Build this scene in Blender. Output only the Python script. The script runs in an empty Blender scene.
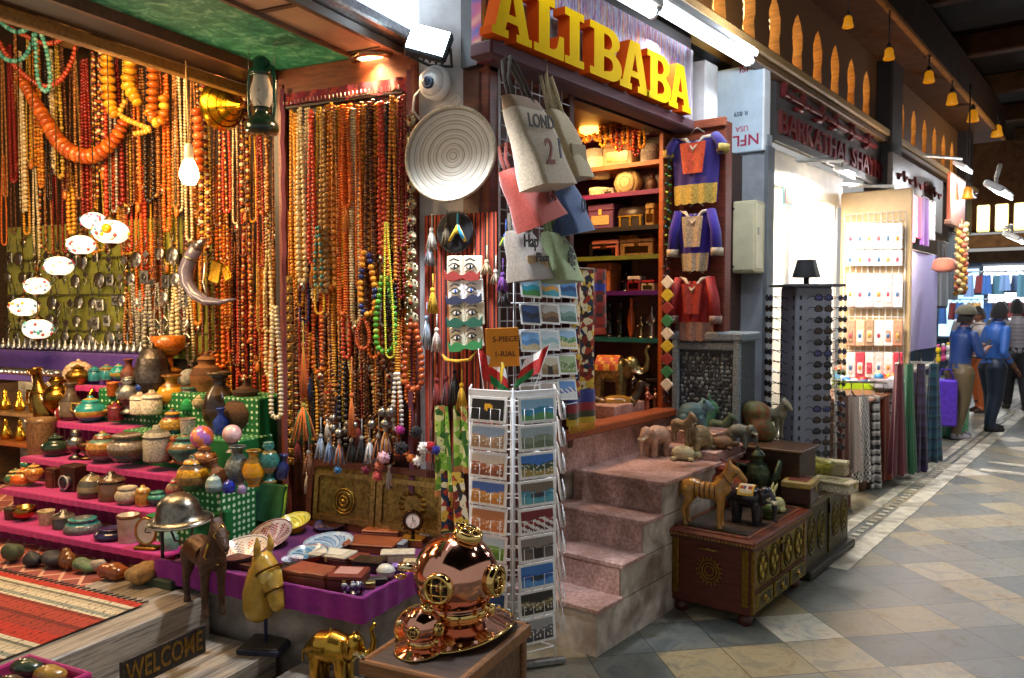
import bpy, math, random
import numpy as np
from mathutils import Vector, Matrix, Euler, kdtree
PI = math.pi
R = random.Random(11)
scene = bpy.context.scene
COL = scene.collection
W, H, FOC = 1024, 678, 813.0
# ------------------------------------------------------------------ camera numbers and street / shop frames
YAW, PITCH, EYE = math.atan2(638, 813), math.atan2(-34, 813), 1.65
CAM = np.array([0, 0, EYE])
FW = np.array([-math.sin(YAW) * math.cos(PITCH), math.cos(YAW) * math.cos(PITCH), math.sin(PITCH)])
RT = np.array([math.cos(YAW), math.sin(YAW), 0.0])
UP = np.cross(RT, FW)
TH = math.radians(12)                       # the corner shop is turned 12 degrees to the lane
UU = np.array([math.cos(TH), math.sin(TH), 0.0])
VV = np.array([-math.sin(TH), math.cos(TH), 0.0])
OO = np.array([-2.55, 3.08, 0.0])           # where its side wall meets the lane front

def ray(x, y): return FW + RT * ((x - W / 2) / FOC) - UP * ((y - H / 2) / FOC)
def _pl(x, y, p0, n):
    d = ray(x, y)
    return CAM + d * ((np.asarray(p0, float) - CAM) @ n / (d @ n))
def PZ(x, y, z): return _pl(x, y, (0, 0, z), np.array([0, 0, 1.0]))
def PX(x, y, X): return _pl(x, y, (X, 0, 0), np.array([1.0, 0, 0]))
def PY(x, y, Y): return _pl(x, y, (0, Y, 0), np.array([0, 1.0, 0]))
def PV(x, y, v): return _pl(x, y, OO + VV * v, VV)
def PS(x, y, s): return _pl(x, y, OO + UU * s, UU)
def LS(s, v, z): return OO + UU * s + VV * v + np.array([0, 0, z])
def sv(p): d = np.asarray(p) - OO; return float(d @ UU), float(d @ VV)
def dep(p): return float((np.asarray(p) - CAM) @ FW)
def ppm(p): return dep(p) / FOC             # metres per pixel at p

def lin(c):
    if isinstance(c, str):
        if len(c) == 3: c = c[0] * 2 + c[1] * 2 + c[2] * 2
        c = [int(c[i:i + 2], 16) / 255 for i in (0, 2, 4)]
        return tuple(x / 12.92 if x <= .04045 else ((x + .055) / 1.055) ** 2.4 for x in c)
    return tuple(c[:3])
def mix(a, b, t):
    a, b = lin(a), lin(b)
    return tuple(x + (y - x) * t for x, y in zip(a, b))
def jit(c, amt=.12):
    k = 1 + R.uniform(-amt, amt)
    return tuple(max(0, min(1, x * k * (1 + R.uniform(-amt, amt) * .4))) for x in lin(c))

# ------------------------------------------------------------------ mesh collector
def xf(M, v):
    M = np.array(M)
    return v @ M[:3, :3].T + M[:3, 3]
def TR(loc=(0, 0, 0), rot=(0, 0, 0), sc=1):
    s = (sc, sc, sc) if not hasattr(sc, '__len__') else sc
    return Matrix.Translation(Vector(loc)) @ Euler(rot).to_matrix().to_4x4() @ Matrix.Diagonal((*s, 1))
_c = {}
def t_sph(n, m):
    k = ('s', n, m)
    if k not in _c:
        v = [(0, 0, -1)]
        for j in range(1, m):
            a = -PI / 2 + PI * j / m
            v += [(math.cos(a) * math.cos(2 * PI * i / n), math.cos(a) * math.sin(2 * PI * i / n), math.sin(a)) for i in range(n)]
        v.append((0, 0, 1))
        t, q = [], []
        for i in range(n):
            k2 = (i + 1) % n
            t.append((0, 1 + k2, 1 + i)); b = 1 + (m - 2) * n
            t.append((b + i, b + k2, len(v) - 1))
            for j in range(m - 2):
                a = 1 + j * n
                q.append((a + i, a + k2, a + n + k2, a + n + i))
        _c[k] = (np.array(v, float), [np.array(t), np.array(q).reshape(-1, 4)])
    return _c[k]

class G:
    def __init__(s): s.v, s.f, s.n = [], [], 0
    def add(s, v, fs, col, sm=True, M=None):
        v = np.asarray(v, float).reshape(-1, 3)
        if M is not None: v = xf(M, v)
        for f in fs:
            f = np.asarray(f)
            if len(f): s.f.append((f + s.n, col, sm))
        s.v.append(v); s.n += len(v)
        return s
    def join(s, g, M=None):
        if g.n:
            v = np.concatenate(g.v); v = xf(M, v) if M is not None else v
            s.v.append(v)
            s.f += [(f + s.n, c, m) for f, c, m in g.f]
            s.n += g.n
        return s
    def box(s, c, d, col, rot=(0, 0, 0), bev=0.0, M=None, sm=False):
        h = np.array(d, float) / 2
        b = min(bev, min(h) * .9)
        T = TR(c, rot); T = M @ T if M is not None else T
        if b <= 0:
            v = [(x * h[0], y * h[1], z * h[2]) for x in (-1, 1) for y in (-1, 1) for z in (-1, 1)]
            f = [(0, 1, 3, 2), (4, 6, 7, 5), (0, 4, 5, 1), (2, 3, 7, 6), (0, 2, 6, 4), (1, 5, 7, 3)]
            return s.add(v, [np.array(f)], col, sm, T)
        v, ix = [], {}
        for x in (-1, 1):
            for y in (-1, 1):
                for z in (-1, 1):
                    for a in range(3):
                        p = np.array([x * h[0], y * h[1], z * h[2]])
                        sg = (x, y, z)
                        for k in range(3):
                            if k != a: p[k] -= sg[k] * b
                        ix[x, y, z, a] = len(v); v.append(p)
        q, t = [], []
        for a in range(3):
            o = [k for k in range(3) if k != a]
            for sg in (-1, 1):
                l = []
                for p, r in ((-1, -1), (1, -1), (1, 1), (-1, 1)):
                    k = [0, 0, 0]; k[a] = sg; k[o[0]] = p; k[o[1]] = r
                    l.append(ix[(*k, a)])
                flip = (sg > 0) == (a == 1)
                q.append(l[::-1] if flip else l)
        for a in range(3):
            o = [k for k in range(3) if k != a]
            for p in (-1, 1):
                for r in (-1, 1):
                    k1 = [0, 0, 0]; k1[a] = -1; k1[o[0]] = p; k1[o[1]] = r
                    k2 = list(k1); k2[a] = 1
                    l = [ix[(*k1, o[0])], ix[(*k2, o[0])], ix[(*k2, o[1])], ix[(*k1, o[1])]]
                    q.append(l)
        for x in (-1, 1):
            for y in (-1, 1):
                for z in (-1, 1):
                    t.append([ix[x, y, z, 0], ix[x, y, z, 1], ix[x, y, z, 2]])
        return s.add(v, [np.array(q), np.array(t)], col, sm, T)
    def sph(s, c, r, col, rot=(0, 0, 0), n=10, m=7, M=None):
        r = (r, r, r) if not hasattr(r, '__len__') else r
        v, f = t_sph(n, m)
        T = TR(c, rot, r); T = M @ T if M is not None else T
        return s.add(v, f, col, True, T)
    def tube(s, pts, r, col, n=8, cap=True, sm=True, closed=False, M=None, flat=None):
        P = np.array([tuple(p) for p in pts], float); k = len(P)
        rr = np.array(r, float) if hasattr(r, '__len__') else np.full(k, float(r))
        if closed: tg = np.roll(P, -1, 0) - np.roll(P, 1, 0)
        else: tg = np.gradient(P, axis=0)
        tg /= np.linalg.norm(tg, axis=1)[:, None] + 1e-12
        ref = np.array([0, 0, 1.0]) if abs(tg[0][2]) < .9 else np.array([1.0, 0, 0])
        nv = np.cross(tg[0], ref); nv /= np.linalg.norm(nv)
        V = []
        for i in range(k):
            nv = nv - tg[i] * (nv @ tg[i]); nv /= np.linalg.norm(nv) + 1e-12
            bv = np.cross(tg[i], nv)
            a = np.arange(n) * 2 * PI / n
            fl = 1 if flat is None else flat
            V.append(P[i] + rr[i] * (np.cos(a)[:, None] * nv + fl * np.sin(a)[:, None] * bv))
        V = np.concatenate(V); q = []
        for i in range(k if closed else k - 1):
            a0, b0 = i * n, ((i + 1) % k) * n
            for j in range(n):
                q.append((a0 + j, a0 + (j + 1) % n, b0 + (j + 1) % n, b0 + j))
        fs = [np.array(q)]
        if cap and not closed:
            fs += [np.array([list(range(n))[::-1]]), np.array([[(k - 1) * n + j for j in range(n)]])]
        return s.add(V, fs, col, sm, M)
    def cyl(s, p0, p1, r0, col, r1=None, n=12, M=None):
        return s.tube([p0, p1], [r0, r0 if r1 is None else r1], col, n, True, True, M=M)
    def lathe(s, prof, col, c=(0, 0, 0), n=16, rot=(0, 0, 0), sc=1, M=None, cols=None):
        """prof = [(radius, height), ...]; cols = one colour per band"""
        T = TR(c, rot, sc); T = M @ T if M is not None else T
        a = np.arange(n) * 2 * PI / n
        V = np.concatenate([np.stack([max(p[0], 1e-5) * np.cos(a), max(p[0], 1e-5) * np.sin(a), np.full(n, p[1])], 1) for p in prof])
        base = s.n; fs = []
        for i in range(len(prof) - 1):
            q = np.array([(i * n + j, i * n + (j + 1) % n, (i + 1) * n + (j + 1) % n, (i + 1) * n + j) for j in range(n)])
            fs.append((q, cols[i % len(cols)] if cols else col))
        s.v.append(xf(T, V)); s.n += len(V)
        for q, cc in fs: s.f.append((q + base, cc, True))
        return s
    def tor(s, c, R0, r, col, rot=(0, 0, 0), n=20, m=6, sc=1, M=None):
        T = TR(c, rot, sc); T = M @ T if M is not None else T
        p = [(R0 * math.cos(2 * PI * i / n), R0 * math.sin(2 * PI * i / n), 0) for i in range(n)]
        return s.tube(p, r, col, m, closed=True, M=T)
    def quad(s, p, col, sm=False, M=None): return s.add(p, [np.array([list(range(len(p)))])], col, sm, M)
    def prism(s, poly, d, col, M=None, side=None):
        """poly in local x,z; thickness d along +y from y=0"""
        k = len(poly)
        v = [(x, 0, z) for x, z in poly] + [(x, d, z) for x, z in poly]
        s.add(v, [np.array([list(range(k))]), np.array([[k + i for i in range(k)][::-1]])], col, False, M)
        return s.add(v, [np.array([(i, k + i, k + (i + 1) % k, (i + 1) % k) for i in range(k)])], side or col, False, M)
    def sheet(s, fn, nu, nv, col, sm=True, M=None, cf=None):
        """grid surface fn(a,b) with a,b in 0..1; cf(a,b) gives a face colour"""
        V = [fn(i / nu, j / nv) for j in range(nv + 1) for i in range(nu + 1)]
        q = [(j * (nu + 1) + i, j * (nu + 1) + i + 1, (j + 1) * (nu + 1) + i + 1, (j + 1) * (nu + 1) + i) for j in range(nv) for i in range(nu)]
        if cf is None: return s.add(V, [np.array(q)], col, sm, M)
        d = {}
        for k, f in enumerate(q):
            c = cf((k % nu + .5) / nu, (k // nu + .5) / nv)
            d.setdefault(c, []).append(f)
        b = s.n
        V = np.array(V, float); V = xf(M, V) if M is not None else V
        s.v.append(V); s.n += len(V)
        for c, f in d.items(): s.f.append((np.array(f) + b, c, sm))
        return s
    def mesh(s, name):
        me = bpy.data.meshes.new(name)
        if not s.n: return me
        v = np.concatenate(s.v)
        lo, st, cl, smo, n0 = [], [], [], [], 0
        for f, c, sm in s.f:
            k, w = f.shape
            lo.append(f.ravel()); st.append(n0 + np.arange(k) * w); n0 += k * w
            cl.append(np.tile(np.array([*lin(c), 1.0], np.float32), (k, 1))); smo.append(np.full(k, sm))
        lo, st, cl, smo = map(np.concatenate, (lo, st, cl, smo))
        me.vertices.add(len(v)); me.vertices.foreach_set('co', v.astype(np.float32).ravel())
        me.loops.add(len(lo)); me.loops.foreach_set('vertex_index', lo.astype(np.int32))
        me.polygons.add(len(st)); me.polygons.foreach_set('loop_start', st.astype(np.int32))
        me.update(calc_edges=True)
        me.polygons.foreach_set('use_smooth', smo)
        a = me.attributes.new('Col', 'FLOAT_COLOR', 'FACE'); a.data.foreach_set('color', cl.ravel())
        me.validate()
        return me

class Q(G):
    def tube(s, pts, r, col, n=8, **k):
        P = [np.array(tuple(p), float) for p in pts]; r = list(r) if hasattr(r, '__len__') else [r] * len(P)
        a = (P[0] - P[1]) / (np.linalg.norm(P[0] - P[1]) + 1e-9); b = (P[-1] - P[-2]) / (np.linalg.norm(P[-1] - P[-2]) + 1e-9)
        P = [P[0] + a * r[0] * .85, P[0] + a * r[0] * .55] + P + [P[-1] + b * r[-1] * .55, P[-1] + b * r[-1] * .85]
        return G.tube(s, P, [r[0] * .35, r[0] * .8] + r + [r[-1] * .8, r[-1] * .35], col, max(n, 20), **k)
def fuse(g, vox, it=6, fac=.5):
    """one continuous skin over the solids in g, coloured like the solid nearest to it"""
    me = g.mesh('fuse'); o = bpy.data.objects.new('fuse', me); COL.objects.link(o)
    m = o.modifiers.new('r', 'REMESH'); m.mode = 'VOXEL'; m.voxel_size = vox
    m = o.modifiers.new('s', 'SMOOTH'); m.iterations = it; m.factor = fac
    dg = bpy.context.evaluated_depsgraph_get()
    e = bpy.data.meshes.new_from_object(o.evaluated_get(dg))
    V = np.concatenate(g.v)
    kt = kdtree.KDTree(sum(len(f) for f, c, m in g.f)); cs = []
    for f, c, _ in g.f:
        cc = V[f].mean(1)
        for p in cc: kt.insert(p, len(cs)); cs.append(c)
    kt.balance()
    out = G(); ev = np.array([v.co[:] for v in e.vertices]).reshape(-1, 3)
    d = {}
    for p in e.polygons:
        c = cs[kt.find(p.center)[1]]
        d.setdefault((c, len(p.vertices)), []).append(p.vertices[:])
    out.v.append(ev); out.n = len(ev)
    for (c, k), f in d.items(): out.f.append((np.array(f), c, True))
    bpy.data.objects.remove(o); bpy.data.meshes.remove(me); bpy.data.meshes.remove(e)
    return out

def poly_solid(splines, depth, front, side, M=None):
    """flat outlines (holes allowed) in local x,z cut out of a board of this depth (front at y=0, back at y=depth)"""
    cu = bpy.data.curves.new('t', 'CURVE'); cu.dimensions = '2D'; cu.fill_mode = 'BOTH'; cu.extrude = depth / 2
    for sp in splines:
        q = cu.splines.new('POLY'); q.points.add(len(sp) - 1); q.use_cyclic_u = True
        for p, (x, z) in zip(q.points, sp): p.co = (x, z, 0, 1)
    return _curve_g(cu, depth, front, side, M)
def _curve_g(cu, depth, front, side, M):
    o = bpy.data.objects.new('t', cu); COL.objects.link(o)
    e = bpy.data.meshes.new_from_object(o.evaluated_get(bpy.context.evaluated_depsgraph_get()))
    g = G(); v = np.array([p.co[:] for p in e.vertices]).reshape(-1, 3)
    v = np.stack([v[:, 0], depth / 2 - v[:, 2], v[:, 1]], 1)
    if M is not None: v = xf(M, v)
    g.v.append(v); g.n = len(v)
    d = {}
    for p in e.polygons: d.setdefault((front if abs(p.normal.z) > .5 else side, len(p.vertices)), []).append(p.vertices[:])
    for (c, k), f in d.items(): g.f.append((np.array(f), c, False))
    bpy.data.objects.remove(o); bpy.data.curves.remove(cu); bpy.data.meshes.remove(e)
    return g
def text(s, size, depth, col, M=None, width=None):
    cu = bpy.data.curves.new('t', 'FONT'); cu.body = s; cu.size = size; cu.extrude = depth / 2; cu.align_x = 'CENTER'; cu.align_y = 'CENTER'
    cu.resolution_u = 3; cu.offset = size * .012
    return _curve_g(cu, depth, col, col, M)

# ------------------------------------------------------------------ materials
MAT = {}
def nodes(name):
    m = bpy.data.materials.new(name); m.use_nodes = True
    nt = m.node_tree; b = nt.nodes['Principled BSDF']
    MAT[name] = m
    return m, nt, b
def nd(nt, t, **kw):
    n = nt.nodes.new(t)
    for k, v in kw.items():
        if k in n.inputs: n.inputs[k].default_value = v
        else: setattr(n, k, v)
    return n
def ramp(nt, stops, interp='LINEAR'):
    n = nt.nodes.new('ShaderNodeValToRGB'); n.color_ramp.interpolation = interp
    e = n.color_ramp.elements
    while len(e) < len(stops): e.new(.5)
    for x, (p, c) in zip(e, stops): x.position = p; x.color = (*lin(c), 1)
    return n
def coords(nt, kind='Object', scale=(1, 1, 1), rot=(0, 0, 0), loc=(0, 0, 0)):
    t = nt.nodes.new('ShaderNodeTexCoord'); m = nt.nodes.new('ShaderNodeMapping')
    m.inputs['Scale'].default_value = scale; m.inputs['Rotation'].default_value = rot; m.inputs['Location'].default_value = loc
    nt.links.new(t.outputs[kind], m.inputs['Vector'])
    return m.outputs['Vector']
def bump(nt, b, src, strength, dist=.01):
    n = nd(nt, 'ShaderNodeBump', Strength=strength, Distance=dist)
    nt.links.new(src, n.inputs['Height']); nt.links.new(n.outputs['Normal'], b.inputs['Normal'])
def mulc(nt, a, bsock, f=1.0, mode='MULTIPLY'):
    n = nt.nodes.new('ShaderNodeMix'); n.data_type = 'RGBA'; n.blend_type = mode; n.inputs[0].default_value = f
    nt.links.new(a, n.inputs[6]); nt.links.new(bsock, n.inputs[7])
    return n.outputs[2]
def finish(name, rough=.5, metal=0, ns=20, lo=.7, hi=1.2, bs=0, bd=.004, spec=.5, sheen=0, stretch=(1, 1, 1), coat=0, trans=0):
    """the object's own colours, mottled by noise; one finish per kind of surface"""
    m, nt, b = nodes(name)
    at = nd(nt, 'ShaderNodeAttribute', attribute_name='Col')
    vec = coords(nt, 'Object', stretch)
    n = nd(nt, 'ShaderNodeTexNoise', Scale=ns, Detail=4.0, Roughness=.6); nt.links.new(vec, n.inputs['Vector'])
    r = ramp(nt, [(.3, (lo, lo, lo)), (.7, (hi, hi, hi))]); nt.links.new(n.outputs[0], r.inputs[0])
    nt.links.new(mulc(nt, at.outputs['Color'], r.outputs[0]), b.inputs['Base Color'])
    b.inputs['Roughness'].default_value = rough; b.inputs['Metallic'].default_value = metal
    b.inputs['Specular IOR Level'].default_value = spec
    if sheen: b.inputs['Sheen Weight'].default_value = sheen
    if coat: b.inputs['Coat Weight'].default_value = coat
    if trans: b.inputs['Transmission Weight'].default_value = trans
    if bs: bump(nt, b, n.outputs[0], bs, bd)
    return m
finish('matte', .75, ns=12, lo=.85, hi=1.1)
finish('gloss', .22, ns=25, lo=.75, hi=1.2, coat=.3)
finish('bead', .25, ns=60, lo=.7, hi=1.25, spec=.6)
finish('cloth', .9, ns=90, lo=.75, hi=1.15, bs=.35, sheen=.25)
finish('velvet', .75, ns=30, lo=.75, hi=1.25, bs=.2, sheen=.15)
finish('wood', .45, ns=9, lo=.55, hi=1.25, bs=.15, stretch=(1, 1, 6))
finish('woodx', .45, ns=9, lo=.55, hi=1.25, bs=.15, stretch=(.8, 6, 6))
finish('dull', .9, ns=7, lo=.6, hi=1.2, spec=.08)
finish('flat', .85, ns=8, lo=.93, hi=1.04, spec=.06)
finish('carved', .5, ns=45, lo=.45, hi=1.35, bs=.9, bd=.01)
finish('embroid', .5, ns=120, lo=.35, hi=1.6, bs=.8, bd=.006)
finish('brass', .24, 1, ns=30, lo=.75, hi=1.15, bs=.06)
finish('polished', .1, 1, ns=6, lo=.85, hi=1.1, bs=.03)
finish('oldbrass', .38, .9, ns=50, lo=.45, hi=1.3, bs=.5, bd=.006)
finish('silver', .3, 1, ns=60, lo=.6, hi=1.2, bs=.3)
finish('paint', .4, ns=6, lo=.85, hi=1.08)
finish('stone', .6, ns=16, lo=.55, hi=1.3, bs=.6, bd=.012)
finish('skin', .5, ns=20, lo=.9, hi=1.05)
finish('paper', .7, ns=40, lo=.93, hi=1.04)
finish('photo', .35, ns=50, lo=.88, hi=1.08)
finish('painted', .3, ns=75, lo=.35, hi=1.5, coat=.3)
finish('plaster', .85, ns=5, lo=.7, hi=1.15, bs=.3)
finish('leather', .45, ns=50, lo=.7, hi=1.2, bs=.4)
finish('fibre', .8, ns=70, lo=.6, hi=1.2, bs=.6)
def glow(name, col, st, base='ffffff'):
    m, nt, b = nodes(name)
    b.inputs['Base Color'].default_value = (*lin(base), 1)
    b.inputs['Emission Color'].default_value = (*lin(col), 1); b.inputs['Emission Strength'].default_value = st
    return m
def glowcol(name, st):
    m, nt, b = nodes(name)
    at = nd(nt, 'ShaderNodeAttribute', attribute_name='Col')
    for k in ('Base Color', 'Emission Color'): nt.links.new(at.outputs['Color'], b.inputs[k])
    b.inputs['Emission Strength'].default_value = st
    return m
def glassm(name, col='ffffff', rough=.02, ior=1.15):
    m, nt, b = nodes(name)
    b.inputs['Base Color'].default_value = (*lin(col), 1); b.inputs['Roughness'].default_value = rough
    b.inputs['Transmission Weight'].default_value = 1; b.inputs['IOR'].default_value = ior
    return m
glassm('glass')

# ------------------------------------------------------------------ objects
def obj(name, g, mat, parent=None, loc=(0, 0, 0), rot=(0, 0, 0)):
    me = g if isinstance(g, bpy.types.Mesh) else g.mesh(name)
    if not len(me.materials): me.materials.append(MAT[mat])
    o = bpy.data.objects.new(name, me); COL.objects.link(o)
    o.location = Vector([float(x) for x in loc]); o.rotation_euler = rot
    if parent is not None: o.parent = parent
    return o
ALL = []
def tag(o, label, cat, group=None):
    o['label'] = label; o['category'] = cat
    if group: o['group'] = group
    ALL.append(o)
    return o
def thing(name, label, cat, loc=(0, 0, 0), rz=0, group=None, rot=None):
    o = bpy.data.objects.new(name, None); COL.objects.link(o)
    o.location = Vector([float(x) for x in loc]); o.rotation_euler = rot or (0, 0, rz); o.empty_display_size = .05
    return tag(o, label, cat, group)
def struct(name, g, mat, loc=(0, 0, 0), rot=(0, 0, 0), parent=None):
    o = obj(name, g, mat, parent, loc, rot)
    if parent is None: o['kind'] = 'structure'
    return o
def dup(root, loc, rz=None, label=None, group=None, sc=None, rot=None):
    r = root.copy(); COL.objects.link(r); r.location = Vector([float(x) for x in loc])
    if rz is not None: r.rotation_euler = (0, 0, rz)
    if rot is not None: r.rotation_euler = rot
    if sc is not None: r.scale = (sc, sc, sc) if not hasattr(sc, '__len__') else sc
    if label: r['label'] = label
    if group: r['group'] = group
    for ch in list(root.children):
        c = ch.copy(); COL.objects.link(c); c.parent = r
        for gc in list(ch.children):
            d = gc.copy(); COL.objects.link(d); d.parent = c
    ALL.append(r)
    return r
ORD = 'first second third fourth fifth sixth seventh eighth ninth tenth eleventh twelfth thirteenth fourteenth fifteenth sixteenth seventeenth eighteenth nineteenth'.split()
TENS = {20: 'twent', 30: 'thirt', 40: 'fort', 50: 'fift', 60: 'sixt', 70: 'sevent', 80: 'eight', 90: 'ninet'}
def nth(i):
    i += 1
    if i < 20: return ORD[i - 1]
    t = i // 10 * 10
    return TENS[t] + 'ieth' if i == t else TENS[t] + 'y-' + ORD[i - t - 1]
# ================================================================== special surfaces
def slate():
    m, nt, b = nodes('slate'); L = nt.links.new
    v = coords(nt, 'Object', (1 / .33,) * 3, (0, 0, math.radians(42)))
    fl = nd(nt, 'ShaderNodeVectorMath', operation='FLOOR'); L(v, fl.inputs[0])
    wn = nd(nt, 'ShaderNodeTexWhiteNoise', noise_dimensions='2D'); L(fl.outputs[0], wn.inputs['Vector'])
    r = ramp(nt, [(0, '6c7270'), (.2, '86887f'), (.36, '9a917a'), (.5, '787d7a'), (.62, 'a59a7c'), (.74, '8b8c86'), (.86, 'b3aa92'), (.93, 'd8d4c6')], 'CONSTANT')
    L(wn.outputs['Value'], r.inputs[0])
    v2 = coords(nt, 'Object')
    n = nd(nt, 'ShaderNodeTexNoise', Scale=6.5, Detail=10.0, Roughness=.72, Distortion=.8); L(v2, n.inputs['Vector'])
    r2 = ramp(nt, [(.28, '5c6468'), (.42, 'b0b0ac'), (.52, 'e4dccb'), (.66, 'b09058')]); L(n.outputs[0], r2.inputs[0])
    c = mulc(nt, r.outputs[0], r2.outputs[0], .75)
    fr = nd(nt, 'ShaderNodeVectorMath', operation='FRACTION'); L(v, fr.inputs[0])
    sx = nt.nodes.new('ShaderNodeSeparateXYZ'); L(fr.outputs[0], sx.inputs[0])
    mn = nd(nt, 'ShaderNodeMath', operation='MINIMUM'); L(sx.outputs[0], mn.inputs[0]); L(sx.outputs[1], mn.inputs[1])
    gr = ramp(nt, [(0, '75736c'), (.01, '75736c'), (.022, 'ffffff')]); L(mn.outputs[0], gr.inputs[0])
    L(mulc(nt, c, gr.outputs[0]), b.inputs['Base Color'])
    rr = nd(nt, 'ShaderNodeMapRange'); rr.inputs[3].default_value = .25; rr.inputs[4].default_value = .6; L(n.outputs[0], rr.inputs[0]); L(rr.outputs[0], b.inputs['Roughness'])
    bump(nt, b, n.outputs[0], .35, .01)
slate()
def granite(name, c1, c2, stain, sc=60):
    m, nt, b = nodes(name); L = nt.links.new
    v = coords(nt)
    n = nd(nt, 'ShaderNodeTexNoise', Scale=float(sc), Detail=3.0); L(v, n.inputs['Vector'])
    r = ramp(nt, [(.35, c1), (.65, c2)]); L(n.outputs[0], r.inputs[0])
    n2 = nd(nt, 'ShaderNodeTexNoise', Scale=3.5, Detail=6.0, Distortion=1.0); L(v, n2.inputs['Vector'])
    r2 = ramp(nt, [(.35, stain), (.6, 'ffffff')]); L(n2.outputs[0], r2.inputs[0])
    L(mulc(nt, r.outputs[0], r2.outputs[0], .8), b.inputs['Base Color']); b.inputs['Roughness'].default_value = .45
    bump(nt, b, n.outputs[0], .15, .004)
granite('pinkstone', 'a58078', 'd0aca2', 'a89078')
granite('palestone', 'b4a69a', 'd9cfc2', '8c7b6c', 14)
granite('greystone', '9b938c', 'bdb4aa', '776a60', 8)
granite('strip', 'b9b29c', 'dcd6c2', '8d8a80', 10)
def planks():
    m, nt, b = nodes('striped_slab'); L = nt.links.new
    v = coords(nt, 'Object', (26, 1, 26))
    n = nd(nt, 'ShaderNodeTexNoise', Scale=1.3, Detail=5.0, Roughness=.7); L(v, n.inputs['Vector'])
    r = ramp(nt, [(.3, '2c2a2a'), (.42, '8d8478'), (.52, 'b8ad9c'), (.6, '6a645e'), (.7, 'c9bca6')]); L(n.outputs[0], r.inputs[0])
    L(r.outputs[0], b.inputs['Base Color']); b.inputs['Roughness'].default_value = .3
planks()
def carpet():
    m, nt, b = nodes('brick_carpet'); L = nt.links.new
    v = coords(nt, 'Object', (1, 1, 1), (0, 0, math.radians(45)))
    br = nd(nt, 'ShaderNodeTexBrick', Scale=1.0); br.inputs['Brick Width'].default_value = .2; br.inputs['Row Height'].default_value = .1
    br.inputs['Mortar Size'].default_value = .008; br.inputs['Color1'].default_value = (*lin('a4574a'), 1); br.inputs['Color2'].default_value = (*lin('7d3d36'), 1); br.inputs['Mortar'].default_value = (*lin('c99a80'), 1)
    L(v, br.inputs['Vector']); L(br.outputs[0], b.inputs['Base Color']); b.inputs['Roughness'].default_value = .9
carpet()
def kilim():
    m, nt, b = nodes('kilim'); L = nt.links.new
    v = coords(nt, 'Object'); sx = nt.nodes.new('ShaderNodeSeparateXYZ'); L(v, sx.inputs[0])
    mp = nd(nt, 'ShaderNodeMath', operation='MULTIPLY_ADD'); mp.inputs[1].default_value = 1 / .42; mp.inputs[2].default_value = 10.0; L(sx.outputs[1], mp.inputs[0])
    fr = nd(nt, 'ShaderNodeMath', operation='FRACT'); L(mp.outputs[0], fr.inputs[0])
    r = ramp(nt, [(0, '983626'), (.16, '742a1e'), (.22, 'a43e2c'), (.4, '80301f'), (.46, 'cfc4a8'), (.5, '8a9080'), (.56, 'c8bb9c'), (.64, 'b5a98c'), (.7, '6a6a58'), (.74, 'c8bda0'), (.8, 'b0321f')], 'CONSTANT'); L(fr.outputs[0], r.inputs[0])
    w = nd(nt, 'ShaderNodeTexWave', Scale=9.0, Distortion=6.0, Detail=2.0); w.inputs['Detail Scale'].default_value = 4.0; L(v, w.inputs['Vector'])
    r2 = ramp(nt, [(.0, '5a3a34'), (.12, 'ffffff')]); L(w.outputs[0], r2.inputs[0])
    L(mulc(nt, r.outputs[0], r2.outputs[0], .8), b.inputs['Base Color']); b.inputs['Roughness'].default_value = .95
kilim()
def stripes_fabric():
    m, nt, b = nodes('thread_fabric'); L = nt.links.new
    v = coords(nt, 'Object', (44, 1, 2))
    n = nd(nt, 'ShaderNodeTexNoise', Scale=1.0, Detail=3.0, Roughness=.75); L(v, n.inputs['Vector'])
    r = ramp(nt, [(.2, '4a348c'), (.32, 'a83058'), (.38, 'b8b4c8'), (.43, '5a70b0'), (.47, 'd0c8c4'), (.51, '2a4a90'), (.56, 'b04868'), (.61, 'd8c080'), (.66, '50287a'), (.72, '1f7a50'), (.8, 'c8c0c8')]); L(n.outputs[0], r.inputs[0])
    L(r.outputs[0], b.inputs['Base Color']); b.inputs['Roughness'].default_value = .7
stripes_fabric()
def dots():
    m, nt, b = nodes('dotted_green'); L = nt.links.new
    v = coords(nt, 'Object', (1 / .035,) * 3)
    n = nd(nt, 'ShaderNodeTexVoronoi', Scale=1.0, Randomness=.15); L(v, n.inputs['Vector'])
    r = ramp(nt, [(.27, 'c8e8c0'), (.33, '0f6a30')]); L(n.outputs[0], r.inputs[0])
    L(r.outputs[0], b.inputs['Base Color']); b.inputs['Roughness'].default_value = .7
dots()
def marbled_green():
    m, nt, b = nodes('green_soffit'); L = nt.links.new
    v = coords(nt)
    n = nd(nt, 'ShaderNodeTexNoise', Scale=14.0, Detail=6.0, Roughness=.7, Distortion=.6); L(v, n.inputs['Vector'])
    r = ramp(nt, [(.35, '0f7a5a'), (.5, '2a9c76'), (.6, '6cc8a0'), (.7, 'a8e0bc')]); L(n.outputs[0], r.inputs[0])
    L(r.outputs[0], b.inputs['Base Color']); b.inputs['Roughness'].default_value = .6
marbled_green()
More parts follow.
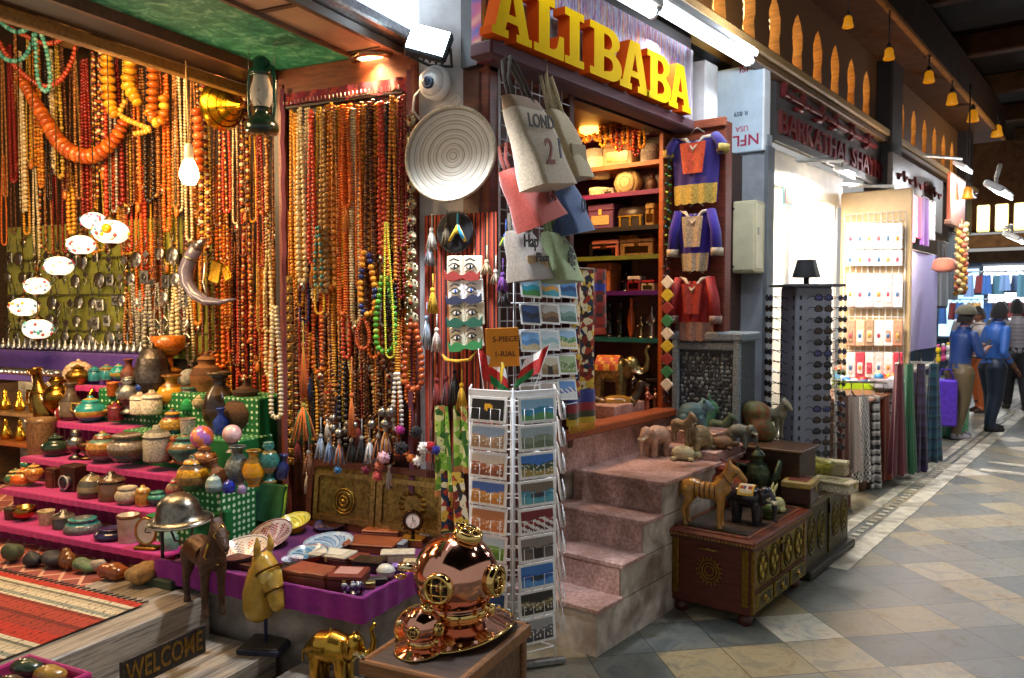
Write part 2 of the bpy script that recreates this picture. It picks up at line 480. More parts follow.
def patterned(name, cols, sc=30, rough=.8):
    m, nt, b = nodes(name); L = nt.links.new
    v = coords(nt, 'Object', (sc,) * 3)
    n = nd(nt, 'ShaderNodeTexVoronoi', Scale=1.0); L(v, n.inputs['Vector'])
    sx = nt.nodes.new('ShaderNodeSeparateColor'); L(n.outputs['Color'], sx.inputs[0])
    k = len(cols); r = ramp(nt, [(i / k, c) for i, c in enumerate(cols)], 'CONSTANT'); L(sx.outputs[0], r.inputs[0])
    r2 = ramp(nt, [(.0, '8a7a60'), (.12, '403030'), (.2, 'ffffff')]); L(n.outputs['Distance'], r2.inputs[0])
    L(mulc(nt, r.outputs[0], r2.outputs[0], .7), b.inputs['Base Color']); b.inputs['Roughness'].default_value = rough
patterned('suzani', ['a83a24', 'd8b040', '3a2418', 'e8d8b0', '7a2818', '20304a'], 34)
patterned('green_print', ['8cb83a', '5a8a28', 'c87a4a', 'b8d05a', '3a6a24', 'e0d890'], 26)

# ================================================================== ground, steps, shop shell
g = G(); g.quad([(-14, -3, 0), (5, -3, 0), (5, 42, 0), (-14, 42, 0)], 'ffffff'); struct('floor', g, 'slate')
g = G()
g.box((-1.73, 17.6, .003), (.09, 24, .006), 'fff'); g.box((-1.5, 17.4, .003), (.13, 24.4, .006), 'ffffff')
g.box((.9, 9.25, .003), (4.4, .14, .006), 'ffffff'); g.box((.9, 9.75, .003), (4.4, .1, .006), 'ffffff')
for i in range(100): g.box((-1.62, 5.7 + i * .12, .003), (.05, .06, .006), 'ffffff')
struct('floor_border', g, 'strip')

g = G()
ys, zs = [3.19, 3.41, 3.63, 3.83], [.23, .39, .555, .72]
for i in range(4):
    z0 = 0 if i == 0 else zs[i - 1] - .02
    g.box((-2.28, (ys[i] + 5.05) / 2, (z0 + zs[i] - .025) / 2 + 0), (.56, 5.05 - ys[i], zs[i] - .025 - z0), 'ffffff')
struct('steps', g, 'palestone')
g = G()
for i in range(4):
    y1 = ys[i + 1] if i < 3 else 5.05
    g.box((-2.275, (ys[i] - .012 + y1) / 2, zs[i] - .0125), (.585, y1 - ys[i] + .012, .025), 'ffffff', bev=.004)
    z0 = 0.0 if i == 0 else zs[i - 1]
    if i: g.box((-2.28, ys[i] - .004, (z0 + zs[i] - .025) / 2), (.55, .008, zs[i] - .025 - z0), 'ffffff')
g.box((-2.553, 4.3, .82), (.03, 1.5, .2), 'ffffff')
struct('steps_tread', g, 'pinkstone')
g = G(); g.box((-2.56, 4.28, .93), (.14, 1.5, .05), '9a4f2c', bev=.008); struct('door_1_sill', g, 'woodx')

# corner shop shell (local axes: x along the side wall, y into it)
def LG(): return G()
def lstruct(name, g, mat): return struct(name, g, mat, OO, (0, 0, TH))
g = G(); g.box((-3.42, -1.6, .17), (4.46, 4.3, .34), 'ffffff'); lstruct('floor_shop', g, 'brick_carpet')
g = G(); g.box((-1.27, -1.9, .252), (.62, 2.0, .186), 'ffffff', bev=.006); lstruct('step_upper', g, 'striped_slab')
g = G(); g.box((-.96, -1.9, .075), (.78, 2.0, .19), 'ffffff', bev=.006); lstruct('step_lower', g, 'striped_slab')
g = G(); g.box((-2.9, .5, 2.1), (5.5, .1, 4.2), '3a2a1a'); lstruct('wall_back', g, 'wood')
g = G(); g.box((-5.55, -1.4, 2.1), (.1, 4, 4.2), '6a5030'); lstruct('wall_end', g, 'wood')
g = G(); g.box((-3.5, -1.2, 4.2), (4.3, 3.6, .1), '1a120c'); lstruct('ceiling_shop', g, 'wood')
g = G(); g.box((-.88, .05, 1.6), (.92, .06, 2.75), '3a1810'); g.box((-1.345, .1, 1.9), (.05, .2, 3.6), '20130c'); g.box((-.88, .012, 2.86), (.92, .03, .19), '8a4a2e', bev=.005)
g.box((-.44, .01, 1.62), (.04, .05, 2.5), '7a3826', bev=.005); g.box((-1.31, .01, 1.62), (.04, .05, 2.5), '7a3826', bev=.005); lstruct('wall_side', g, 'wood')
g = G(); g.box((-.21, .06, 1.75), (.43, .1, 3.5), 'c2c0bf', bev=.01); lstruct('pillar', g, 'plaster')
g = G(); g.box((-1.5, -1.1, 3.0), (.3, 3.1, .14), '2c190e', bev=.01); g.box((-1.67, -1.1, 2.9), (.05, 3.1, .06), 'a87c3c', bev=.006); g.box((-1.35, -1.1, 2.95), (.03, 3.1, .1), '6a3a20'); lstruct('beam_lintel', g, 'woodx')
g = G(); g.box((-1.055, -.75, 2.975), (.56, 1.6, .04), 'ffffff'); lstruct('ceiling_green', g, 'green_soffit')
g = G(); g.box((-.65, -.75, 2.975), (.25, 1.6, .05), 'c8a684')
for y in (-.1, -.75): g.box((-.65, y, 2.948), (.25, .03, .01), '5a3a28')
g.box((-.775, -.75, 2.945), (.02, 1.6, .03), '5a3c28'); g.box((-.52, -.75, 2.95), (.03, 1.6, .04), '5a4636'); lstruct('ceiling_edge', g, 'paint')
g = G(); g.box((-.88, .3, 3.35), (1.0, .5, .7), '2a2422'); g.box((-1.0, -.75, 3.32), (.85, 1.6, .6), '2a2422'); lstruct('wall_fascia', g, 'paint')

# lane front of the big shop
g = G(); g.box((-2.65, 3.42, 1.45), (.12, .74, 2.9), '5a2a1c', bev=.01)
g.box((-2.57, 3.42, 2.83), (.06, .74, .1), '7a3a24', bev=.006); g.box((-2.57, 3.1, 1.8), (.06, .08, 2.1), '6e3020', bev=.006); g.box((-2.57, 3.76, 1.85), (.08, .05, 2.0), '5a2a18', bev=.006)
struct('wall_front', g, 'wood')
g = G(); g.box((-2.65, 4.35, .45), (.16, 1.2, .9), 'ffffff'); struct('wall_base', g, 'palestone')
g = G(); g.box((-2.62, 4.15, 3.2), (.1, 2.3, .8), '241c1a'); g.box((-2.75, 5.7, 1.42), (.3, 1.25, 2.84), '4a3024'); g.box((-2.8, 4.9, 4.3), (.12, 4.0, 1.4), '2a1c14'); g.box((-2.9, 6.44, 3.3), (.7, .06, 1.0), '2a2622'); struct('wall_upper', g, 'wood')
g = G(); g.box((-3.45, 4.55, .87), (1.75, 1.9, .1), 'b59a90'); struct('floor_interior', g, 'pinkstone')
g = G(); g.box((-3.4, 5.36, 1.9), (1.7, .08, 2.1), '4a1626'); g.box((-4.3, 4.5, 1.9), (.1, 1.9, 2.1), '3a1a1e'); g.box((-3.4, 3.62, 1.9), (1.6, .06, 2.1), '3a1a1e'); struct('wall_interior', g, 'cloth')
g = G(); g.box((-3.45, 4.5, 2.93), (1.7, 1.9, .06), '3a2214'); struct('ceiling_interior', g, 'wood')
g = G(); g.box((-2.52, 5.32, 3.07), (.2, .2, .5), 'd8d8d8', bev=.01); struct('pillar_white', g, 'plaster')
g = G(); g.box((-2.56, 6.36, 1.5), (.32, .12, 3.0), '9aa0a8', bev=.01); g.box((-2.4, 6.36, 1.45), (.03, .14, 2.9), '6c7278'); struct('wall_grey', g, 'plaster')

# second shop: white lit recess
g = G()
g.box((-3.6, 7.6, 1.5), (.08, 2.4, 3), 'f0ece4'); g.box((-3.1, 8.62, 1.5), (1.1, .06, 3), 'efe9dc'); g.box((-3.1, 6.45, 1.5), (1.1, .06, 3), 'f0ece4')
struct('wall_shop_white', g, 'paint')
g = G(); g.box((-3.1, 7.55, 2.95), (1.1, 2.3, .06), 'f4f0e8'); struct('ceiling_shop_white', g, 'paint')
g = G(); g.box((-2.55, 7.6, 2.8), (.08, 2.2, .3), 'f2e4cc', bev=.01); struct('trim_shop_white', g, 'paint')
g = G()
for y in (6.5, 7.2, 7.95, 8.5): g.box((-2.55, y, 1.4), (.05, .05, 2.6), 'e8e4dc', bev=.004)
for y in (6.5, 7.2, 7.95): g.box((-2.55, y + .35, .5), (.05, .7, .05), 'e8e4dc')
struct('window_1', g, 'paint')
for i, (y0, y1) in enumerate(((6.53, 7.17), (7.23, 7.92))):
    p = G(); p.box((-2.55, (y0 + y1) / 2, 1.55), (.008, y1 - y0, 2.1), 'ffffff'); o = struct('window_%d' % (i + 2), p, 'glass')
g = G()
for z in (.75, 1.2, 1.65, 2.1): g.box((-3.35, 7.5, z), (.4, 2.0, .02), 'dfe6e8')
struct('trim_display_shelf', g, 'paint')

# arcade, gallery and roof of the lane
g = G()
ay = [5.05, 5.6, 6.15, 6.7, 7.25, 7.8, 8.33, 8.88, 9.45] + [11.05, 11.7, 12.35, 13.0, 13.65, 14.3]
ZB, ZT, HW = 3.74, 4.2, .13
def arch(y):
    pts = [(y - HW, ZB), (y + HW, ZB), (y + HW * .8, ZB + .13), (y + HW, ZB + .2), (y + HW, ZT - .16), (y + HW * .55, ZT - .06), (y, ZT)]
    return pts + [(y - HW * .55, ZT - .06), (y - HW, ZT - .16), (y - HW, ZB + .2), (y - HW * .8, ZB + .13)]
def inframe(y): return (y - 0, 0)
M_F = Matrix(((0, -1, 0, -2.5), (1, 0, 0, 0), (0, 0, 1, 0), (0, 0, 0, 1)))      # local x -> +Y, local y -> -X
for lo, hi, sel in ((4.6, 9.85, ay[:9]), (10.6, 14.75, ay[9:])):
    g.join(poly_solid([[(lo, 3.62), (hi, 3.62), (hi, 4.42), (lo, 4.42)]] + [arch(y) for y in sel], .09, '5c3814', '9a6a2c', M_F))
for y in (10.2, 15.0): g.box((-2.5, y, 3.9), (.3, .5, 2.2), '1c110a', bev=.02)
g.box((-2.45, 10.2, 3.6), (.16, 11.6, .08), '9a7848', bev=.015); g.box((-2.44, 10.2, 3.52), (.1, 11.6, .06), '6a4a28', bev=.01)
g.box((-2.62, 12.4, 2.6), (.1, 4.4, 2), '2a1a10')
struct('wall_arcade', g, 'woodx')
glow('amber', 'ffb040', 2.6, 'ffb040')
m = MAT['amber']; nt = m.node_tree; b = nt.nodes['Principled BSDF']
n = nd(nt, 'ShaderNodeTexNoise', Scale=6.0, Detail=2.0); nt.links.new(coords(nt), n.inputs['Vector'])
r = ramp(nt, [(.3, 'f0a840'), (.6, 'ffe49c')]); nt.links.new(n.outputs[0], r.inputs[0]); nt.links.new(r.outputs[0], b.inputs['Emission Color'])
for i, y in enumerate(ay):
    g = G(); g.box((-2.62, y, 3.97), (.02, .36, .6), 'ffb040'); w = struct('window_%d' % (i + 4), g, 'amber')
    c = G(); c.lathe([(.03, 0), (.035, .03), (.018, .06), (.026, .12), (.016, .2), (.03, .24), (.018, .27), (.03, .3)], 'b08040', n=8)
    cc = struct('window_colonnette', c, 'woodx', (-2.57, y, ZB), parent=w)
g = G()
g.box((-2.3, 9, 4.46), (.55, 14, .08), '3e220a'); g.box((-2.05, 9, 4.7), (.1, 14, .55), '261305', bev=.02)
g.box((-2.02, 9, 4.45), (.06, 14, .06), '7a4c1c', bev=.01)
struct('beam_gallery', g, 'dull')
g = G(); g.box((1.4, 19, 5.35), (8.0, 44, .1), '140b05')
for i in range(14): g.box((1.4, 3 + i * 2.4, 5.15), (7.4, .2, .3), '2c1808', bev=.02)
for i in range(4): g.box((-1.1 + i * 1.4, 19, 5.22), (.12, 42, .16), '1c0f06')
struct('ceiling', g, 'dull')
# ================================================================== sign over the big shop
RF = PI / 2                                   # turn for things that face the lane
g = G(); g.box((1.0, .06, .24), (2.16, .06, .56), 'ffffff')
sg = thing('shop_sign', 'yellow block letter ALI BABA shop sign on a striped thread fabric board', 'sign', (-2.46, 3.02, 2.86), RF)
obj('sign_board', g, 'thread_fabric', sg)
g = G(); g.box((1.0, .02, -.02), (2.2, .14, .07), '480a18', bev=.01); obj('valance', g, 'velvet', sg)
for x, c in ((-.02, '5a1830'), (2.07, 'b8b0b8')): g = G(); g.box((x, .05, .22), (.04, .1, .56), c, bev=.006); obj('end_board', g, 'paint', sg)
SER = lambda x, w, st: [(x, 0), (x + w, 0), (x + w, .14), (x + w / 2 + st / 2, .14), (x + w / 2 + st / 2, .86), (x + w, .86), (x + w, 1), (x, 1), (x, .86), (x + w / 2 - st / 2, .86), (x + w / 2 - st / 2, .14), (x, .14)]
def arc(cx, cz, rx, rz, a0, a1, n=8): return [(cx + rx * math.cos(a0 + (a1 - a0) * i / n), cz + rz * math.sin(a0 + (a1 - a0) * i / n)) for i in range(n + 1)]
LET = {
 'I': (.5, [SER(0, .5, .26)]),
 'L': (.76, [[(0, 0), (.76, 0), (.76, .42), (.64, .42), (.58, .2), (.5, .14), (.39, .14), (.39, .86), (.52, .86), (.52, 1), (0, 1), (0, .86), (.12, .86), (.12, .14), (0, .14)]]),
 'A': (.9, [[(0, 0), (.36, 0), (.36, .13), (.29, .13), (.33, .27), (.57, .27), (.61, .13), (.54, .13), (.54, 0), (.9, 0), (.9, .13), (.83, .13), (.6, 1), (.3, 1), (.07, .13), (0, .13)], [(.37, .4), (.53, .4), (.45, .76)]]),
 'B': (.8, [[(0, 0)] + arc(.5, .27, .3, .27, -PI / 2, PI / 2 - .5) + arc(.46, .77, .28, .23, -PI / 2 + .6, PI / 2) + [(0, 1), (0, .86), (.1, .86), (.1, .14), (0, .14)],
            [(.34, .14)] + arc(.44, .3, .13, .13, -PI / 2, PI / 2) + [(.34, .43)], [(.34, .57)] + arc(.42, .72, .12, .14, -PI / 2, PI / 2) + [(.34, .86)]])}
XL = -2.37
zb = PX(573, 65.5, XL)[2]; zt = PX(577, 12, XL)[2]
for ch, xa, ya, xb, yb in (('A', 492, 29, 532, 45), ('L', 534, 47, 564, 59), ('I', 565, 62, 584, 70), ('B', 590, 74, 622, 86), ('A', 620, 86, 649, 99), ('B', 647, 99, 671, 108), ('A', 669, 107, 691, 117)):
    y0, y1 = PX(xa, ya, XL)[1], PX(xb, yb, XL)[1]
    w, sp = LET[ch]; kx, kz = (y1 - y0) / w, (zt - zb)
    g = poly_solid([[(x * kx, z * kz) for x, z in s] for s in sp], .075, 'e0b400', 'd85a18')
    obj('letter', g, 'flat', sg, (y0 - 3.02, -.09, zb - 2.86))
glow('tube', 'e8f4ff', 4)
def batten(name, label, p0, p1, r, mat='tube', w=.1):
    p0, p1 = np.array(p0, float), np.array(p1, float); c = (p0 + p1) / 2; L = np.linalg.norm(p1 - p0)
    t = thing(name, label, 'light', c, math.atan2(p1[1] - p0[1], p1[0] - p0[0]))
    g = G(); g.box((0, 0, .05), (L + .06, w + .03, .05), 'd8dce0', bev=.01); obj('housing', g, 'paint', t)
    g = G(); g.tube([(-L / 2, 0, 0), (L / 2, 0, 0)], r, 'ffffff', 10); obj('tube', g, mat, t)
    g = G()
    for s in (-1, 1): g.cyl((s * L / 2 * .99, 0, 0), (s * L / 2 * 1.02, 0, 0), r * 1.1, 'b0b0b0')
    obj('end_cap', g, 'paint', t)
    return t
a, b_ = PX(657, 14, -2.2), PX(748, 54, -2.2)
batten('fluorescent_light', 'bright white fluorescent batten over the far end of the shop sign', (-2.2, a[1], a[2]), (-2.2, b_[1], b_[2]), .036, w=.09)
batten('fluorescent_light', 'white fluorescent batten over the start of the shop sign, next to a longer one', (-2.2, a[1] - 1.1, a[2] - .01), (-2.2, a[1] - .06, a[2]), .036, w=.09)

# white sheet-metal box with upside-down writing, electric box
t = thing('sign_box', 'blank pale blue sign box with upside-down NFL USA writing, beside the grey wall', 'sign', (-2.66, 6.26, 2.87), 0)
g = G(); g.box((0, .06, .33), (.5, .12, .68), 'c4d8e6', bev=.008); g.box((.243, .05, .33), (.02, .12, .68), 'eef4f8', bev=.004); obj('box', g, 'paint', t)
FT = Matrix(((1, 0, 0, 0), (0, 1, 0, 0), (0, 0, 1, 0), (0, 0, 0, 1)))
g = G(); up = Euler((0, PI, 0)).to_matrix().to_4x4()
g.join(text('NFL', .12, .003, 'a8284a', TR((.105, -.003, .09), (0, PI, 0), (1.05, 1, 1)))); g.join(text('USA', .06, .003, 'c06078', TR((.07, -.003, .18), (0, PI, 0))))
g.join(text('R 8S9', .05, .003, '4a5a70', TR((.06, -.003, .3), (0, PI, 0)))); g.join(text('ISI', .08, .003, '9a3a5a', TR((.08, -.003, .65), (0, PI, 0))))
for x, z, c in ((-.2, .48, 'b05070'), (-.2, .3, '5a78a0')):
    g.box((x, -.003, z), (.006, .003, .09), c); g.box((x - .014, -.003, z - .03), (.006, .003, .045), c, (0, -.7, 0)); g.box((x + .014, -.003, z - .03), (.006, .003, .045), c, (0, .7, 0))
obj('writing', g, 'paper', t)
t = thing('electric_box', 'cream electrical enclosure mounted on the grey wall beside the hanging costumes', 'electric box', (-2.5, 6.12, 1.9), 0)
g = G(); g.box((0, .08, .28), (.19, .2, .56), 'd8cfa8', bev=.012); obj('enclosure', g, 'paint', t)
g = G(); g.box((.098, .05, .28), (.012, .14, .5), 'efe8c4', bev=.005); g.box((0, -.025, .28), (.17, .01, .52), 'e4dcb6', bev=.005); obj('door', g, 'paint', t)
g = G(); g.box((.11, .0, .32), (.01, .02, .06), 'b0aa90', bev=.003)
for z in (.05, .5): g.cyl((-.08, -.04, z), (-.08, -.03, z), .01, '2a2a2a', n=8)
obj('latch', g, 'paint', t)

# ================================================================== pillar: flood lamp, dome camera, straw tray
glow('flood', 'dcf2ff', 25)
p = PV(428, 40, -.16)
t = thing('flood_lamp', 'dazzling white floodlight with black housing on the grey pillar above the dome camera', 'lamp', p, TH + .5, rot=(math.radians(-14), .28, TH + .35))
g = G(); g.box((0, .03, 0), (.21, .06, .15), '20242a', bev=.012)
for i in range(6): g.box((-.08 + i * .032, .075, 0), (.008, .04, .13), '20242a')
obj('housing', g, 'matte', t)
g = G(); g.box((0, -.004, 0), (.185, .008, .125), 'ffffff'); obj('lens', g, 'flood', t)
g = G(); g.tube([(-.11, .03, 0), (-.12, .12, -.04), (0, .15, -.05), (.12, .12, -.04), (.11, .03, 0)], .008, '303438', 6); obj('bracket', g, 'matte', t)
p = PV(437, 84, -.02)
t = thing('security_camera', 'white dome security camera with dark lens on the grey pillar', 'camera', p, TH)
g = G(); g.lathe([(.0, .0), (.085, 0), (.085, .03), (.075, .05), (.07, .05)], 'e8ecf0', rot=(PI / 2, 0, 0), n=24); obj('base', g, 'paint', t)
g = G(); g.sph((0, -.045, 0), (.068, .06, .068), 'f2f4f6', n=20, m=12); obj('dome', g, 'gloss', t)
g = G(); g.sph((.005, -.085, -.012), (.036, .026, .034), '2a3a5a', n=14, m=9); g.tor((.005, -.1, -.012), .022, .005, '8098b8', (PI / 2, 0, 0)); obj('lens', g, 'gloss', t)
g = G(); g.tube([(-.07, -.01, 0), (-.12, -.02, -.05), (-.13, -.02, -.12), (-.09, -.02, -.17)], .006, 'd0d4d8', 6); obj('cable', g, 'paint', t)
p = PV(452, 155, -.09)
t = thing('straw_tray', 'large round white coiled straw tray hung on the grey pillar', 'tray', p, TH, rot=(-.12, .05, TH + .12))
g = G(); prof = []
for i in range(46): r = .235 * i / 45; prof.append((r, -.015 + .035 * (i / 45) ** 2 + (.0035 if i % 2 else 0)))
prof += [(.238, .018), (.225, .0), (.0, -.035)]
g.lathe(prof, 'f0ece0', rot=(PI / 2, 0, 0), n=48, cols=['dcd6c8'] * 3 + ['a89e8c'] + ['d8d0c0'] * 2 + ['b4aa98', 'e0dace', 'e0dace', 'c4baa8', 'dcd6c8', '9c927e', 'e0dace']); obj('woven_disc', g, 'paper', t)
g = G(); g.tor((0, -.03, 0), .232, .007, 'cfc5ae', (PI / 2, 0, 0), n=40); obj('rim', g, 'fibre', t)
g = G(); g.tor((0, -.01, .27), .022, .004, 'd8d0c0', (PI / 2, 0, 0), n=14); g.cyl((0, -.01, .23), (0, -.01, .25), .004, 'd8d0c0'); obj('hanging_loop', g, 'fibre', t)

# soffit downlight, fascia light box
glow('warmdisc', 'ffd090', 14)
p = LS(-.665, -.03, 2.95)
p = PZ(375, 58, 2.945)
t = thing('downlight', 'round warm downlight set in the beige soffit above the necklace panel', 'light', p, 0); t.scale = (1.35, 1.35, 1.35)
g = G(); g.tor((0, 0, -.004), .085, .014, 'c89a70', n=28); obj('trim_ring', g, 'brass', t)
g = G(); g.lathe([(0, -.012), (.05, -.011), (.075, -.002), (.08, .004)], 'ffffff', n=24); obj('diffuser', g, 'warmdisc', t)
glow('lightbox', 'dfeeff', 2.6)
t = thing('light_box_sign', 'white backlit fascia box with chrome edging above the corner shop soffit', 'sign', LS(-.5, .04, 2.99), TH)
g = G(); g.box((0, -.75, .24), (.1, 1.56, .4), 'f4f8ff'); obj('lit_face', g, 'lightbox', t)
g = G(); g.box((.02, -.75, .015), (.12, 1.6, .06), 'c8ccd2', bev=.01); g.box((.02, -.75, .47), (.12, 1.6, .05), 'c8ccd2', bev=.01)
for y in (-.62, -1.1): g.box((.055, y, .24), (.02, .05, .42), 'b0b4bc', bev=.004)
obj('chrome_edge', g, 'silver', t)

# ================================================================== wire grid with tote bags
t = thing('wire_grid_panel', 'white wire grid panel on the dark wood wall behind the tote bags', 'display grid', (-2.54, 3.13, .95), RF)
g = G()
for i in range(10): g.cyl((i * .068, 0, 0), (i * .068, 0, 1.86), .0035 if i % 9 else .006, 'd8d8dc', n=5)
for i in range(28): g.cyl((0, -.006, i * .0689), (.612, -.006, i * .0689), .0035, 'd8d8dc', n=5)
obj('wire_mesh', g, 'paint', t)
def bag(label, px, py, w, h, col, dx, tilt, roll, lines, pocket=None, off=.1, lean=.16, handle='3a3028', band=None, hl=.28):
    p = PX(px, py, -2.5 + off)
    t = thing('tote_bag', label, 'bag', p, RF, 'canvas bags hung on the wire grid', rot=(tilt, roll, RF + .12))
    d = .11
    def fn(a, b):                               # a round the girth, b from top to bottom
        an = a * 2 * PI; k = b ** .7
        cx, cy = math.cos(an), math.sin(an)
        sq = 1 / max(abs(cx), abs(cy)) ** .75
        bulge = .018 + d * .5 * k
        wr = .012 * math.sin(9 * b + 5 * a * PI) * (1 - b * .5)
        return (w / 2 * cx * sq * (1 - .06 * (1 - b)) * (.97 + .05 * k), bulge * cy * sq - bulge * .6 + wr * .5 - lean * .0, -h * b)
    g = G(); g.sheet(fn, 40, 14, col, cf=(lambda a, b: (band if band and b < .14 else col)))
    n = 40; bot = [fn(i / n, 1.0) for i in range(n)]; g.quad(bot, jit(col, .2))
    obj('canvas_body', g, 'cloth', t)
    for s in (-1, 1):
        hh = G(); yb = .012 * s - .015
        hh.tube([(-w * .26, yb, -.05), (-w * .2, yb + .01, hl * .45), (-w * .02, yb + .02 + .01 * s, hl * .95), (w * .02, yb + .02, hl), (w * .1, yb + .02, hl * .9), (w * .2, yb + .01, hl * .4), (w * .26, yb, -.05)], .011, handle, 6, flat=.3)
        obj('handle', hh, 'cloth', t)
    if pocket:
        q = G(); q.box((0, -d * .5 - .035, -h * .74), (w * .8, .014, h * .42), pocket, (.1, 0, 0), bev=.006); obj('pocket', q, 'cloth', t)
    wr = G()
    for s, sz, x, z, c in lines:
        k = (-z / h) ** .7
        wr.join(text(s, sz, .004, c, TR((x * w, -(.018 + d * .5 * k) * 1.45 - .03, z), (0.12, 0, 0))))
    if wr.n: obj('print', wr, 'cloth', t)
    return t
bag('beige canvas tote printed LOND and a red 2, top front of the wire grid', 518, 99, .33, .43, 'b4a288', 0, -.22, -.12, [('LOND', .085, -.02, -.14, '3a3430'), ('2', .16, -.14, -.29, '7a2c1c'), ('1', .13, .2, -.27, '4a4a5a')], off=.2, band='8a6a48', hl=.2)
bag('tan canvas tote half hidden behind the beige tote, top of the wire grid', 553, 112, .2, .36, 'a8966e', 0, -.18, -.1, [], pocket='8a7850', off=.1, handle='c4b48c')
bag('faded red canvas tote with dark base hanging below the beige tote', 513, 168, .3, .29, 'b44a3c', 0, -.25, -.3, [('full', .07, .16, -.19, '6a2620')], off=.14, hl=.12, handle='8a3a30')
bag('blue denim tote with a round printed badge behind the red tote', 556, 178, .22, .3, '4f6690', 0, -.15, -.15, [('0', .1, .15, -.17, '252c44')], off=.08, hl=.1, handle='3c5078')
bag('grey-brown tote with tan pocket reading Happy Place', 517, 232, .24, .24, '8a8074', 0, -.12, -.05, [('Hap', .085, -.1, -.06, '2a2622'), ('Place', .06, .1, -.14, '2a2622')], pocket='a48458', off=.1, hl=.1, handle='5a5448')
bag('pale green canvas tote with a dark crest print, lowest on the wire grid', 551, 234, .22, .25, '9cae80', 0, -.12, .02, [], off=.12, hl=.1, handle='78905c')
c = ALL[-1]; g = G()
for i in range(7): a = i / 7 * 2 * PI; g.sph((.03 * math.cos(a) + .01, -.1, -.13 + .04 * math.sin(a)), (.016, .003, .014), '3c4438')
g.sph((.01, -.1, -.13), (.02, .003, .03), '343c30'); g.box((.01, -.085, -.06), (.09, .003, .012), '3c4438', (0, .1, 0)); g.box((.01, -.1, -.2), (.04, .003, .03), '3c4438')
obj('print', g, 'cloth', c)

# ================================================================== striped rug with embroidered eye masks
a = PV(425, 214, -.03); bq = PV(497, 208, -.03); s0, s1 = sv(a)[0], sv(bq)[0]
t = thing('striped_rug', 'red and black striped woven rug hung below the straw tray', 'rug', LS(s0, -.03, 2.1), TH)
g = G(); w = s1 - s0
cyc = ['a8341e', 'c8502c', '241410', 'c04628', '8a2818', '241410', 'd86a34', '3a1c14']
g.sheet(lambda a, b: (a * w, .012 * math.sin(a * 40) * (b) - .005, -b * 1.25), 44, 8, 'a03020', cf=lambda a, b: cyc[int(a * 44) % 8]); obj('weave', g, 'cloth', t)
g = G()
for i in range(30): x = w * (i + .5) / 30; g.tube([(x, -.005, -1.25), (x + .004, -.01, -1.33)], .004, '6a2018', 4)
obj('fringe', g, 'cloth', t)
t = thing('round_felt_patch', 'round black felt patch on the red striped rug above the eye masks', 'patch', PV(455, 232, -.06), TH)
g = G(); g.lathe([(0, .012), (.09, .01), (.105, 0), (0, 0)], '10121a', rot=(PI / 2, 0, 0), n=24); obj('disc', g, 'cloth', t)
g = G(); g.tube([(.03, -.02, .09), (.03, -.025, .03)], .006, '30a0c0', 5)
for i in range(9): g.tube([(.03, -.025, .03), (.03 + .045 * math.sin(i), -.03 - .01 * math.cos(i), -.03 + .02 * math.cos(i * 2))], .008, ('e0b810', '2090c0', 'e0b810')[i % 3], 5)
obj('yarn_tassel', g, 'cloth', t)
def eyemask(label, px, py, w, h, top, low, lid, tilt):
    t = thing('eye_mask', label, 'mask', PV(px, py, -.08), TH, 'embroidered eye masks on the striped rug', rot=(0, tilt, TH))
    for s in (-1, 1):
        g = G(); g.box((s * w / 4, 0, 0), (w / 2 - .002, .012, h), top, (0, 0, s * .12), bev=.004)
        obj('flap', g, 'cloth', t)
    g = G(); pts = [(-w / 2, -h * .15)] + [(-w / 2 + w * i / 12, -h * (.28 + .1 * math.cos(i / 12 * 4 * PI))) for i in range(1, 12)] + [(w / 2, -h * .15), (w * .48, -h * .58), (w * .2, -h * .62), (0, -h * .5), (-w * .2, -h * .62), (-w * .48, -h * .58)]
    g.prism(pts, .008, low, TR((0, -.022, 0))); obj('veil_border', g, 'cloth', t)
    g = G()
    for s in (-1, 1):
        x = s * w * .22
        g.sph((x, -.02, .0), (w * .08, .004, h * .1), 'f4f0e8'); g.sph((x + .004, -.024, 0), (w * .032, .004, h * .1), lid)
        g.tube([(x - w * .15, -.022, h * .02), (x - w * .05, -.022, h * .14), (x + w * .06, -.022, h * .14), (x + w * .15, -.022, h * .0)], .0035, '14141c', 5)
        g.tube([(x - w * .12, -.022, h * .26), (x, -.022, h * .36), (x + w * .14, -.022, h * .26)], .004, '14141c', 5)
        g.tube([(x - w * .1, -.022, -h * .04), (x, -.022, -h * .11), (x + w * .1, -.022, -h * .04)], .003, '14141c', 5)
    obj('eye', g, 'cloth', t)
    return t
eyemask('white eye mask with dark red veil edge, highest of the five on the rug', 464, 267, .2, .11, 'e8dcc0', '9a2a20', '14141c', .02)
eyemask('bright white eye mask with black dotted veil edge, second on the rug', 465, 291, .2, .105, 'f4f0ea', '22284a', '3a60b0', -.06)
eyemask('cream eye mask with bushy green veil edge on the rug', 466, 313, .2, .115, 'e4dabc', '0c5a44', '14141c', -.03)
eyemask('cream eye mask with green spotted edge below the green-edged one', 466, 337, .19, .11, 'e6dcc4', '2a8a4a', '14141c', -.12)
t = thing('gold_veil_mask', 'mustard yellow crescent shaped mask below the white eye masks', 'mask', PV(460, 357, -.08), TH)
g = G(); g.tube([(-.1, 0, .01), (-.07, -.01, -.015), (0, -.015, -.02), (.06, -.01, -.01), (.095, 0, .035)], [.006, .017, .022, .016, .005], 'd8a018', 8, flat=.4); obj('crescent', g, 'cloth', t)
g = G(); g.tube([(-.07, -.012, -.02), (0, -.02, -.026), (.06, -.012, -.012)], .004, '7a5010', 5); obj('stitching', g, 'cloth', t)
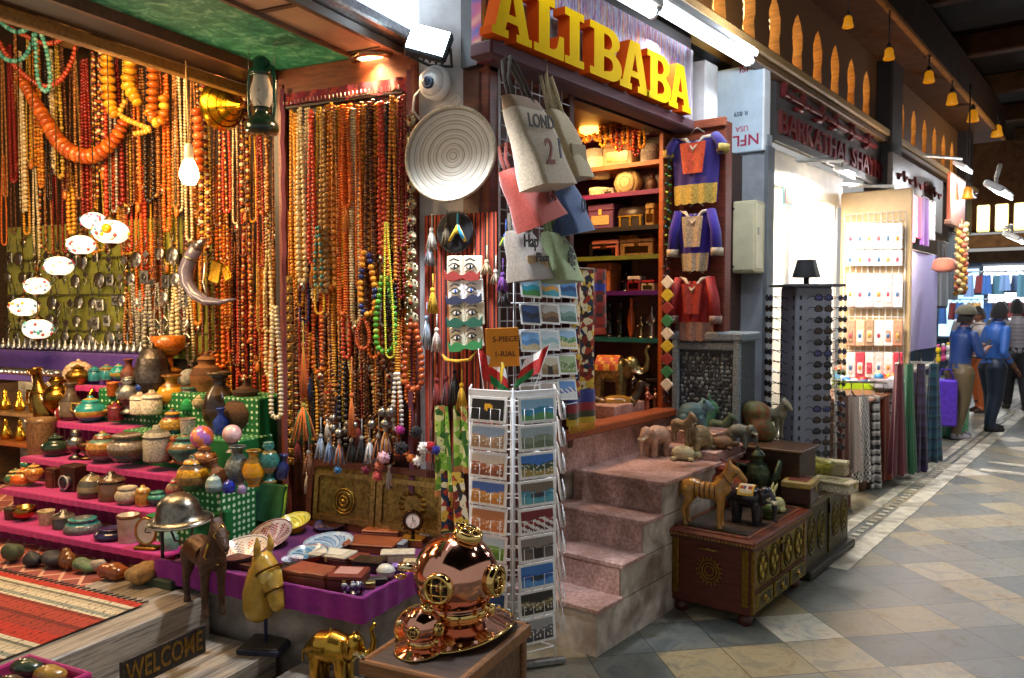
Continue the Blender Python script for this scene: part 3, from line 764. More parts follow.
def tassel(name, label, p, rz, L, cols, cat='tassel', head='d8c060', group=None, n=14, spread=.03, cord=.08):
    t = thing(name, label, cat, p, rz, group)
    g = G(); g.tube([(0, 0, cord), (.002, -.004, 0)], .003, head, 5); g.sph((0, -.004, 0), (.012, .012, .014), head, n=8, m=6); obj('cord', g, 'cloth', t)
    g = G()
    for i in range(n):
        a = 2 * PI * i / n; r = spread * (.5 + .5 * ((i * 7) % 5) / 4)
        g.tube([(0, -.004, 0), (r * .5 * math.cos(a), r * .5 * math.sin(a) - .006, -L * .35), (r * math.cos(a), r * math.sin(a) - .006, -L * (.85 + .15 * ((i * 3) % 4) / 3))], .0045, cols[i % len(cols)], 4)
    obj('strands', g, 'cloth', t)
    return t
ks = [('white beaded key ring charm hung beside the felt patch on the rug', 432, 230, ['e8e4d8', 'b0a898'], .1), ('brown thread charm on the black felt patch', 447, 226, ['4a3a2a', '7a6a4a'], .1),
      ('pale pendant charm beside the top eye mask', 487, 262, ['d8c49a', 'b89a6a'], .06), ('silver charm beside the second eye mask', 496, 272, ['c8c0b0', '8a6a4a'], .06),
      ('yellow tassel between the necklace panel and the rug', 433, 290, ['e0b820', 'c89a10'], .12), ('white and grey tassel next to the yellow tassel by the rug', 430, 246, ['c8c4c0', '8890a0'], .1),
      ('pale blue tassel hanging beside the green-edged eye mask', 427, 318, ['8aa0b8', 'c8d0d8'], .16), ('white fringe tassel under the pale blue tassel', 437, 330, ['e8e0d4', 'b8b0a8', 'd8a8a0'], .11),
      ('blue and lime wool ball charm beside the felt patch', 506, 236, ['2050a0', 'a8c020'], .05), ('purple yarn charm below the wool ball on the wire grid', 503, 275, ['5a2a80', '8a3aa0'], .08), ('black wool tassel at the edge of the red rug', 504, 292, ['1a1418', '302028'], .07),
      ('red chain tassel at the bottom corner of the red rug', 437, 380, ['8a1a18', 'b03020', '5a1010'], .2), ('dark red beaded tassel under the gold mask', 447, 378, ['7a1414', '300808'], .22), ('black wool tassel under the gold crescent mask', 455, 372, ['14100e', '241a1a'], .16), ('yellow yarn tassel near the top of the card spinner', 462, 385, ['e0b010', 'c89000'], .12)]
for lb, x, y, c, L in ks: tassel('tassel', lb, PV(x, y, -.07), TH, L, c, head=c[0], group='charms and tassels on the striped rug')

# green printed scarves hanging under the rug
for i, (lb, x0, x1, mt) in enumerate((('bright green printed scarf folded and hanging below the rug', 436, 456, 'green_print'), ('lime green printed scarf beside the card spinner', 456, 471, 'green_print'), ('dark green printed scarf hung low between brass panel and card spinner', 444, 470, 'suzani'))):
    y = 405 if i < 2 else 470
    p = PV(x0, y, -.1 + .03 * i * (i < 2)); w = (x1 - x0) * ppm(p); h = (.42, .3, .3)[i]
    o = thing('printed_scarf', lb, 'scarf', p, TH)
    g = G(); g.sheet(lambda a, b: (a * w * (.8 + .3 * b), -.02 * math.sin(a * 9 + i) - .01, -b * h), 18, 8, 'ffffff'); obj('folds', g, mt, o)
    g = G(); g.sheet(lambda a, b: (a * w * 1.1, -.02 * math.sin(a * 9 + i) - .012, -h - b * .03), 18, 1, 'c87a3a' if i < 2 else '1c4a24'); obj('hem', g, 'cloth', o)

# ================================================================== price card, flags, card spinner
SC = np.array([-2.225, 2.84, 0.0])
SPR = math.atan2(*(-(SC[:2]))[::-1]) + PI / 2      # local -y looks to the street corner the photo was taken from
t = thing('postcard_spinner', 'tall white wire postcard spinner in front of the pink stone steps', 'display stand', SC, SPR)
g = G(); g.cyl((0, 0, .03), (0, 0, 1.27), .012, 'b8bcc0'); obj('pole', g, 'paint', t)
g = G()
for a in (.3, .3 + PI / 2): g.box((0, 0, .02), (.5, .035, .03), 'a8acb0', (0, 0, a), bev=.005)
obj('base', g, 'silver', t)
g = G(); hx = [(.215 * math.cos(k * PI / 3 - PI / 2), .215 * math.sin(k * PI / 3 - PI / 2)) for k in range(6)]
for z in np.linspace(.16, 1.2, 10):
    g.tube([(x, y, z) for x, y in hx], .003, 'f0f0f2', 5, closed=True)
    for x, y in hx[::1]: g.cyl((0, 0, z), (x, y, z), .0025, 'f0f0f2', n=5)
for x, y in hx: g.cyl((x, y, .1), (x, y, 1.26), .004, 'f0f0f2', n=6)
obj('wire_cage', g, 'paint', t)
g = G()
for k in (0, 5, 1, 4):
    a = (k + .5) * PI / 3 - PI / 2; c, s = math.cos(a), math.sin(a)
    g.box((c * .188, s * .188, 1.275), (.205, .006, .03), 'f4f4f6', (0, 0, a + PI / 2), bev=.002)
obj('header_board', g, 'paint', t)
def picture(w, h, kind):
    g = G(); g.box((0, 0, 0), (w, .003, h), 'f6f6f4', bev=.0008)
    sky, mid, low, ex = kind
    def cf(a, b):
        z = b + .06 * math.sin(a * 7 + len(str(ex)))
        if ex == 'sun': return 'f0b020' if math.hypot((a - .52) * 1.5, b - .62) < .2 and not (abs(a - .55) < .04 and b < .6) else ('100c08' if z < .35 or abs(a - .56) < .05 and b < .55 else low)
        if z > .58: return sky
        if ex == 'dots' and (int(a * 20) * 73 ^ int(b * 14) * 151) % 7 == 0 and b > .12: return 'e8e0d0'
        if ex == 'boat' and abs(a - .5) < .2 and .3 < b < .5: return '2a3040'
        if ex == 'stripe' and int((a + b) * 6) % 2: return 'e8e4e0'
        if ex == 'arch' and abs(a - .5) < .14 and b < .5: return '241a14'
        return mid if z > .3 else low
    g.sheet(lambda a, b: ((a - .5) * w * .86, -.003, (b - .5) * h * .8), 20, 14, 'fff', False, cf=cf)
    return g
CARDS = {
 5: [('orange sunset with a dark camel silhouette', ('2a1a0a', '1a1008', '201408', 'sun')), ('pale desert with a row of people', ('9ab0d0', 'c0a488', 'a88462', 'dots')), ('red rock and orange crowd', ('d8ccc0', 'b86a40', '8a4a2c', 'dots')), ('yellow dunes under blue sky', ('4a6ab8', 'd89a48', 'c0802c', 'dots')), ('orange dunes with small dots', ('b87848', 'd0905c', 'c87838', 'dots')), ('bright green hills', ('c0d8e8', '7aa83c', '5a8a2a', '')), ('blue sky over golden field', ('3a68b8', '8aa0c8', 'd0a030', '')), ('dark blue sea', ('2a4a80', '203a68', '14284a', 'boat')), ('dark blue night scene', ('22304e', '141c30', '0e1420', ''))],
 0: [('turquoise bay with green headland', ('8ab8d8', '2a88b0', '5a9a5a', '')), ('grey-green mountain valley', ('a8b8c0', '8a9a80', '6a7a60', '')), ('blue sky with dark palm trees', ('3a78d0', '3a5028', 'a89040', 'dots')), ('blue river canyon pool', ('7a6a58', '3a90a8', '5aa8b8', 'boat')), ('red and white dancing costumes', ('7a1420', '981c28', '601018', 'stripe')), ('grey-brown old street', ('8a8078', '5a5048', '6a5c50', 'arch')), ('deep blue sea with leaping dolphin', ('3a78c8', '2a60b0', '5a98d8', 'boat')), ('black and gold carved doorway', ('2a2620', '8a7a50', '3a3428', 'dots')), ('grey stone ruins', ('a0a0a4', '5a5a60', '404048', 'dots'))],
 1: [('mosque courtyard', ('c0d0e0', 'a88a68', 'd0b890', 'arch')), ('blue harbour', ('7aa8e0', '3a70b8', '2a5a90', 'boat')), ('white sailing boats', ('8ac0f0', 'e8f0f8', '3a80c8', 'stripe')), ('sandy fort', ('b0c8e0', 'c0a070', '9a7a50', 'arch')), ('green oasis', ('a0c0d8', '5a8a48', '7a6a40', '')), ('pale seashore', ('c8d8e8', 'a8c8d8', 'd8c8a0', '')), ('rose garden', ('d8a8a8', 'a84a58', '5a7a3a', 'dots')), ('brown mountain pass', ('a8a8b0', '8a7058', '6a5040', '')), ('misty cliffs', ('c8ccd0', '9098a0', '606870', ''))]}
FACE = {5: 'sunset column', 0: 'turquoise bay column', 1: 'side column by the steps'}
Ms = TR(SC, (0, 0, SPR))
for k, lst in CARDS.items():
    a = (k + .5) * PI / 3 - PI / 2
    for i, (nm, kd) in enumerate(lst):
        z = 1.208 - i * .1185
        lp = Ms @ Vector((math.cos(a) * .21, math.sin(a) * .21, z))
        o = thing('postcard', 'postcard of %s, %s row in the spinner\'s %s' % (nm, nth(i), FACE[k]), 'postcard', lp, 0, 'postcards on the wire spinner', rot=(-.14, 0, SPR + a + PI / 2))
        obj('print', picture(.186, .108, kd), 'photo', o)
# pockets belong to the stand
g = G()
for k in CARDS:
    a = (k + .5) * PI / 3 - PI / 2
    for i in range(9):
        M = TR((math.cos(a) * .213, math.sin(a) * .213, 1.208 - i * .1185), (-.1, 0, a + PI / 2))
        for x in (-.05, .05): g.tube([(x - .025, 0, -.06), (x - .025, -.014, -.05), (x - .025, -.014, .005), (x + .02, -.014, .005), (x + .02, -.014, -.05), (x + .02, 0, -.06)], .0018, 'f4f4f6', 4, M=M)
        g.box((0, .006, .0), (.185, .003, .112), 'e8e8ea', M=M)
obj('card_pocket', g, 'paint', t)
top = lambda dx, dy, z=1.24: Ms @ Vector((dx, dy, z))
t = thing('price_sign', 'orange card reading 5-PIECE 1-RIAL on a yellow stick above the spinner', 'sign', top(-.045, -.05, 1.2), SPR)
g = G(); g.box((0, 0, .265), (.145, .004, .17), 'e8901c', (0, -.04, 0), bev=.001); obj('card', g, 'paper', t)
g = G(); g.cyl((0, .005, 0), (0, .006, .2), .011, 'e0b414', n=8); g.cyl((0, .0, -.02), (0, .0, .06), .024, 'e0b414', r1=.014, n=10); obj('stick', g, 'paint', t)
g = G(); g.join(text('5-PIECE', .034, .002, '5a3410', TR((.012, -.004, .3), (0, -.04, 0)))); g.join(text('1-RIAL', .034, .002, '5a3410', TR((.012, -.004, .235), (0, -.04, 0)))); obj('lettering', g, 'paper', t)
def flag(label, p, pole, fw, lean):
    t = thing('hand_flag', label, 'flag', p, SPR)
    g = G(); g.cyl((0, 0, -.02), pole, .003, 'f0f0f0', n=6); obj('flag_pole', g, 'paint', t)
    P = np.array(pole); dv = -P / np.linalg.norm(P); hgt = .13
    def fn(a, b): return tuple(P + dv * hgt * b + np.array([fw * a, -.018 * math.sin(a * 7 + b * 2), -lean * a * 1.0 - .0 * b]))
    def cf(a, b):
        if a < .3: return 'c8201c'
        return ('f2f0ee', 'c8201c', '1a7a3a')[min(2, int(b * 3))]
    g = G(); g.sheet(fn, 20, 12, 'fff', cf=cf); obj('flag_cloth', g, 'cloth', t)
flag('small red, white and green flag at the rug end of the spinner top', top(-.12, -.05), (-.03, 0, .22), .12, .09)
flag('small red, white and green flag leaning toward the steps on the spinner', top(.07, -.09), (.09, 0, .24), -.11, .07)

# second, wall-hung postcard rack behind
t = thing('postcard_rack', 'white wire postcard rack fixed on the wall below the tote bags', 'display stand', (-2.47, 3.16, 1.1), RF)
g = G()
for x in (0, .17, .34, .5): g.cyl((x, 0, 0), (x, 0, .74), .003, 'e0e0e4', n=5)
for i in range(6):
    for k in range(2): g.cyl((-.02, -.03 * k, .02 + i * .135), (.52, -.03 * k, .02 + i * .135), .003, 'e0e0e4', n=5)
obj('wire_frame', g, 'paint', t)
SCN = ['green island bay', 'yellow rocky bay', 'dark blue lagoon', 'night harbour', 'brown gorge', 'grey-green wadi', 'blue shore', 'pale surf', 'palm beach', 'black night market', 'tan walls', 'white horses in a field', 'brown ruins', 'red cliffs', 'blue towers']
PAL = [('a8d0e8', '3a9ab0', '4a8a4a', ''), ('88b8e0', 'd8a050', '4aa0b0', ''), ('5a90d0', '2a4a78', '3a78a8', ''), ('3a5a90', '202c48', '28406a', 'boat'), ('b8b0a8', '8a6a4a', '5a4030', ''), ('b8c8c8', '7a9a90', '5a7a70', ''), ('7ab0e8', '5a90c8', 'c8b890', ''), ('c8d8e0', '98c0c8', 'd0d8d0', ''), ('a0c8e8', '5a9a5a', 'd8c890', 'dots'), ('201c28', '14141c', '2a2a38', 'dots'), ('d0c8b0', 'a89068', '8a7048', 'arch'), ('b0c898', '6a8a48', '8aa060', 'dots'), ('a89888', '7a5a40', '5a4030', 'arch'), ('c8b8b0', 'a8503c', '783020', ''), ('6aa0e0', '3a68b8', 'e0e8f0', 'stripe')]
for r in range(5):
    for c in range(3):
        i = r * 3 + c
        o = thing('postcard', 'postcard of %s in the wall rack, %s row down' % (SCN[i], nth(r)), 'postcard', (-2.43, 3.245 + c * .165, 1.74 - r * .135), 0, 'postcards in the wall rack', rot=(-.2, .06, RF - .1))
        obj('print', picture(.15, .11, PAL[i]), 'photo', o)

# ================================================================== trunk with diving helmets
t = thing('helmet_chest', 'low carved wooden chest carrying the two copper diving helmets', 'trunk', (-1.93, 2.1, 0), TH)
g = G(); g.box((0, 0, .2), (.34, .5, .4), '6a4a2e', bev=.01); obj('body', g, 'carved', t)
g = G(); g.box((0, 0, .43), (.38, .54, .045), '4a3a30', bev=.008); obj('lid', g, 'woodx', t)
g = G()
for y in (-.262, .262): g.box((0, y, .433), (.39, .025, .052), '8a5c34', bev=.006)
for x in (-.182, .182): g.box((x, 0, .433), (.025, .55, .052), '8a5c34', bev=.006)
for x in (-.165, .165):
    for y in (-.245, .245): g.box((x, y, .2), (.035, .035, .41), '7a5230', bev=.006)
obj('edge_moulding', g, 'woodx', t)
def helmet(label, p, r, face):
    t = thing('diving_helmet', label, 'diving helmet', p, face)
    cz = r * 1.3; cop, br = 'dca088', 'e2c078'
    g = G(); prof = [(r * .72, r * .52), (r * .78, r * .66)] + [(r * math.cos(a), cz + r * .98 * math.sin(a)) for a in np.linspace(-.75, PI / 2, 18)]
    g.lathe(prof, cop, n=36); obj('dome', g, 'polished', t)
    g = G(); g.lathe([(r * .74, r * .4), (r * .8, r * .43), (r * .8, r * .57), (r * .74, r * .62)], br, n=32)
    for i in range(10): a = i * PI / 5; g.box((r * .82 * math.cos(a), r * .82 * math.sin(a), r * .5), (r * .08, r * .08, r * .13), br, (0, 0, a), bev=r * .02)
    obj('neck_ring', g, 'polished', t)
    def fn(a, b):
        an = a * 2 * PI; k = b ** 1.1; rr = r * (.74 + .62 * k)
        dz = r * (.44 - .2 * k ** .8 - .2 * k * k * abs(math.cos(an)) ** 1.5)
        return (rr * 1.12 * math.cos(an) if 0 else rr * (1 + .12 * k) * math.cos(an), rr * math.sin(an), dz)
    g = G(); g.sheet(fn, 48, 12, cop); obj('breastplate', g, 'polished', t)
    g = G(); g.tube([fn(i / 48, 1) for i in range(48)], r * .035, br, 6, closed=True)
    for i in range(12): q = fn(i / 12 + .02, .86); g.sph(q, (r * .05,) * 3, br, n=8, m=5)
    obj('rim', g, 'polished', t)
    def port(an, el, rad, name='window', grille=True):
        M = Matrix.Translation((0, 0, cz)) @ Euler((el, 0, an)).to_matrix().to_4x4() @ Matrix.Translation((0, -r * .93, 0))
        q = G(); q.lathe([(rad * .8, 0), (rad, 0), (rad * 1.05, r * .1), (rad, r * .22), (rad * .8, r * .24), (rad * .76, r * .12), (rad * .76, 0)], br, rot=(PI / 2, 0, 0), n=24, M=M)
        w = obj(name, q, 'polished', t)
        q = G(); q.lathe([(0, r * .06), (rad * .8, r * .06)], '14100c', rot=(PI / 2, 0, 0), n=20, M=M); obj('pane', q, 'gloss', w)
        q = G()
        for k in (-.33, .33):
            L = rad * .8
            q.tube([(k * rad, -r * .2, -L), (k * rad, -r * .26, 0), (k * rad, -r * .2, L)], rad * .07, br, 6, M=M); q.tube([(-L, -r * .2, k * rad), (0, -r * .26, k * rad), (L, -r * .2, k * rad)], rad * .07, br, 6, M=M)
        obj('grille', q, 'polished', w)
    port(0, 0, r * .36); port(-PI / 2 + .15, 0, r * .34); port(PI / 2 - .1, 0, r * .34); port(0, -1.25, r * .34)
    g = G(); g.tube([(-r * .3, r * .9, cz + r * .1), (-r * .45, r * 1.3, cz + r * .12)], r * .1, 'e8d8b0', 10); g.tor((-r * .45, r * 1.25, cz - r * .1), r * .12, r * .03, br); obj('air_valve', g, 'polished', t)
    g = G(); g.cyl((-r * .25, -r * .9, cz - r * .5), (-r * .3, -r * 1.1, cz - r * .55), r * .11, br); g.sph((-r * .3, -r * 1.12, cz - r * .55), (r * .13, r * .08, r * .13), br); obj('exhaust_valve', g, 'polished', t)
vd = math.atan2(RT[1] * .9 - FW[1] * .45, RT[0] * .9 - FW[0] * .45) + PI / 2
helmet('large polished copper diving helmet with brass grilled windows', (-1.99, 2.2, .454), .157, vd)
helmet('small copper and brass diving helmet in front of the large one', tuple(PZ(422, 650, .454)[:2]) + (.454,), .066, vd)
# ================================================================== bead strings
def beads(path, r, shape=.8, cols=None, every=None, grad=None, lumpy=0, n=8, m=5):
    """beads strung along a path; every = (k, colour, scale) for accent beads; grad = end size factor"""
    P = np.array(path, float); d = np.r_[0, np.cumsum(np.linalg.norm(np.diff(P, axis=0), axis=1))]
    g = G(); s = 0; i = 0; L = d[-1]
    sv_, sf = t_sph(n, m)
    while s < L and i < 400:
        f = s / L; rr = r
        if grad: rr = r * (grad + (1 - grad) * math.sin(PI * f))
        c = cols[i % len(cols)]
        if every and i % every[0] == 0: c = every[1]; rr *= every[2]
        if lumpy: rr *= 1 + R.uniform(-lumpy, lumpy)
        s2 = s + rr * shape
        if s2 > L: break
        p = np.array([np.interp(s2, d, P[:, k]) for k in range(3)])
        q = np.array([np.interp(min(s2 + rr, L), d, P[:, k]) - np.interp(max(s2 - rr, 0), d, P[:, k]) for k in range(3)])
        q /= np.linalg.norm(q) + 1e-9
        a = np.cross(q, (0, 1.0, 0)); a /= np.linalg.norm(a) + 1e-9; b = np.cross(q, a)
        M = np.eye(4); M[:3, 0] = a * rr; M[:3, 1] = b * rr; M[:3, 2] = q * rr * shape; M[:3, 3] = p
        g.add(sv_, sf, jit(c, .14) if i % 3 == 0 else c, True, M)
        s += 2 * rr * shape; i += 1
    g.tube(P[::max(1, len(P) // 24)], r * .14, '4a3018', 4)
    return g
def loop(w, L, sway=0):
    pts = []
    for i in range(17): f = i / 16; pts.append((-w / 2 * min(1, .25 + f * 1.2) + sway * f, 0, -f * (L - w / 2)))
    for i in range(1, 9): a = PI + PI * i / 9; pts.append((w / 2 * math.cos(a) + sway, 0, -(L - w / 2) + w / 2 * math.sin(a)))
    for i in range(17): f = 1 - i / 16; pts.append((w / 2 * min(1, .25 + f * 1.2) + sway * f, 0, -f * (L - w / 2)))
    return pts
PALS = {'amber': ['c87a1c', 'b8661a', 'd89030'], 'honey': ['e0a030', 'd08c20'], 'yellow': ['e0b020', 'e8c040'], 'orange': ['c85a18', 'd8701c'], 'coral': ['b83a20', 'c84a2c'],
        'dark red': ['7a1a14', '8a2418'], 'brown': ['5a3018', '7a4a24', '4a2410'], 'bone': ['d8c498', 'c8b080', 'e0d0a8'], 'black': ['1c1614', '2a201c'], 'turquoise': ['3a9a8a', '58b0a0', '2a7a78'],
        'silver': ['b0a898', '8a8478'], 'wood': ['a06a34', '8a5424', 'b87c40'], 'white': ['e0d8c8', 'cfc6b4'], 'blue': ['24346a', '3a4a8a'], 'green': ['4a7a2a', '68a038'], 'mixed': ['a8501c', '3a2418', 'c89030', '6a1c18', 'd8c498'], 'tan': ['b08850', '98703c'], 'gold': ['c8a040', 'a8842c']}
SHAPE = ('round', 'chunky', 'fine', 'disc', 'lumpy')
def necklace(v, px, py, L, pal, shp, w=None, where='', k=0, dv=0.0, pend=None, every=None, grp=None):
    p = PV(px, py, v + dv)
    r, sh, lum = {'round': (.0108, .92, 0), 'chunky': (.0185, .85, 0), 'fine': (.0078, .95, 0), 'disc': (.0165, .42, 0), 'lumpy': (.014, .8, .28)}[shp]
    w = w or R.uniform(.035, .075)
    g = beads(loop(w, L, R.uniform(-.015, .015)), r, sh, PALS[pal], every, .6 if shp == 'chunky' else None, lum)
    kind = {'round': 'round bead', 'chunky': 'chunky bead', 'fine': 'fine bead', 'disc': 'disc bead', 'lumpy': 'nugget bead'}[shp]
    lb = '%s %s necklace, %s' % (pal, kind, where)
    if pend:
        t = thing('necklace', lb + ' with ' + pend[0], 'necklace', p, TH, grp)
        obj('bead_string', g, 'bead', t)
        q = G(); z = -L
        if pend[0] == 'tassel':
            q.sph((0, 0, z - .012), .012, pend[1], n=8, m=6)
            for i in range(10): a = i * .628; q.tube([(0, 0, z - .012), (.012 * math.cos(a), .012 * math.sin(a), z - .05), (.02 * math.cos(a), .016 * math.sin(a), z - .11 - .01 * (i % 3))], .0045, pend[1], 4)
            obj('tassel', q, 'cloth', t)
        elif pend[0].endswith('pendant'):
            q.lathe([(0, -.008), (.024, -.006), (.028, 0), (.024, .006), (0, .008)], pend[1], (0, 0, z - .028), rot=(PI / 2, 0, 0)); q.tor((0, 0, z - .003), .007, .002, pend[1], (PI / 2, 0, 0), 10)
            q.sph((0, -.009, z - .028), (.011, .005, .011), '8a2a1c'); obj('pendant', q, 'silver', t)
        else:
            q.sph((0, 0, z - .03), (.02, .014, .032), pend[1]); q.cyl((0, 0, z), (0, 0, z - .012), .006, 'b0a060', n=8); obj('pendant', q, 'bead', t)
        return t
    return tag(obj('necklace', g, 'bead', None, p, (0, 0, TH)), lb, 'necklace', grp)
def pick(ws): return R.choices([w[0] for w in ws], [w[1] for w in ws])[0]
WARM = [('amber', 8), ('honey', 3), ('orange', 7), ('yellow', 1), ('brown', 6), ('wood', 5), ('mixed', 4), ('coral', 2), ('dark red', 4), ('bone', 2), ('tan', 2), ('black', 3), ('silver', 1)]
LEFT = [('amber', 6), ('honey', 3), ('orange', 3), ('brown', 7), ('bone', 4), ('coral', 2), ('mixed', 5), ('wood', 6), ('dark red', 4), ('turquoise', 1), ('black', 3), ('gold', 4), ('yellow', 1), ('silver', 1)]
SH = [('round', 5), ('chunky', 2), ('fine', 5), ('disc', 2), ('lumpy', 3)]
# hook rails: dark board behind
g = G(); g.box((-.88, -.02, 2.735), (.78, .02, .012), '2a1a14')
rail = thing('hook_rail', 'dark rail with metal hooks along the top of the necklace panel', 'rail', OO, TH); obj('rail', g, 'wood', rail)
g = G()
for i in range(30): g.tube([(-1.25 + i * .026, -.02, 2.75), (-1.25 + i * .026, -.05, 2.74), (-1.25 + i * .026, -.055, 2.765)], .003, 'c8c4c0', 4)
obj('hook', g, 'silver', rail)
t = thing('red_bunting', 'crimson scalloped cloth trim across the top of the necklace panel', 'cloth trim', LS(-1.29, -.015, 2.81), TH)
g = G(); g.sheet(lambda a, b: (a * .84, -.012 - .006 * math.sin(a * 50), -.0 - b * (.05 + .03 * abs(math.sin(a * 14)))), 60, 4, '9a1830', cf=lambda a, b: ('8a1430', '6a1028', 'a03028', '7a1838')[int(a * 23 + b * 2) % 4]); obj('scallops', g, 'cloth', t)
g = G()
for x in (.0, .83): g.sheet(lambda a, b: (x + a * .03, -.02 - .006 * math.sin(b * 60), .03 - b * 2.2), 2, 30, '5a1030')
obj('side_ribbon', g, 'cloth', t)

# --- panel, three layers
xs = np.linspace(292, 404, 30)
fix = {1: ('honey', 'round'), 3: ('blue', 'fine'), 4: ('bone', 'round'), 7: ('yellow', 'fine'), 9: ('amber', 'chunky'), 12: ('yellow', 'disc'), 14: ('orange', 'disc'), 19: ('amber', 'chunky'), 22: ('amber', 'chunky'), 24: ('white', 'fine'), 26: ('amber', 'round'), 27: ('yellow', 'fine'), 28: ('dark red', 'round'), 29: ('dark red', 'fine')}
for i, x in enumerate(xs):
    p, s = fix.get(i, (pick(WARM), pick(SH)))
    y = 113 + R.uniform(-4, 4) - (x - 292) * .14
    L = R.uniform(.75, 1.15) if i not in (14,) else .52
    if i in (19, 22): L = .8 if i == 19 else .95
    necklace(-.06, x, y, L, p, s, where='%s hook of the panel\'s top rail' % nth(i), grp='necklaces on the top rail of the panel', w=R.uniform(.03, .06), dv=-.012 * (i % 3), pend=(('silver pendant', 'a8a090') if i % 7 == 2 else ('tassel', 'c87820') if i % 9 == 5 else None))
for i, x in enumerate(np.linspace(290, 408, 26)):
    necklace(-.035, x, 222 + R.uniform(-22, 25), R.uniform(.7, 1.05), pick(WARM), pick(SH), where='%s on the panel\'s middle row' % nth(i), grp='necklaces in the middle of the panel', dv=.01 * (i % 3), pend=(('silver pendant', 'b0a898') if i % 5 == 1 else ('tassel', ('a83020', '203060', 'd8d0c0')[i % 3]) if i % 6 == 4 else ('stone drop', '8a5a2a') if i % 7 == 0 else None))
for i, x in enumerate(np.linspace(296, 404, 22)):
    necklace(-.03, x, 315 + R.uniform(-14, 22), R.uniform(.55, .8), pick(WARM), pick(SH), where='%s on the panel\'s lowest row' % nth(i), grp='necklaces low on the panel', dv=.008 * (i % 3), pend=(('silver pendant', 'b0a898') if i % 3 == 1 else ('tassel', ('7a2018', '3a4a80', 'd8d0c0', '1a1614')[i % 4]) if i % 2 == 0 else None))
# special strings on the panel
def special(label, v, px, py, pts, r, sh, cols, **k):
    return tag(obj('necklace', beads(pts, r, sh, cols, **k), 'bead', None, PV(px, py, v), (0, 0, TH)), label, 'necklace')
special('bright green round bead necklace in a wide loop on the panel', -.13, 385, 275, loop(.115, .39), .016, .95, ['4a8a20', '5aa028', '3f7a1c'], every=(9, '8a9a30', 1))
special('yellow cord string crossing the green bead necklace', -.15, 386, 222, loop(.05, .68, .02), .006, .95, ['b8c030', 'd8c038'])
special('amber necklace with a dark blue ringed centre section on the panel', -.12, 366, 250, loop(.09, .33, .01), .017, .9, ['d88a20', 'c87818', 'd88a20', '1c2450', '1c2450', 'd89428'])
special('fine deep orange bead loop below the blue ringed necklace', -.12, 363, 318, loop(.08, .16), .011, .6, ['b84a14', 'a83e10'])
special('square orange bead necklace in a long loop at the panel edge', -.1, 413, 322, loop(.1, .34), .017, .95, ['b8501c', 'a84418', 'c05a24'])
special('turquoise and wood bead string near the middle of the panel', -.12, 318, 226, loop(.045, .32), .012, .9, ['3a7a78', '8a6a30', '58988c', 'a88030'])
special('cream shell string hanging beside the chain at the panel post', -.12, 275, 305, loop(.07, .62), .016, .7, ['e0d4b0', 'd0c49a', 'eae0c4'])
special('pale yellow tubular bead necklace beside the panel post', -.1, 268, 250, loop(.06, .45), .009, 1.3, ['d8c488', 'c8b070'])
special('white and silver shell string beside the square orange necklace', -.1, 397, 372, loop(.05, .3), .013, .9, ['e4dccc', 'c8c0b0'])
# metal pieces
def chain_of(label, v, px, py, n, pitch, mk, mat='oldbrass', cat='chain'):
    t = thing('medallion_chain', label, cat, PV(px, py, v), TH); 
    for i in range(n):
        g = G(); mk(g, i); obj('medallion', g, mat, t, (0, 0, -pitch * (i + .5)))
    return t
def med(g, i):
    r = .03 if i < 9 else .042
    g.lathe([(0, .01), (r * .5, .012), (r * .6, .006), (r, .004), (r, -.002), (0, -.003)], 'b0a488', rot=(PI / 2, 0, 0), n=14); g.sph((0, -.012, 0), r * .3, '8a3020', n=8, m=6)
    for k in range(8): a = k * PI / 4; g.sph((r * .85 * math.cos(a), -.006, r * .85 * math.sin(a)), r * .17, 'c8bc98', n=6, m=4)
    g.tor((0, 0, r + .008), .009, .002, 'a09478', (PI / 2, 0, 0), 8, 4)
chain_of('column of round silver medallions at the outer edge of the necklace panel', -.08, 411, 112, 13, .083, med)
def plate(g, i): g.box((0, 0, 0), (.046, .008, .04), '8a6a3a', bev=.004); g.sph((0, -.006, 0), (.011, .006, .011), 'b8944c', n=8, m=6); g.tor((0, 0, .026), .006, .002, '6a5028', (PI / 2, 0, 0), 8, 4)
chain_of('long brown belt of square brass plates beside the panel post', -.12, 289, 275, 20, .052, plate, cat='belt')
# tassels and pompoms under the panel
tassel('tassel', 'large orange and green silk tassel hanging low on the panel by the post', PV(304, 405, -.16), TH, .2, ['d86a18', '1c7a3a', 'e07a20', 'd86a18'], n=30, spread=.07, head='a8982c', cord=.45)
tassel('tassel', 'long plain orange tassel in the middle of the low necklaces', PV(352, 395, -.14), TH, .22, ['c8641c', 'd8782c'], n=14, spread=.02, head='c8641c', cord=.2)
tassel('tassel', 'long orange ribbon tassel above the green and orange tassel', PV(304, 345, -.15), TH, .3, ['d85a14', 'e06a1c'], n=12, spread=.02, head='a83a14', cord=.1)
for i, (x, y, c) in enumerate(((321, 436, ['9ab0c8', 'e0d8cc']), (330, 440, ['6a88b8', 'b8c8d8']), (340, 442, ['c86a30', '8ab0c8']), (352, 440, ['1a1a1c', '2a2420']), (362, 438, ['121214', '241c1c']), (370, 440, ['f0ece4', '9aa8b4']), (379, 436, ['202020', 'd87820']), (386, 430, ['e09020', 'e0d0c8']), (309, 452, ['8a5a3a', 'a87048']))):
    tassel('tassel', '%s thread tassel, %s along the bottom of the necklace panel' % (('pale blue', 'blue', 'orange and blue', 'black', 'jet black', 'white', 'black and orange', 'orange and cream', 'brown leather')[i], nth(i)), PV(x, y, -.12), TH, .12, c, n=16, spread=.035, head='a8a49c', cord=.1, group='tassels along the bottom of the necklace panel')
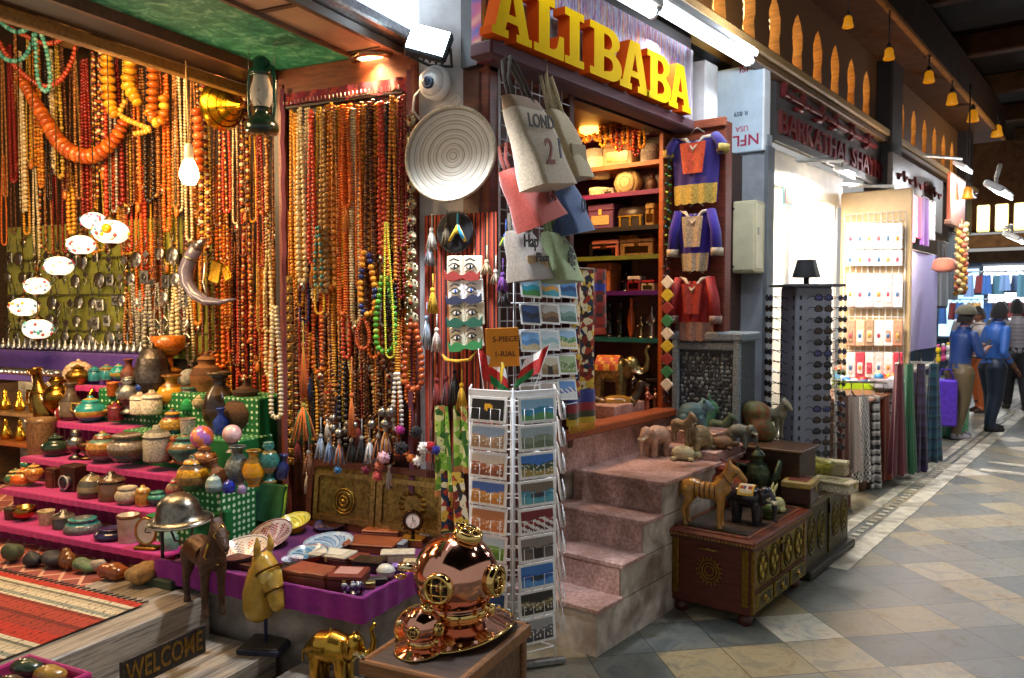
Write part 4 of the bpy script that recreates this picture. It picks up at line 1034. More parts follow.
for i, (x, y, r, c, nm) in enumerate(((384, 457, .036, 'e8b8c8', 'pale pink'), (379, 466, .025, 'c86a50', 'salmon'), (401, 448, .04, '18141a', 'black'), (398, 452, .022, 'd86018', 'orange'), (411, 458, .026, 'd87828', 'bright orange'), (424, 448, .036, 'f0ece8', 'white'), (419, 461, .03, 'f4f0ec', 'fluffy white'), (431, 446, .028, 'b81c24', 'red'), (436, 450, .026, '2a2a90', 'blue'), (400, 430, .026, 'b01880', 'magenta'), (416, 432, .034, '141016', 'dark'), (366, 470, .026, '7a1838', 'wine red'), (378, 476, .03, 'b84a48', 'coral'), (338, 470, .022, '2a6a9a', 'steel blue'))):
    g = G()
    for k in range(70):
        a, b = R.uniform(0, 2 * PI), math.acos(R.uniform(-1, 1)); d = np.array([math.sin(b) * math.cos(a), math.sin(b) * math.sin(a), math.cos(b)])
        g.tube([d * r * .3, d * r * R.uniform(.85, 1.1)], [r * .16, r * .07], jit(c, .2), 4)
    g.sph((0, 0, 0), r * .8, c, n=10, m=7); g.cyl((0, 0, 0), (0, 0, r + .06), .003, '3a2a28', n=5)
    tag(obj('wool_pompom', g, 'cloth', None, PV(x, y, -.14), (0, 0, TH)), '%s wool pompom in the bunch at the bottom of the necklace panel' % nm, 'pompom', 'pompoms under the necklace panel')
for i, (x, y, r) in enumerate(((333, 418, .022), (348, 424, .02), (333, 428, .024), (339, 433, .026), (355, 425, .018), (391, 412, .028), (382, 412, .024), (386, 424, .03), (372, 424, .024), (346, 430, .02))):
    g = G(); g.sph((0, 0, 0), r, 'a09c94', n=12, m=8); g.tor((0, 0, 0), r, r * .08, '6a645c', n=14, m=4); g.tor((0, 0, r), r * .3, r * .1, '8a847c', n=8, m=4)
    tag(obj('silver_bead', g, 'silver', None, PV(x, y, -.13), (0, 0, TH)), 'large round silver bead hanging among the tassels, %s along the bottom of the panel' % nth(i), 'bead', 'large silver beads under the panel')

# --- back wall of the corner shop
BW = .36
def wall_row(n, x0, x1, yf, Lf, pal, where, grp, dv=0, pe=6):
    for i, x in enumerate(np.linspace(x0, x1, n)):
        k = R.random()
        necklace(BW, x + R.uniform(-2, 2), yf(x) + R.uniform(-9, 9), Lf(x) * R.uniform(.8, 1.2), pick(pal), pick(SH), where='%s from %s' % (nth(i), where), grp=grp, dv=dv + .012 * (i % 3) - .015, pend=(('pendant', 'b0a488') if i % pe == 2 else ('stone drop', 'b86a20') if i % pe == 4 else None))
wall_row(46, 2, 276, lambda x: 40 + x * .19, lambda x: 1.05 - x * .0005, LEFT, 'the far end, back wall top row', 'necklaces on the top row of the back wall', dv=-.07)
wall_row(38, 4, 276, lambda x: 155 + x * .05, lambda x: .62 + (x > 130) * .25 + (x > 190) * .25, LEFT, 'the far end, back wall second row', 'necklaces on the second row of the back wall', dv=-.03)
wall_row(20, 130, 276, lambda x: 235, lambda x: .75, [('brown', 4), ('dark red', 4), ('coral', 4), ('orange', 4), ('amber', 4), ('mixed', 3), ('honey', 2)], 'the lamps, back wall third row', 'necklaces on the third row of the back wall', dv=.0)
wall_row(14, 214, 276, lambda x: 300, lambda x: .75, [('dark red', 4), ('coral', 5), ('orange', 5), ('amber', 4), ('honey', 2), ('bone', 1)], 'the lamps, back wall lowest row', 'necklaces on the lowest row of the back wall', dv=.02)
wall_row(9, 126, 190, lambda x: 285, lambda x: .42, [('silver', 5), ('bone', 2), ('wood', 2)], 'the lamps, over the metal trinkets', 'grey bead strings over the metal trinkets', dv=-.05)
def swag(label, v, pts, r, sh, cols, **k):
    p0 = PV(pts[0][0], pts[0][1], v); loc = []
    for x, y in pts:
        q = PV(x, y, v) - p0; loc.append((q @ UU, 0, q[2]))
    P = []
    for i in range(len(loc) - 1):
        a, b = np.array(loc[i]), np.array(loc[i + 1])
        m0 = np.array(loc[max(0, i - 1)]); m3 = np.array(loc[min(len(loc) - 1, i + 2)])
        for tt in np.linspace(0, 1, 8, endpoint=i == len(loc) - 2):
            P.append(.5 * ((2 * a) + (-m0 + b) * tt + (2 * m0 - 5 * a + 4 * b - m3) * tt ** 2 + (-m0 + 3 * a - 3 * b + m3) * tt ** 3))
    return tag(obj('necklace', beads(P, r, sh, cols, **k), 'bead', None, p0, (0, 0, TH)), label, 'necklace')
S1 = BW - .16
swag('huge graduated amber bead necklace draped in a deep swag on the back wall', S1, [(19, 76), (32, 97), (47, 123), (60, 143), (75, 154), (92, 156), (106, 148), (118, 134), (125, 118)], .058, .5, ['a8521c', 'a84a18', 'c8641c'], grad=.62, n=12, m=8)
swag('stack of big golden amber beads on the back wall, nearer the huge swag', S1, [(107, 44), (107, 60), (108, 80), (110, 104), (116, 116)], .05, .55, ['d8981c', 'c88418', 'e0a428'], grad=.6, n=12, m=8)
swag('stack of big golden amber beads on the back wall, toward the bare bulb', S1, [(129, 50), (130, 68), (128, 84), (134, 96), (138, 104)], .048, .55, ['d8981c', 'c88c20', 'e0a428'], grad=.6, n=12, m=8)
swag('string of deep orange large beads hung above the bare bulb cord', S1, [(153, 58), (153, 80), (152, 100), (152, 116)], .04, .6, ['b86018', 'a85214'], n=10, m=7)
swag('orange stone bead string hanging beside the bare bulb', S1, [(196, 108), (198, 125), (198, 150), (199, 170)], .036, .7, ['b8501c', 'c8642c'], n=10, m=7)
swag('honey amber loop with a large yellow drop beads by the bulb', S1, [(163, 95), (164, 110), (160, 122), (154, 121), (149, 112)], .034, .7, ['c87818', 'e0b030', 'b8641a'], n=10, m=7)
swag('red coral bead rope draped in a wide swag across the top corner', S1 - .05, [(-4, 36), (6, 54), (18, 69), (34, 82), (48, 86), (62, 78), (72, 60), (76, 44), (75, 30)], .019, .8, ['b84a2c', 'a83e24'])
swag('orange coral rope crossing above the turquoise string in the top corner', S1 - .05, [(-3, 20), (10, 28), (26, 36), (42, 43), (56, 42), (66, 34), (70, 26)], .019, .8, ['b8502c', 'a84228'])
swag('turquoise bead rope looped across the top corner of the back wall', S1 - .07, [(-4, 18), (8, 28), (18, 32), (30, 28), (35, 26), (33, 40), (26, 55), (16, 61), (4, 58), (-4, 48)], .018, .9, ['5aa898', '78bca8', '3a8a80'])
swag('long narrow turquoise bead loop hanging from the top corner', S1 - .07, [(35, 28), (36, 50), (37, 72), (40, 86), (46, 91), (50, 84), (49, 64), (45, 44), (41, 34)], .017, .9, ['68b0a0', '4a9a8c', '88c0a8'])
swag('yellow stone rope below the huge amber swag', S1, [(126, 100), (120, 112), (124, 118), (142, 126), (150, 130), (134, 134)], .02, .8, ['d8a83c', 'c89838'])
# ================================================================== lamps and hung things in the corner shop
glow('mosaic', 'ffe6c8', .85)
for i, (x, y, r, c) in enumerate(((38, 329, 14, '60c8c8'), (24, 307, 13, 'e0b840'), (37, 286, 12, 'e8e0d8'), (59, 266, 13.5, 'f0e8e0'), (81, 245, 13.5, 'c86070'), (111, 232, 17, 'f0b020'), (94, 221, 12, 'd060a0'))):
    p = PV(x, y, .02 - .05 * (i == 5) + .02 * (i == 6)); r *= ppm(p)
    t = thing('mosaic_lamp', 'glowing mosaic glass globe lamp, %s' % ('lowest of the hanging spiral', 'second from the bottom of the spiral', 'third from the bottom of the spiral', 'middle one of the hanging spiral', 'third from the top of the spiral', 'largest with an orange panel at the spiral top', 'small pinkish one behind the largest globe')[i], 'lamp', p, TH, 'mosaic lamps hanging in a spiral')
    g = G(); g.lathe([(r * math.cos(a), r * .72 * math.sin(a)) for a in np.linspace(-1.2, 1.2, 12)], 'fff', n=20); obj('glass_globe', g, 'mosaic', t)
    g = G()
    for k in range(26):
        a, e = R.uniform(0, 2 * PI), R.uniform(-.7, .7); g.sph((r * 1.0 * math.cos(e) * math.cos(a), r * math.cos(e) * math.sin(a), r * .72 * math.sin(e)), r * .13, (c, 'e8e0d0', 'b04858', '6a9ac8')[k % 4], n=6, m=4)
    if i == 5: g.sph((r * .55, -r * .72, r * .12), (r * .36, r * .25, r * .3), 'f09810')
    obj('glass_chips', g, 'gloss', t)
    g = G(); g.lathe([(r * .36, r * .66), (r * .4, r * .72), (r * .2, r * .9), (r * .08, r * 1.1), (r * .05, r * 1.2)], '5a4428', n=14); g.lathe([(0, -r * 1.0), (r * .12, -r * .95), (r * .3, -r * .76), (r * .38, -r * .66)], '5a4428', n=14); obj('brass_cap', g, 'oldbrass', t)
    g = G(); g.cyl((0, 0, r * 1.15), (0, 0, min(2.2, 4.1 - p[2])), .004, '4a3a20', n=5); obj('chain', g, 'oldbrass', t)
glow('bulbglow', 'ffe0a0', 30)
p = PV(189, 168, -.42)
t = thing('light_bulb', 'bare glowing bulb hanging on a pale cord in front of the bead wall', 'light bulb', p, 0)
k = ppm(p)
g = G(); g.lathe([(0, -17 * k), (6 * k, -16 * k), (9.2 * k, -9 * k), (9 * k, -3 * k), (6 * k, 5 * k), (4 * k, 9 * k)], 'fff', n=18); obj('glass', g, 'bulbglow', t)
g = G(); g.lathe([(4 * k, 8 * k), (4.6 * k, 10 * k), (4.6 * k, 20 * k), (2.5 * k, 24 * k), (0, 24 * k)], 'e8dcc0', n=14); obj('socket', g, 'gloss', t)
g = G(); g.tube([(0, 0, 24 * k), (-1 * k, 0, 60 * k), (-2.6 * k, 0, 114 * k)], 1.1 * k, 'd8b070', 6); obj('cord', g, 'matte', t)
m_ = glassm('milkglass', 'e8e8e4', .3); m_.node_tree.nodes['Principled BSDF'].inputs['Transmission Weight'].default_value = .55
p = PV(262, 134, -.38); k = ppm(p)
t = thing('hurricane_lantern', 'dark green hurricane lantern with glass chimney hanging by the panel post', 'lantern', p, TH)
g = G(); g.lathe([(0, 0), (15 * k, 0), (17 * k, 4 * k), (16.5 * k, 9 * k), (12 * k, 15 * k), (8 * k, 18 * k), (7 * k, 23 * k), (9 * k, 26 * k)], '182a20', n=24); g.lathe([(3 * k, 16 * k), (4 * k, 12 * k)], '3a5a48', c=(12 * k, 0, 0), n=10); obj('oil_tank', g, 'gloss', t)
g = G(); g.lathe([(7 * k, 26 * k), (11 * k, 34 * k), (11.5 * k, 42 * k), (8 * k, 54 * k), (7 * k, 58 * k)], 'fff', n=20); obj('chimney', g, 'milkglass', t)
g = G(); g.lathe([(8 * k, 57 * k), (11 * k, 58 * k), (11 * k, 61 * k), (8 * k, 63 * k), (9 * k, 70 * k), (9 * k, 72 * k), (5 * k, 76 * k), (0, 77 * k)], '1c4434', n=20); obj('cap', g, 'gloss', t)
g = G()
for s in (-1, 1): g.tube([(s * 9 * k, 0, 67 * k), (s * 15 * k, 0, 64 * k), (s * 17 * k, 0, 50 * k), (s * 16.5 * k, 0, 25 * k), (s * 14 * k, 0, 10 * k)], 1.8 * k, '184434', 8)
obj('side_tube', g, 'gloss', t)
g = G(); g.tube([(8 * k, -9 * k, 27 * k), (-7 * k, -10 * k, 42 * k)], .5 * k, '8a8a80', 4); g.tube([(-8 * k, -9 * k, 27 * k), (7 * k, -10 * k, 42 * k)], .5 * k, '8a8a80', 4)
for s in (-1, 1): g.tube([(s * 16 * k, 0, 62 * k), (s * 17 * k, 0, 72 * k), (s * 17 * k, 0, 120 * k)], .4 * k, 'b0b0a8', 4)
obj('wire', g, 'silver', t)
p = PV(222, 106, .12); k = ppm(p)
t = thing('brass_gong_horn', 'yellow brass horn bell hung beside the green lantern', 'horn', p, TH, rot=(.0, .12, math.atan2(RT[1] * .8 - FW[1] * .6, RT[0] * .8 - FW[0] * .6)))
g = G(); g.lathe([(18 * k, 0), (24 * k, -2 * k), (24.5 * k, 0), (20 * k, 7 * k), (12 * k, 16 * k), (5 * k, 24 * k), (3 * k, 34 * k)], 'c89820', rot=(0, PI / 2, 0), n=28); obj('bell', g, 'brass', t)
g = G()
for r_, z in ((20.5, 6.5), (15, 12.5), (9, 19)): g.tor((z * k, 0, 0), r_ * k, .7 * k, '8a6414', (0, PI / 2, 0), n=24, m=5)
obj('ring', g, 'brass', t)
p = PV(216, 75, .2)
t = thing('goat_skull_ornament', 'brown animal mask ornament hung above the brass horn', 'ornament', p, TH)
g = G(); q = G(); q.sph((0, 0, 0), (.08, .06, .055), 'a8683c'); q.sph((.06, -.02, -.05), (.05, .04, .06), 'b87a4c'); g = fuse(q, .012); obj('face', g, 'matte', t)
g = G(); g.tor((-.03, -.06, .01), .022, .009, '3a1c10', (PI / 2, 0, 0)); g.tor((.03, -.06, .01), .022, .009, '3a1c10', (PI / 2, 0, 0)); obj('eye_ring', g, 'matte', t)
# curved horn hanging on the bead wall
t = thing('powder_horn', 'curved grey horn with metal tip hung on the bead wall above the pots', 'horn', PV(195, 250, BW - .2), TH)
o = PV(195, 250, BW - .2); pts = [(204, 240), (197, 247), (191, 257), (186, 270), (187, 283), (194, 294), (206, 301), (220, 302), (236, 299)]
P = [((PV(x, y, BW - .2) - o) @ UU, 0, (PV(x, y, BW - .2) - o)[2]) for x, y in pts]
g = G(); g.tube(P[1:], [.04, .045, .048, .042, .036, .03, .018, .006], '6a6478', 10); obj('horn_curve', g, 'gloss', t)
g = G(); g.tube(P[:2], [.014, .042], 'a8a0a0', 10); g.tor(P[2], .046, .008, 'b0a890', (0, .5, 0)); obj('metal_cap', g, 'silver', t)
t = thing('brass_frame_ornament', 'gold rectangular ornament on the bead wall inside the curve of the horn', 'ornament', PV(216, 272, BW - .16), TH)
g = G(); g.box((0, 0, 0), (.1, .02, .14), 'c8902c', (0, .3, 0), bev=.01); g.box((.09, 0, -.01), (.06, .02, .1), 'b07820', (0, -.4, 0), bev=.01); obj('frame', g, 'brass', t)
g = G(); g.tube([(-.08, -.01, .06), (-.1, -.01, -.06), (-.06, -.01, -.16), (-.1, -.01, -.13)], .008, 'd8d0c0', 5); obj('loop', g, 'silver', t)

# silver trinket board on back wall, many small charms: one object of stuff plus individual pendants
t = thing('trinket_board', 'olive green felt board covered with silver trinkets on the back wall', 'display board', PV(8, 345, BW - .01), TH)
g = G(); w = float((PV(200, 345, BW) - PV(-6, 345, BW)) @ UU); g.box((w / 2, .02, .42), (w, .03, .95), '7a7c1c', bev=.006); obj('felt', g, 'cloth', t)
g = G()
for z in (.12, .38, .64): g.box((w / 2, -.002, z), (w, .012, .012), '4a4420')
obj('batten', g, 'wood', t)
kk = 0
for r_, (y0, n) in enumerate(((250, 15), (271, 17), (294, 18), (316, 19), (334, 19))):
    for i, x in enumerate(np.linspace(8, 186, n)):
        g = G(); s = .042 + .018 * R.random(); typ = R.randrange(3)
        if typ == 0: g.box((0, 0, -s), (s * 1.3, .012, s * 1.6), 'a8a498', bev=.006); g.sph((0, -.008, -s), (s * .4, .006, s * .4), '6a665c')
        elif typ == 1: g.lathe([(0, -.006), (s, -.004), (s * .9, .006), (0, .006)], 'b0aca0', (0, 0, -s), rot=(PI / 2, 0, 0), n=14)
        else: g.box((0, 0, -s), (s, .01, s), '9a968c', (0, PI / 4, 0), bev=.004); g.tube([(-s * .5, 0, -s * 1.6), (0, -.006, -s * 2.6), (s * .5, 0, -s * 1.6)], .005, 'a8a498', 4)
        g.tube([(-.02, 0, .1), (0, -.004, 0), (.02, 0, .1)], .003, '8a867c', 4)
        tag(obj('silver_pendant', g, 'silver', None, PV(x + R.uniform(-3, 3), y0 + R.uniform(-4, 4), BW - .05), (0, 0, TH)), 'silver %s pendant, %s along the %s row of the felt board' % (('square', 'round', 'diamond')[typ], nth(i), nth(r_)), 'pendant', 'silver pendants on the felt board')
# purple shelf with small silver vessels
zs_ = PV(60, 372, .2)[2]
g = G(); x0, x1 = sv(PV(-8, 372, .2))[0], sv(PV(136, 372, .2))[0]
t = thing('purple_shelf', 'stepped shelf covered in purple cloth holding small silver pots', 'shelf', LS(x0, .12, zs_ - .06), TH)
w = x1 - x0
g.box((w / 2, .12, .02), (w, .3, .05), '4a2a86', bev=.01); g.box((w / 2, .17, .12), (w, .16, .16), '4a2a86', bev=.01); obj('cloth_cover', g, 'velvet', t)
def pot(prof, col, n=14, cols=None):
    g = G(); g.lathe(prof, col, n=n, cols=cols); return g
for i in range(24):
    f = (i + .5) / 24; s = R.uniform(.8, 1.2)
    g = pot([(0, 0), (.022 * s, 0), (.03 * s, .02), (.02 * s, .045), (.01, .055), (.013, .06), (.004, .07), (.006, .078), (0, .085)], 'b8b8b8', 10)
    tag(obj('silver_pot', g, 'silver', None, LS(x0 + w * f, .27, zs_ + .142), (0, 0, TH)), 'small lidded silver pot, %s along the back of the purple shelf' % nth(i), 'pot', 'silver pots on the purple shelf')
for i in range(20):
    f = (i + .5) / 20 * .62; s = R.uniform(.9, 1.3)
    g = pot([(0, 0), (.026 * s, 0), (.036 * s, .02), (.036 * s, .03), (.02 * s, .042), (0, .046)], 'c0c4c4', 10)
    tag(obj('silver_box', g, 'silver', None, LS(x0 + w * f, .02 + .05, zs_ - .014), (0, 0, TH)), 'small round silver box, %s along the front of the purple shelf' % nth(i), 'box', 'silver boxes on the purple shelf')
# lit alcove below it with gold vessels
glow('alcove', 'fff0d0', 5)
t = thing('lit_showcase', 'brightly lit low showcase at the far end of the corner shop', 'showcase', LS(x0 + .05, .2, .34), TH)
g = G(); g.box((.55, .2, .35), (1.2, .03, .75), 'e8dcc0'); g.box((-.05, .05, .35), (.04, .34, .75), '6a4a2c', bev=.006); g.box((1.15, .05, .35), (.04, .34, .75), '6a4a2c', bev=.006); obj('case', g, 'wood', t)
for z, c in ((.03, '3a2a1c'), (.3, '8a4a24'), (.52, '7a5a3a')): g = G(); g.box((.55, .05, z), (1.16, .3, .025), c, bev=.004); obj('shelf', g, 'woodx', t)
g = G(); g.box((.75, .17, .6), (.6, .02, .14), 'fff'); g.box((.85, .17, .42), (.5, .02, .06), 'fff'); obj('light_panel', g, 'alcove', t)
for i in range(9):
    z = .315 if i < 6 else .535; x = .1 + (i % 6) * .17
    tag(obj('gold_ewer', pot([(0, 0), (.03, 0), (.04, .04), (.02, .09), (.012, .12), (.018, .13), (0, .16)], 'd8a838', 12), 'brass', None, LS(x0 + .05 + x, .2, .34 + z), (0, 0, TH)), 'small gold vessel in the lit showcase, %s on the %s shelf' % (nth(i % 6), 'middle' if i < 6 else 'upper'), 'vessel', 'gold vessels in the lit showcase')

# ================================================================== stepped display
TZ, TV = [.445, .575, .72, .91, 1.12], [-.8, -.6, -.4, -.2, 0.0]
t = thing('stepped_display', 'stepped display stand draped in bright pink and green dotted cloth', 'display stand', LS(0, 0, .34), TH)
RE = [-1.36, -1.66, -1.62, -2.33, -2.8]
for i in range(5):
    g = G(); x0, x1 = (-2.9, -2.93, -3.04, -3.17, -3.3)[i], RE[i]; v0, v1 = TV[i], TV[i] + (.2 if i < 4 else .25); z0 = .34 if i == 0 else TZ[i - 1]
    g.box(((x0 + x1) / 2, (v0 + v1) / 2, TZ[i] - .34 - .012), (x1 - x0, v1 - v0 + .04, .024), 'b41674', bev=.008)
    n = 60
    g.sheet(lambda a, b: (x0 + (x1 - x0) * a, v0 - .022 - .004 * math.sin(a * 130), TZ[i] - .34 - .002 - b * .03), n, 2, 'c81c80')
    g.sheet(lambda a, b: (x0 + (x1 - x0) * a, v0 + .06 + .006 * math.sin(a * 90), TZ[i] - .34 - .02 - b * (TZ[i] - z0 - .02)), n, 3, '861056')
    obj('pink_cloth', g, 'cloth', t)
RG = [-1.34, -1.34, -1.36, -1.42, -1.45]
for i in range(1, 5):
    g = G(); x0, x1 = RE[i], RG[i]; v0, v1 = TV[i] - .06, TV[i] + .22; z0 = .34
    g.box(((x0 + x1) / 2, (v0 + v1) / 2, (TZ[i] + z0) / 2 - .34), (x1 - x0, v1 - v0, TZ[i] - z0), 'fff', bev=.008)
    obj('green_dotted_cloth', g, 'dotted_green', t)
t = thing('green_cloth_board', 'dark green cloth covered board leaning beside the yellow bowl', 'board', PV(268, 512, -.1), TH)
g = G(); g.box((0, 0, .05), (.24, .03, .22), '0f5a2c', (-.25, 0, 0), bev=.01); obj('board', g, 'velvet', t)
g = G(); g.tube([(.12, -.02, -.05), (.125, -.0, .06), (.11, .03, .16)], .008, '8ac038', 6); obj('piping', g, 'cloth', t)

# vessels: profile families in units of height 1 and radius ~.5
PR = {
 'vase': [(0, 0), (.22, 0), (.2, .06), (.36, .28), (.4, .45), (.3, .66), (.15, .8), (.16, .9), (.24, 1), (.2, 1)],
 'urn': [(0, 0), (.28, 0), (.24, .08), (.5, .36), (.52, .52), (.4, .68), (.24, .74), (.28, .8), (.3, .84), (.18, .9), (.06, .95), (.08, .98), (0, 1)],
 'teapot': [(0, 0), (.3, 0), (.5, .2), (.56, .42), (.46, .62), (.3, .72), (.32, .76), (.26, .84), (.1, .9), (.11, .96), (0, 1)],
 'jar': [(0, 0), (.4, 0), (.42, .05), (.42, .62), (.36, .68), (.44, .7), (.36, .82), (.14, .9), (.1, 1), (0, 1)],
 'bowl': [(0, 0), (.3, 0), (.34, .1), (.85, .7), (.95, 1), (.9, 1), (.78, .7), (.3, .16), (0, .14)],
 'squat': [(0, 0), (.6, 0), (.95, .3), (1.0, .5), (.85, .72), (.6, .8), (.72, .86), (.74, .95), (.5, 1), (.4, .9), (0, .85)],
 'bottle': [(0, 0), (.26, 0), (.3, .1), (.3, .5), (.14, .7), (.12, .9), (.16, .93), (.16, 1), (0, 1)],
 'stem': [(0, 0), (.26, 0), (.2, .06), (.08, .14), (.16, .24), (.3, .4), (.34, .58), (.24, .74), (.12, .82), (.2, .9), (.12, 1), (0, 1)],
 'dome': [(0, 0), (.5, 0), (.52, .3), (.5, .5), (.4, .72), (.22, .88), (.06, .93), (.07, .97), (0, 1)],
 'goblet': [(0, 0), (.36, 0), (.34, .06), (.12, .14), (.1, .4), (.2, .5), (.42, .66), (.46, 1), (.4, 1), (.36, .7), (0, .6)],
 'cup': [(0, 0), (.34, 0), (.38, .08), (.42, .9), (.46, 1), (.4, 1), (.34, .1), (0, .1)],
}
def vessel(name, label, px, py, hpx, kind, cols, mat='painted', v=None, z=None, s=None, group='pots and curios on the stepped display', wide=1.0, spout=None, n=20, cat=None, lean=0):
    p = PV(px, py, v) if v is not None else PZ(px, py, z)
    h = hpx * ppm(p); pr = PR[kind]
    t = thing(name, label, cat or name.split('_')[-1], p, TH + .3, group, rot=(0, lean, TH + .3))
    full = [(r * h * wide, q * h) for r, q in pr]
    cut = len(full) - 4 if kind in ('urn', 'teapot', 'jar', 'dome') else len(full)
    g = G(); g.lathe(full[:cut], cols[0], n=n, cols=cols); obj('body', g, mat, t)
    if cut < len(full):
        g = G(); g.lathe(full[cut - 1:], cols[-1], n=n, cols=cols[::-1]); obj('lid', g, mat, t)
    elif kind in ('vase', 'bottle', 'stem'):
        g = G(); r0, q0 = full[-2]; g.tor((0, 0, h * .985), max(r0, h * .1), h * .03, cols[-1], n=16, m=6); obj('rim', g, mat, t)
    if spout:
        g = G(); R0 = h * wide * .5
        g.tube([(R0 * .8, 0, h * .35), (R0 * 1.5, 0, h * .45), (R0 * 1.8, 0, h * .75)], [h * .1, h * .07, h * .045], spout, 8); obj('spout', g, mat, t)
        g = G(); g.tube([(-R0 * .6, 0, h * .62), (-R0 * 1.5, 0, h * .68), (-R0 * 1.6, 0, h * .4), (-R0 * .95, 0, h * .22)], h * .04, spout, 7); obj('handle', g, mat, t)
    return t
V = vessel
TQ = ['2a8a8a', '1f7a80', 'b09040', '2a9090']; BR_ = ['8a6a30', '6a4a20', 'a8823c']; DK = ['3a2c20', '2a2018', '54402a']; SI = ['8a8a88', '6a6864', 'a8a49c']; CO = ['a8862c', '8a2418', '2a5a6a', 'c8983c']; YE = ['c88a18', 'd89a20', '8a5a18']; BN = ['c8b890', 'a89468']
# top tier and things at the back
V('conical_hat', 'wide pale pointed straw lid on a brown pot at the back of the top tier', 79, 383, 24, 'dome', ['c8a888', 'b88a68', 'd8c0a0'], v=.1, wide=1.2)
V('brass_urn', 'small gold urn on the top pink tier next to turquoise tins', 78, 386, 22, 'urn', ['b08838', '8a6424'], 'oldbrass', v=.03)
V('turquoise_teapot', 'turquoise pot lying at the back edge of the top tier', 119, 379, 16, 'teapot', TQ, v=.1, spout='2a8a88')
V('turquoise_tin', 'square turquoise tin on the top pink tier', 95, 381, 15, 'jar', ['2a8088', '1f6a70'], v=.08); V('turquoise_tin', 'turquoise tin with a brass rim, farther along the top tier', 107, 380, 16, 'jar', ['2a7a80', '8a7030'], v=.08)
V('brass_bowl', 'shiny gold bowl tipped up behind the domed lantern', 156, 358, 20, 'bowl', ['c89a28', 'a87818'], 'brass', v=.2, wide=.6, lean=.9)
V('domed_lantern', 'grey domed metal lantern house with dark arch on the top tier', 153, 398, 56, 'dome', ['5a524c', '4a4440', '6a625c'], 'oldbrass', v=.02, wide=.62)
V('grey_ring_pot', 'grey pot lying on its side with open mouth at the back', 181, 383, 22, 'squat', SI, 'stone', v=.15, wide=.5, lean=1.2)
V('orange_stem_vase', 'orange vase with flared foot behind the yellow vase', 169, 372, 36, 'goblet', ['b8641c', '8a4a18', 'c8842c'], v=.16)
V('woven_basket_urn', 'brown woven basket urn with pointed lid at the back by the bead strings', 207, 401, 50, 'urn', ['7a4c20', '5a3414', '8a5a28'], 'fibre', v=.12, wide=.62)
V('yellow_vase', 'yellow ochre round vase with short neck on the green tier', 172, 409, 34, 'vase', YE, 'gloss', v=.0, wide=1.1)
V('turquoise_bowl', 'teal bowl behind the yellow ochre vase', 191, 404, 18, 'squat', ['2a6a60', '1c5048', 'a8602c'], v=.06, wide=.8)
V('green_glass_ball', 'green glass ball perched on a small brown stand', 188, 411, 14, 'dome', ['1f8a4a', '2aa05a'], 'gloss', v=-.05, cat='ornament')
V('bone_ball', 'ivory carved ball on a dark stand by the dark brown vase', 200, 408, 14, 'teapot', BN, 'carved', v=-.05, cat='ornament')
V('dark_brown_vase', 'tall dark brown vase with blue glass in front', 220, 436, 64, 'vase', DK, 'gloss', v=-.02, wide=.7)
V('round_brown_pot', 'big round brown pot with lid by the red bead strings', 246, 440, 58, 'urn', ['4a3018', '5a3a1c', '3a2412'], 'fibre', v=.02, wide=.75)
V('blue_glass_bottle', 'small cobalt blue glass bottle standing before the dark brown vase', 221, 434, 26, 'bottle', ['1c3480', '243c90'], 'gloss', v=-.14)
V('blue_stone_jar', 'blue and white stone jar on the green cloth tier', 142, 394, 16, 'vase', ['2a4aa8', '1f3888'], 'gloss', v=-.06)
for i, (x, y, h, c) in enumerate(((140, 414, 22, 'd8c8b0'), (152, 414, 24, 'c8b8a0'))): V('mosaic_cup', 'cream mosaic cup, %s of the pair below the domed lantern' % ('nearer' if i else 'farther'), x, y, h, 'jar', [c, 'a8907a', 'e0d4c0'], v=-.12)
V('silver_stand', 'tall grey metal stand beside the green cloth', 129, 413, 36, 'stem', SI, 'oldbrass', v=-.1); V('wooden_peg_figure', 'reddish brown carved peg figure above the green cloth', 129, 385, 26, 'bottle', ['5a2a1c', '7a3a24'], 'carved', v=-.02)
# fourth tier
V('tall_brass_horn', 'tall slanted brass trumpet at the outer end of the tiers', 48, 421, 54, 'bottle', BR_, 'brass', v=-.1, wide=.7, lean=-.25)
V('brass_ewer', 'brass ewer with long neck standing beside the trumpet', 58, 421, 44, 'stem', ['a87a30', '8a6020'], 'brass', v=-.12, spout='a87a30')
V('red_velvet_figure', 'small red clothed figure on the fourth tier', 63, 421, 24, 'bottle', ['8a1c1c', 'a82a20'], v=-.12); V('brown_bottle', 'brown glass bottle with white neck on the fourth tier', 71, 419, 36, 'bottle', ['6a5a4a', '4a3c30'], 'gloss', v=-.12)
V('turquoise_sugar_pot', 'turquoise round pot with lid on the fourth tier', 91, 421, 26, 'teapot', TQ, 'gloss', v=-.12, wide=1.05, spout='a88a40')
V('small_red_book_box', 'little dark red box standing at the end of the fourth tier', 116, 420, 18, 'jar', ['6a1c24', '7a2430'], v=-.12); V('orange_cup', 'small orange cup above the fourth tier', 113, 396, 14, 'cup', ['a8541c', 'c86a24'], v=-.06)
V('brass_telescope', 'little brass telescope lying at the end of the fourth tier', 111, 409, 16, 'goblet', BR_, 'brass', v=-.1, lean=1.2)
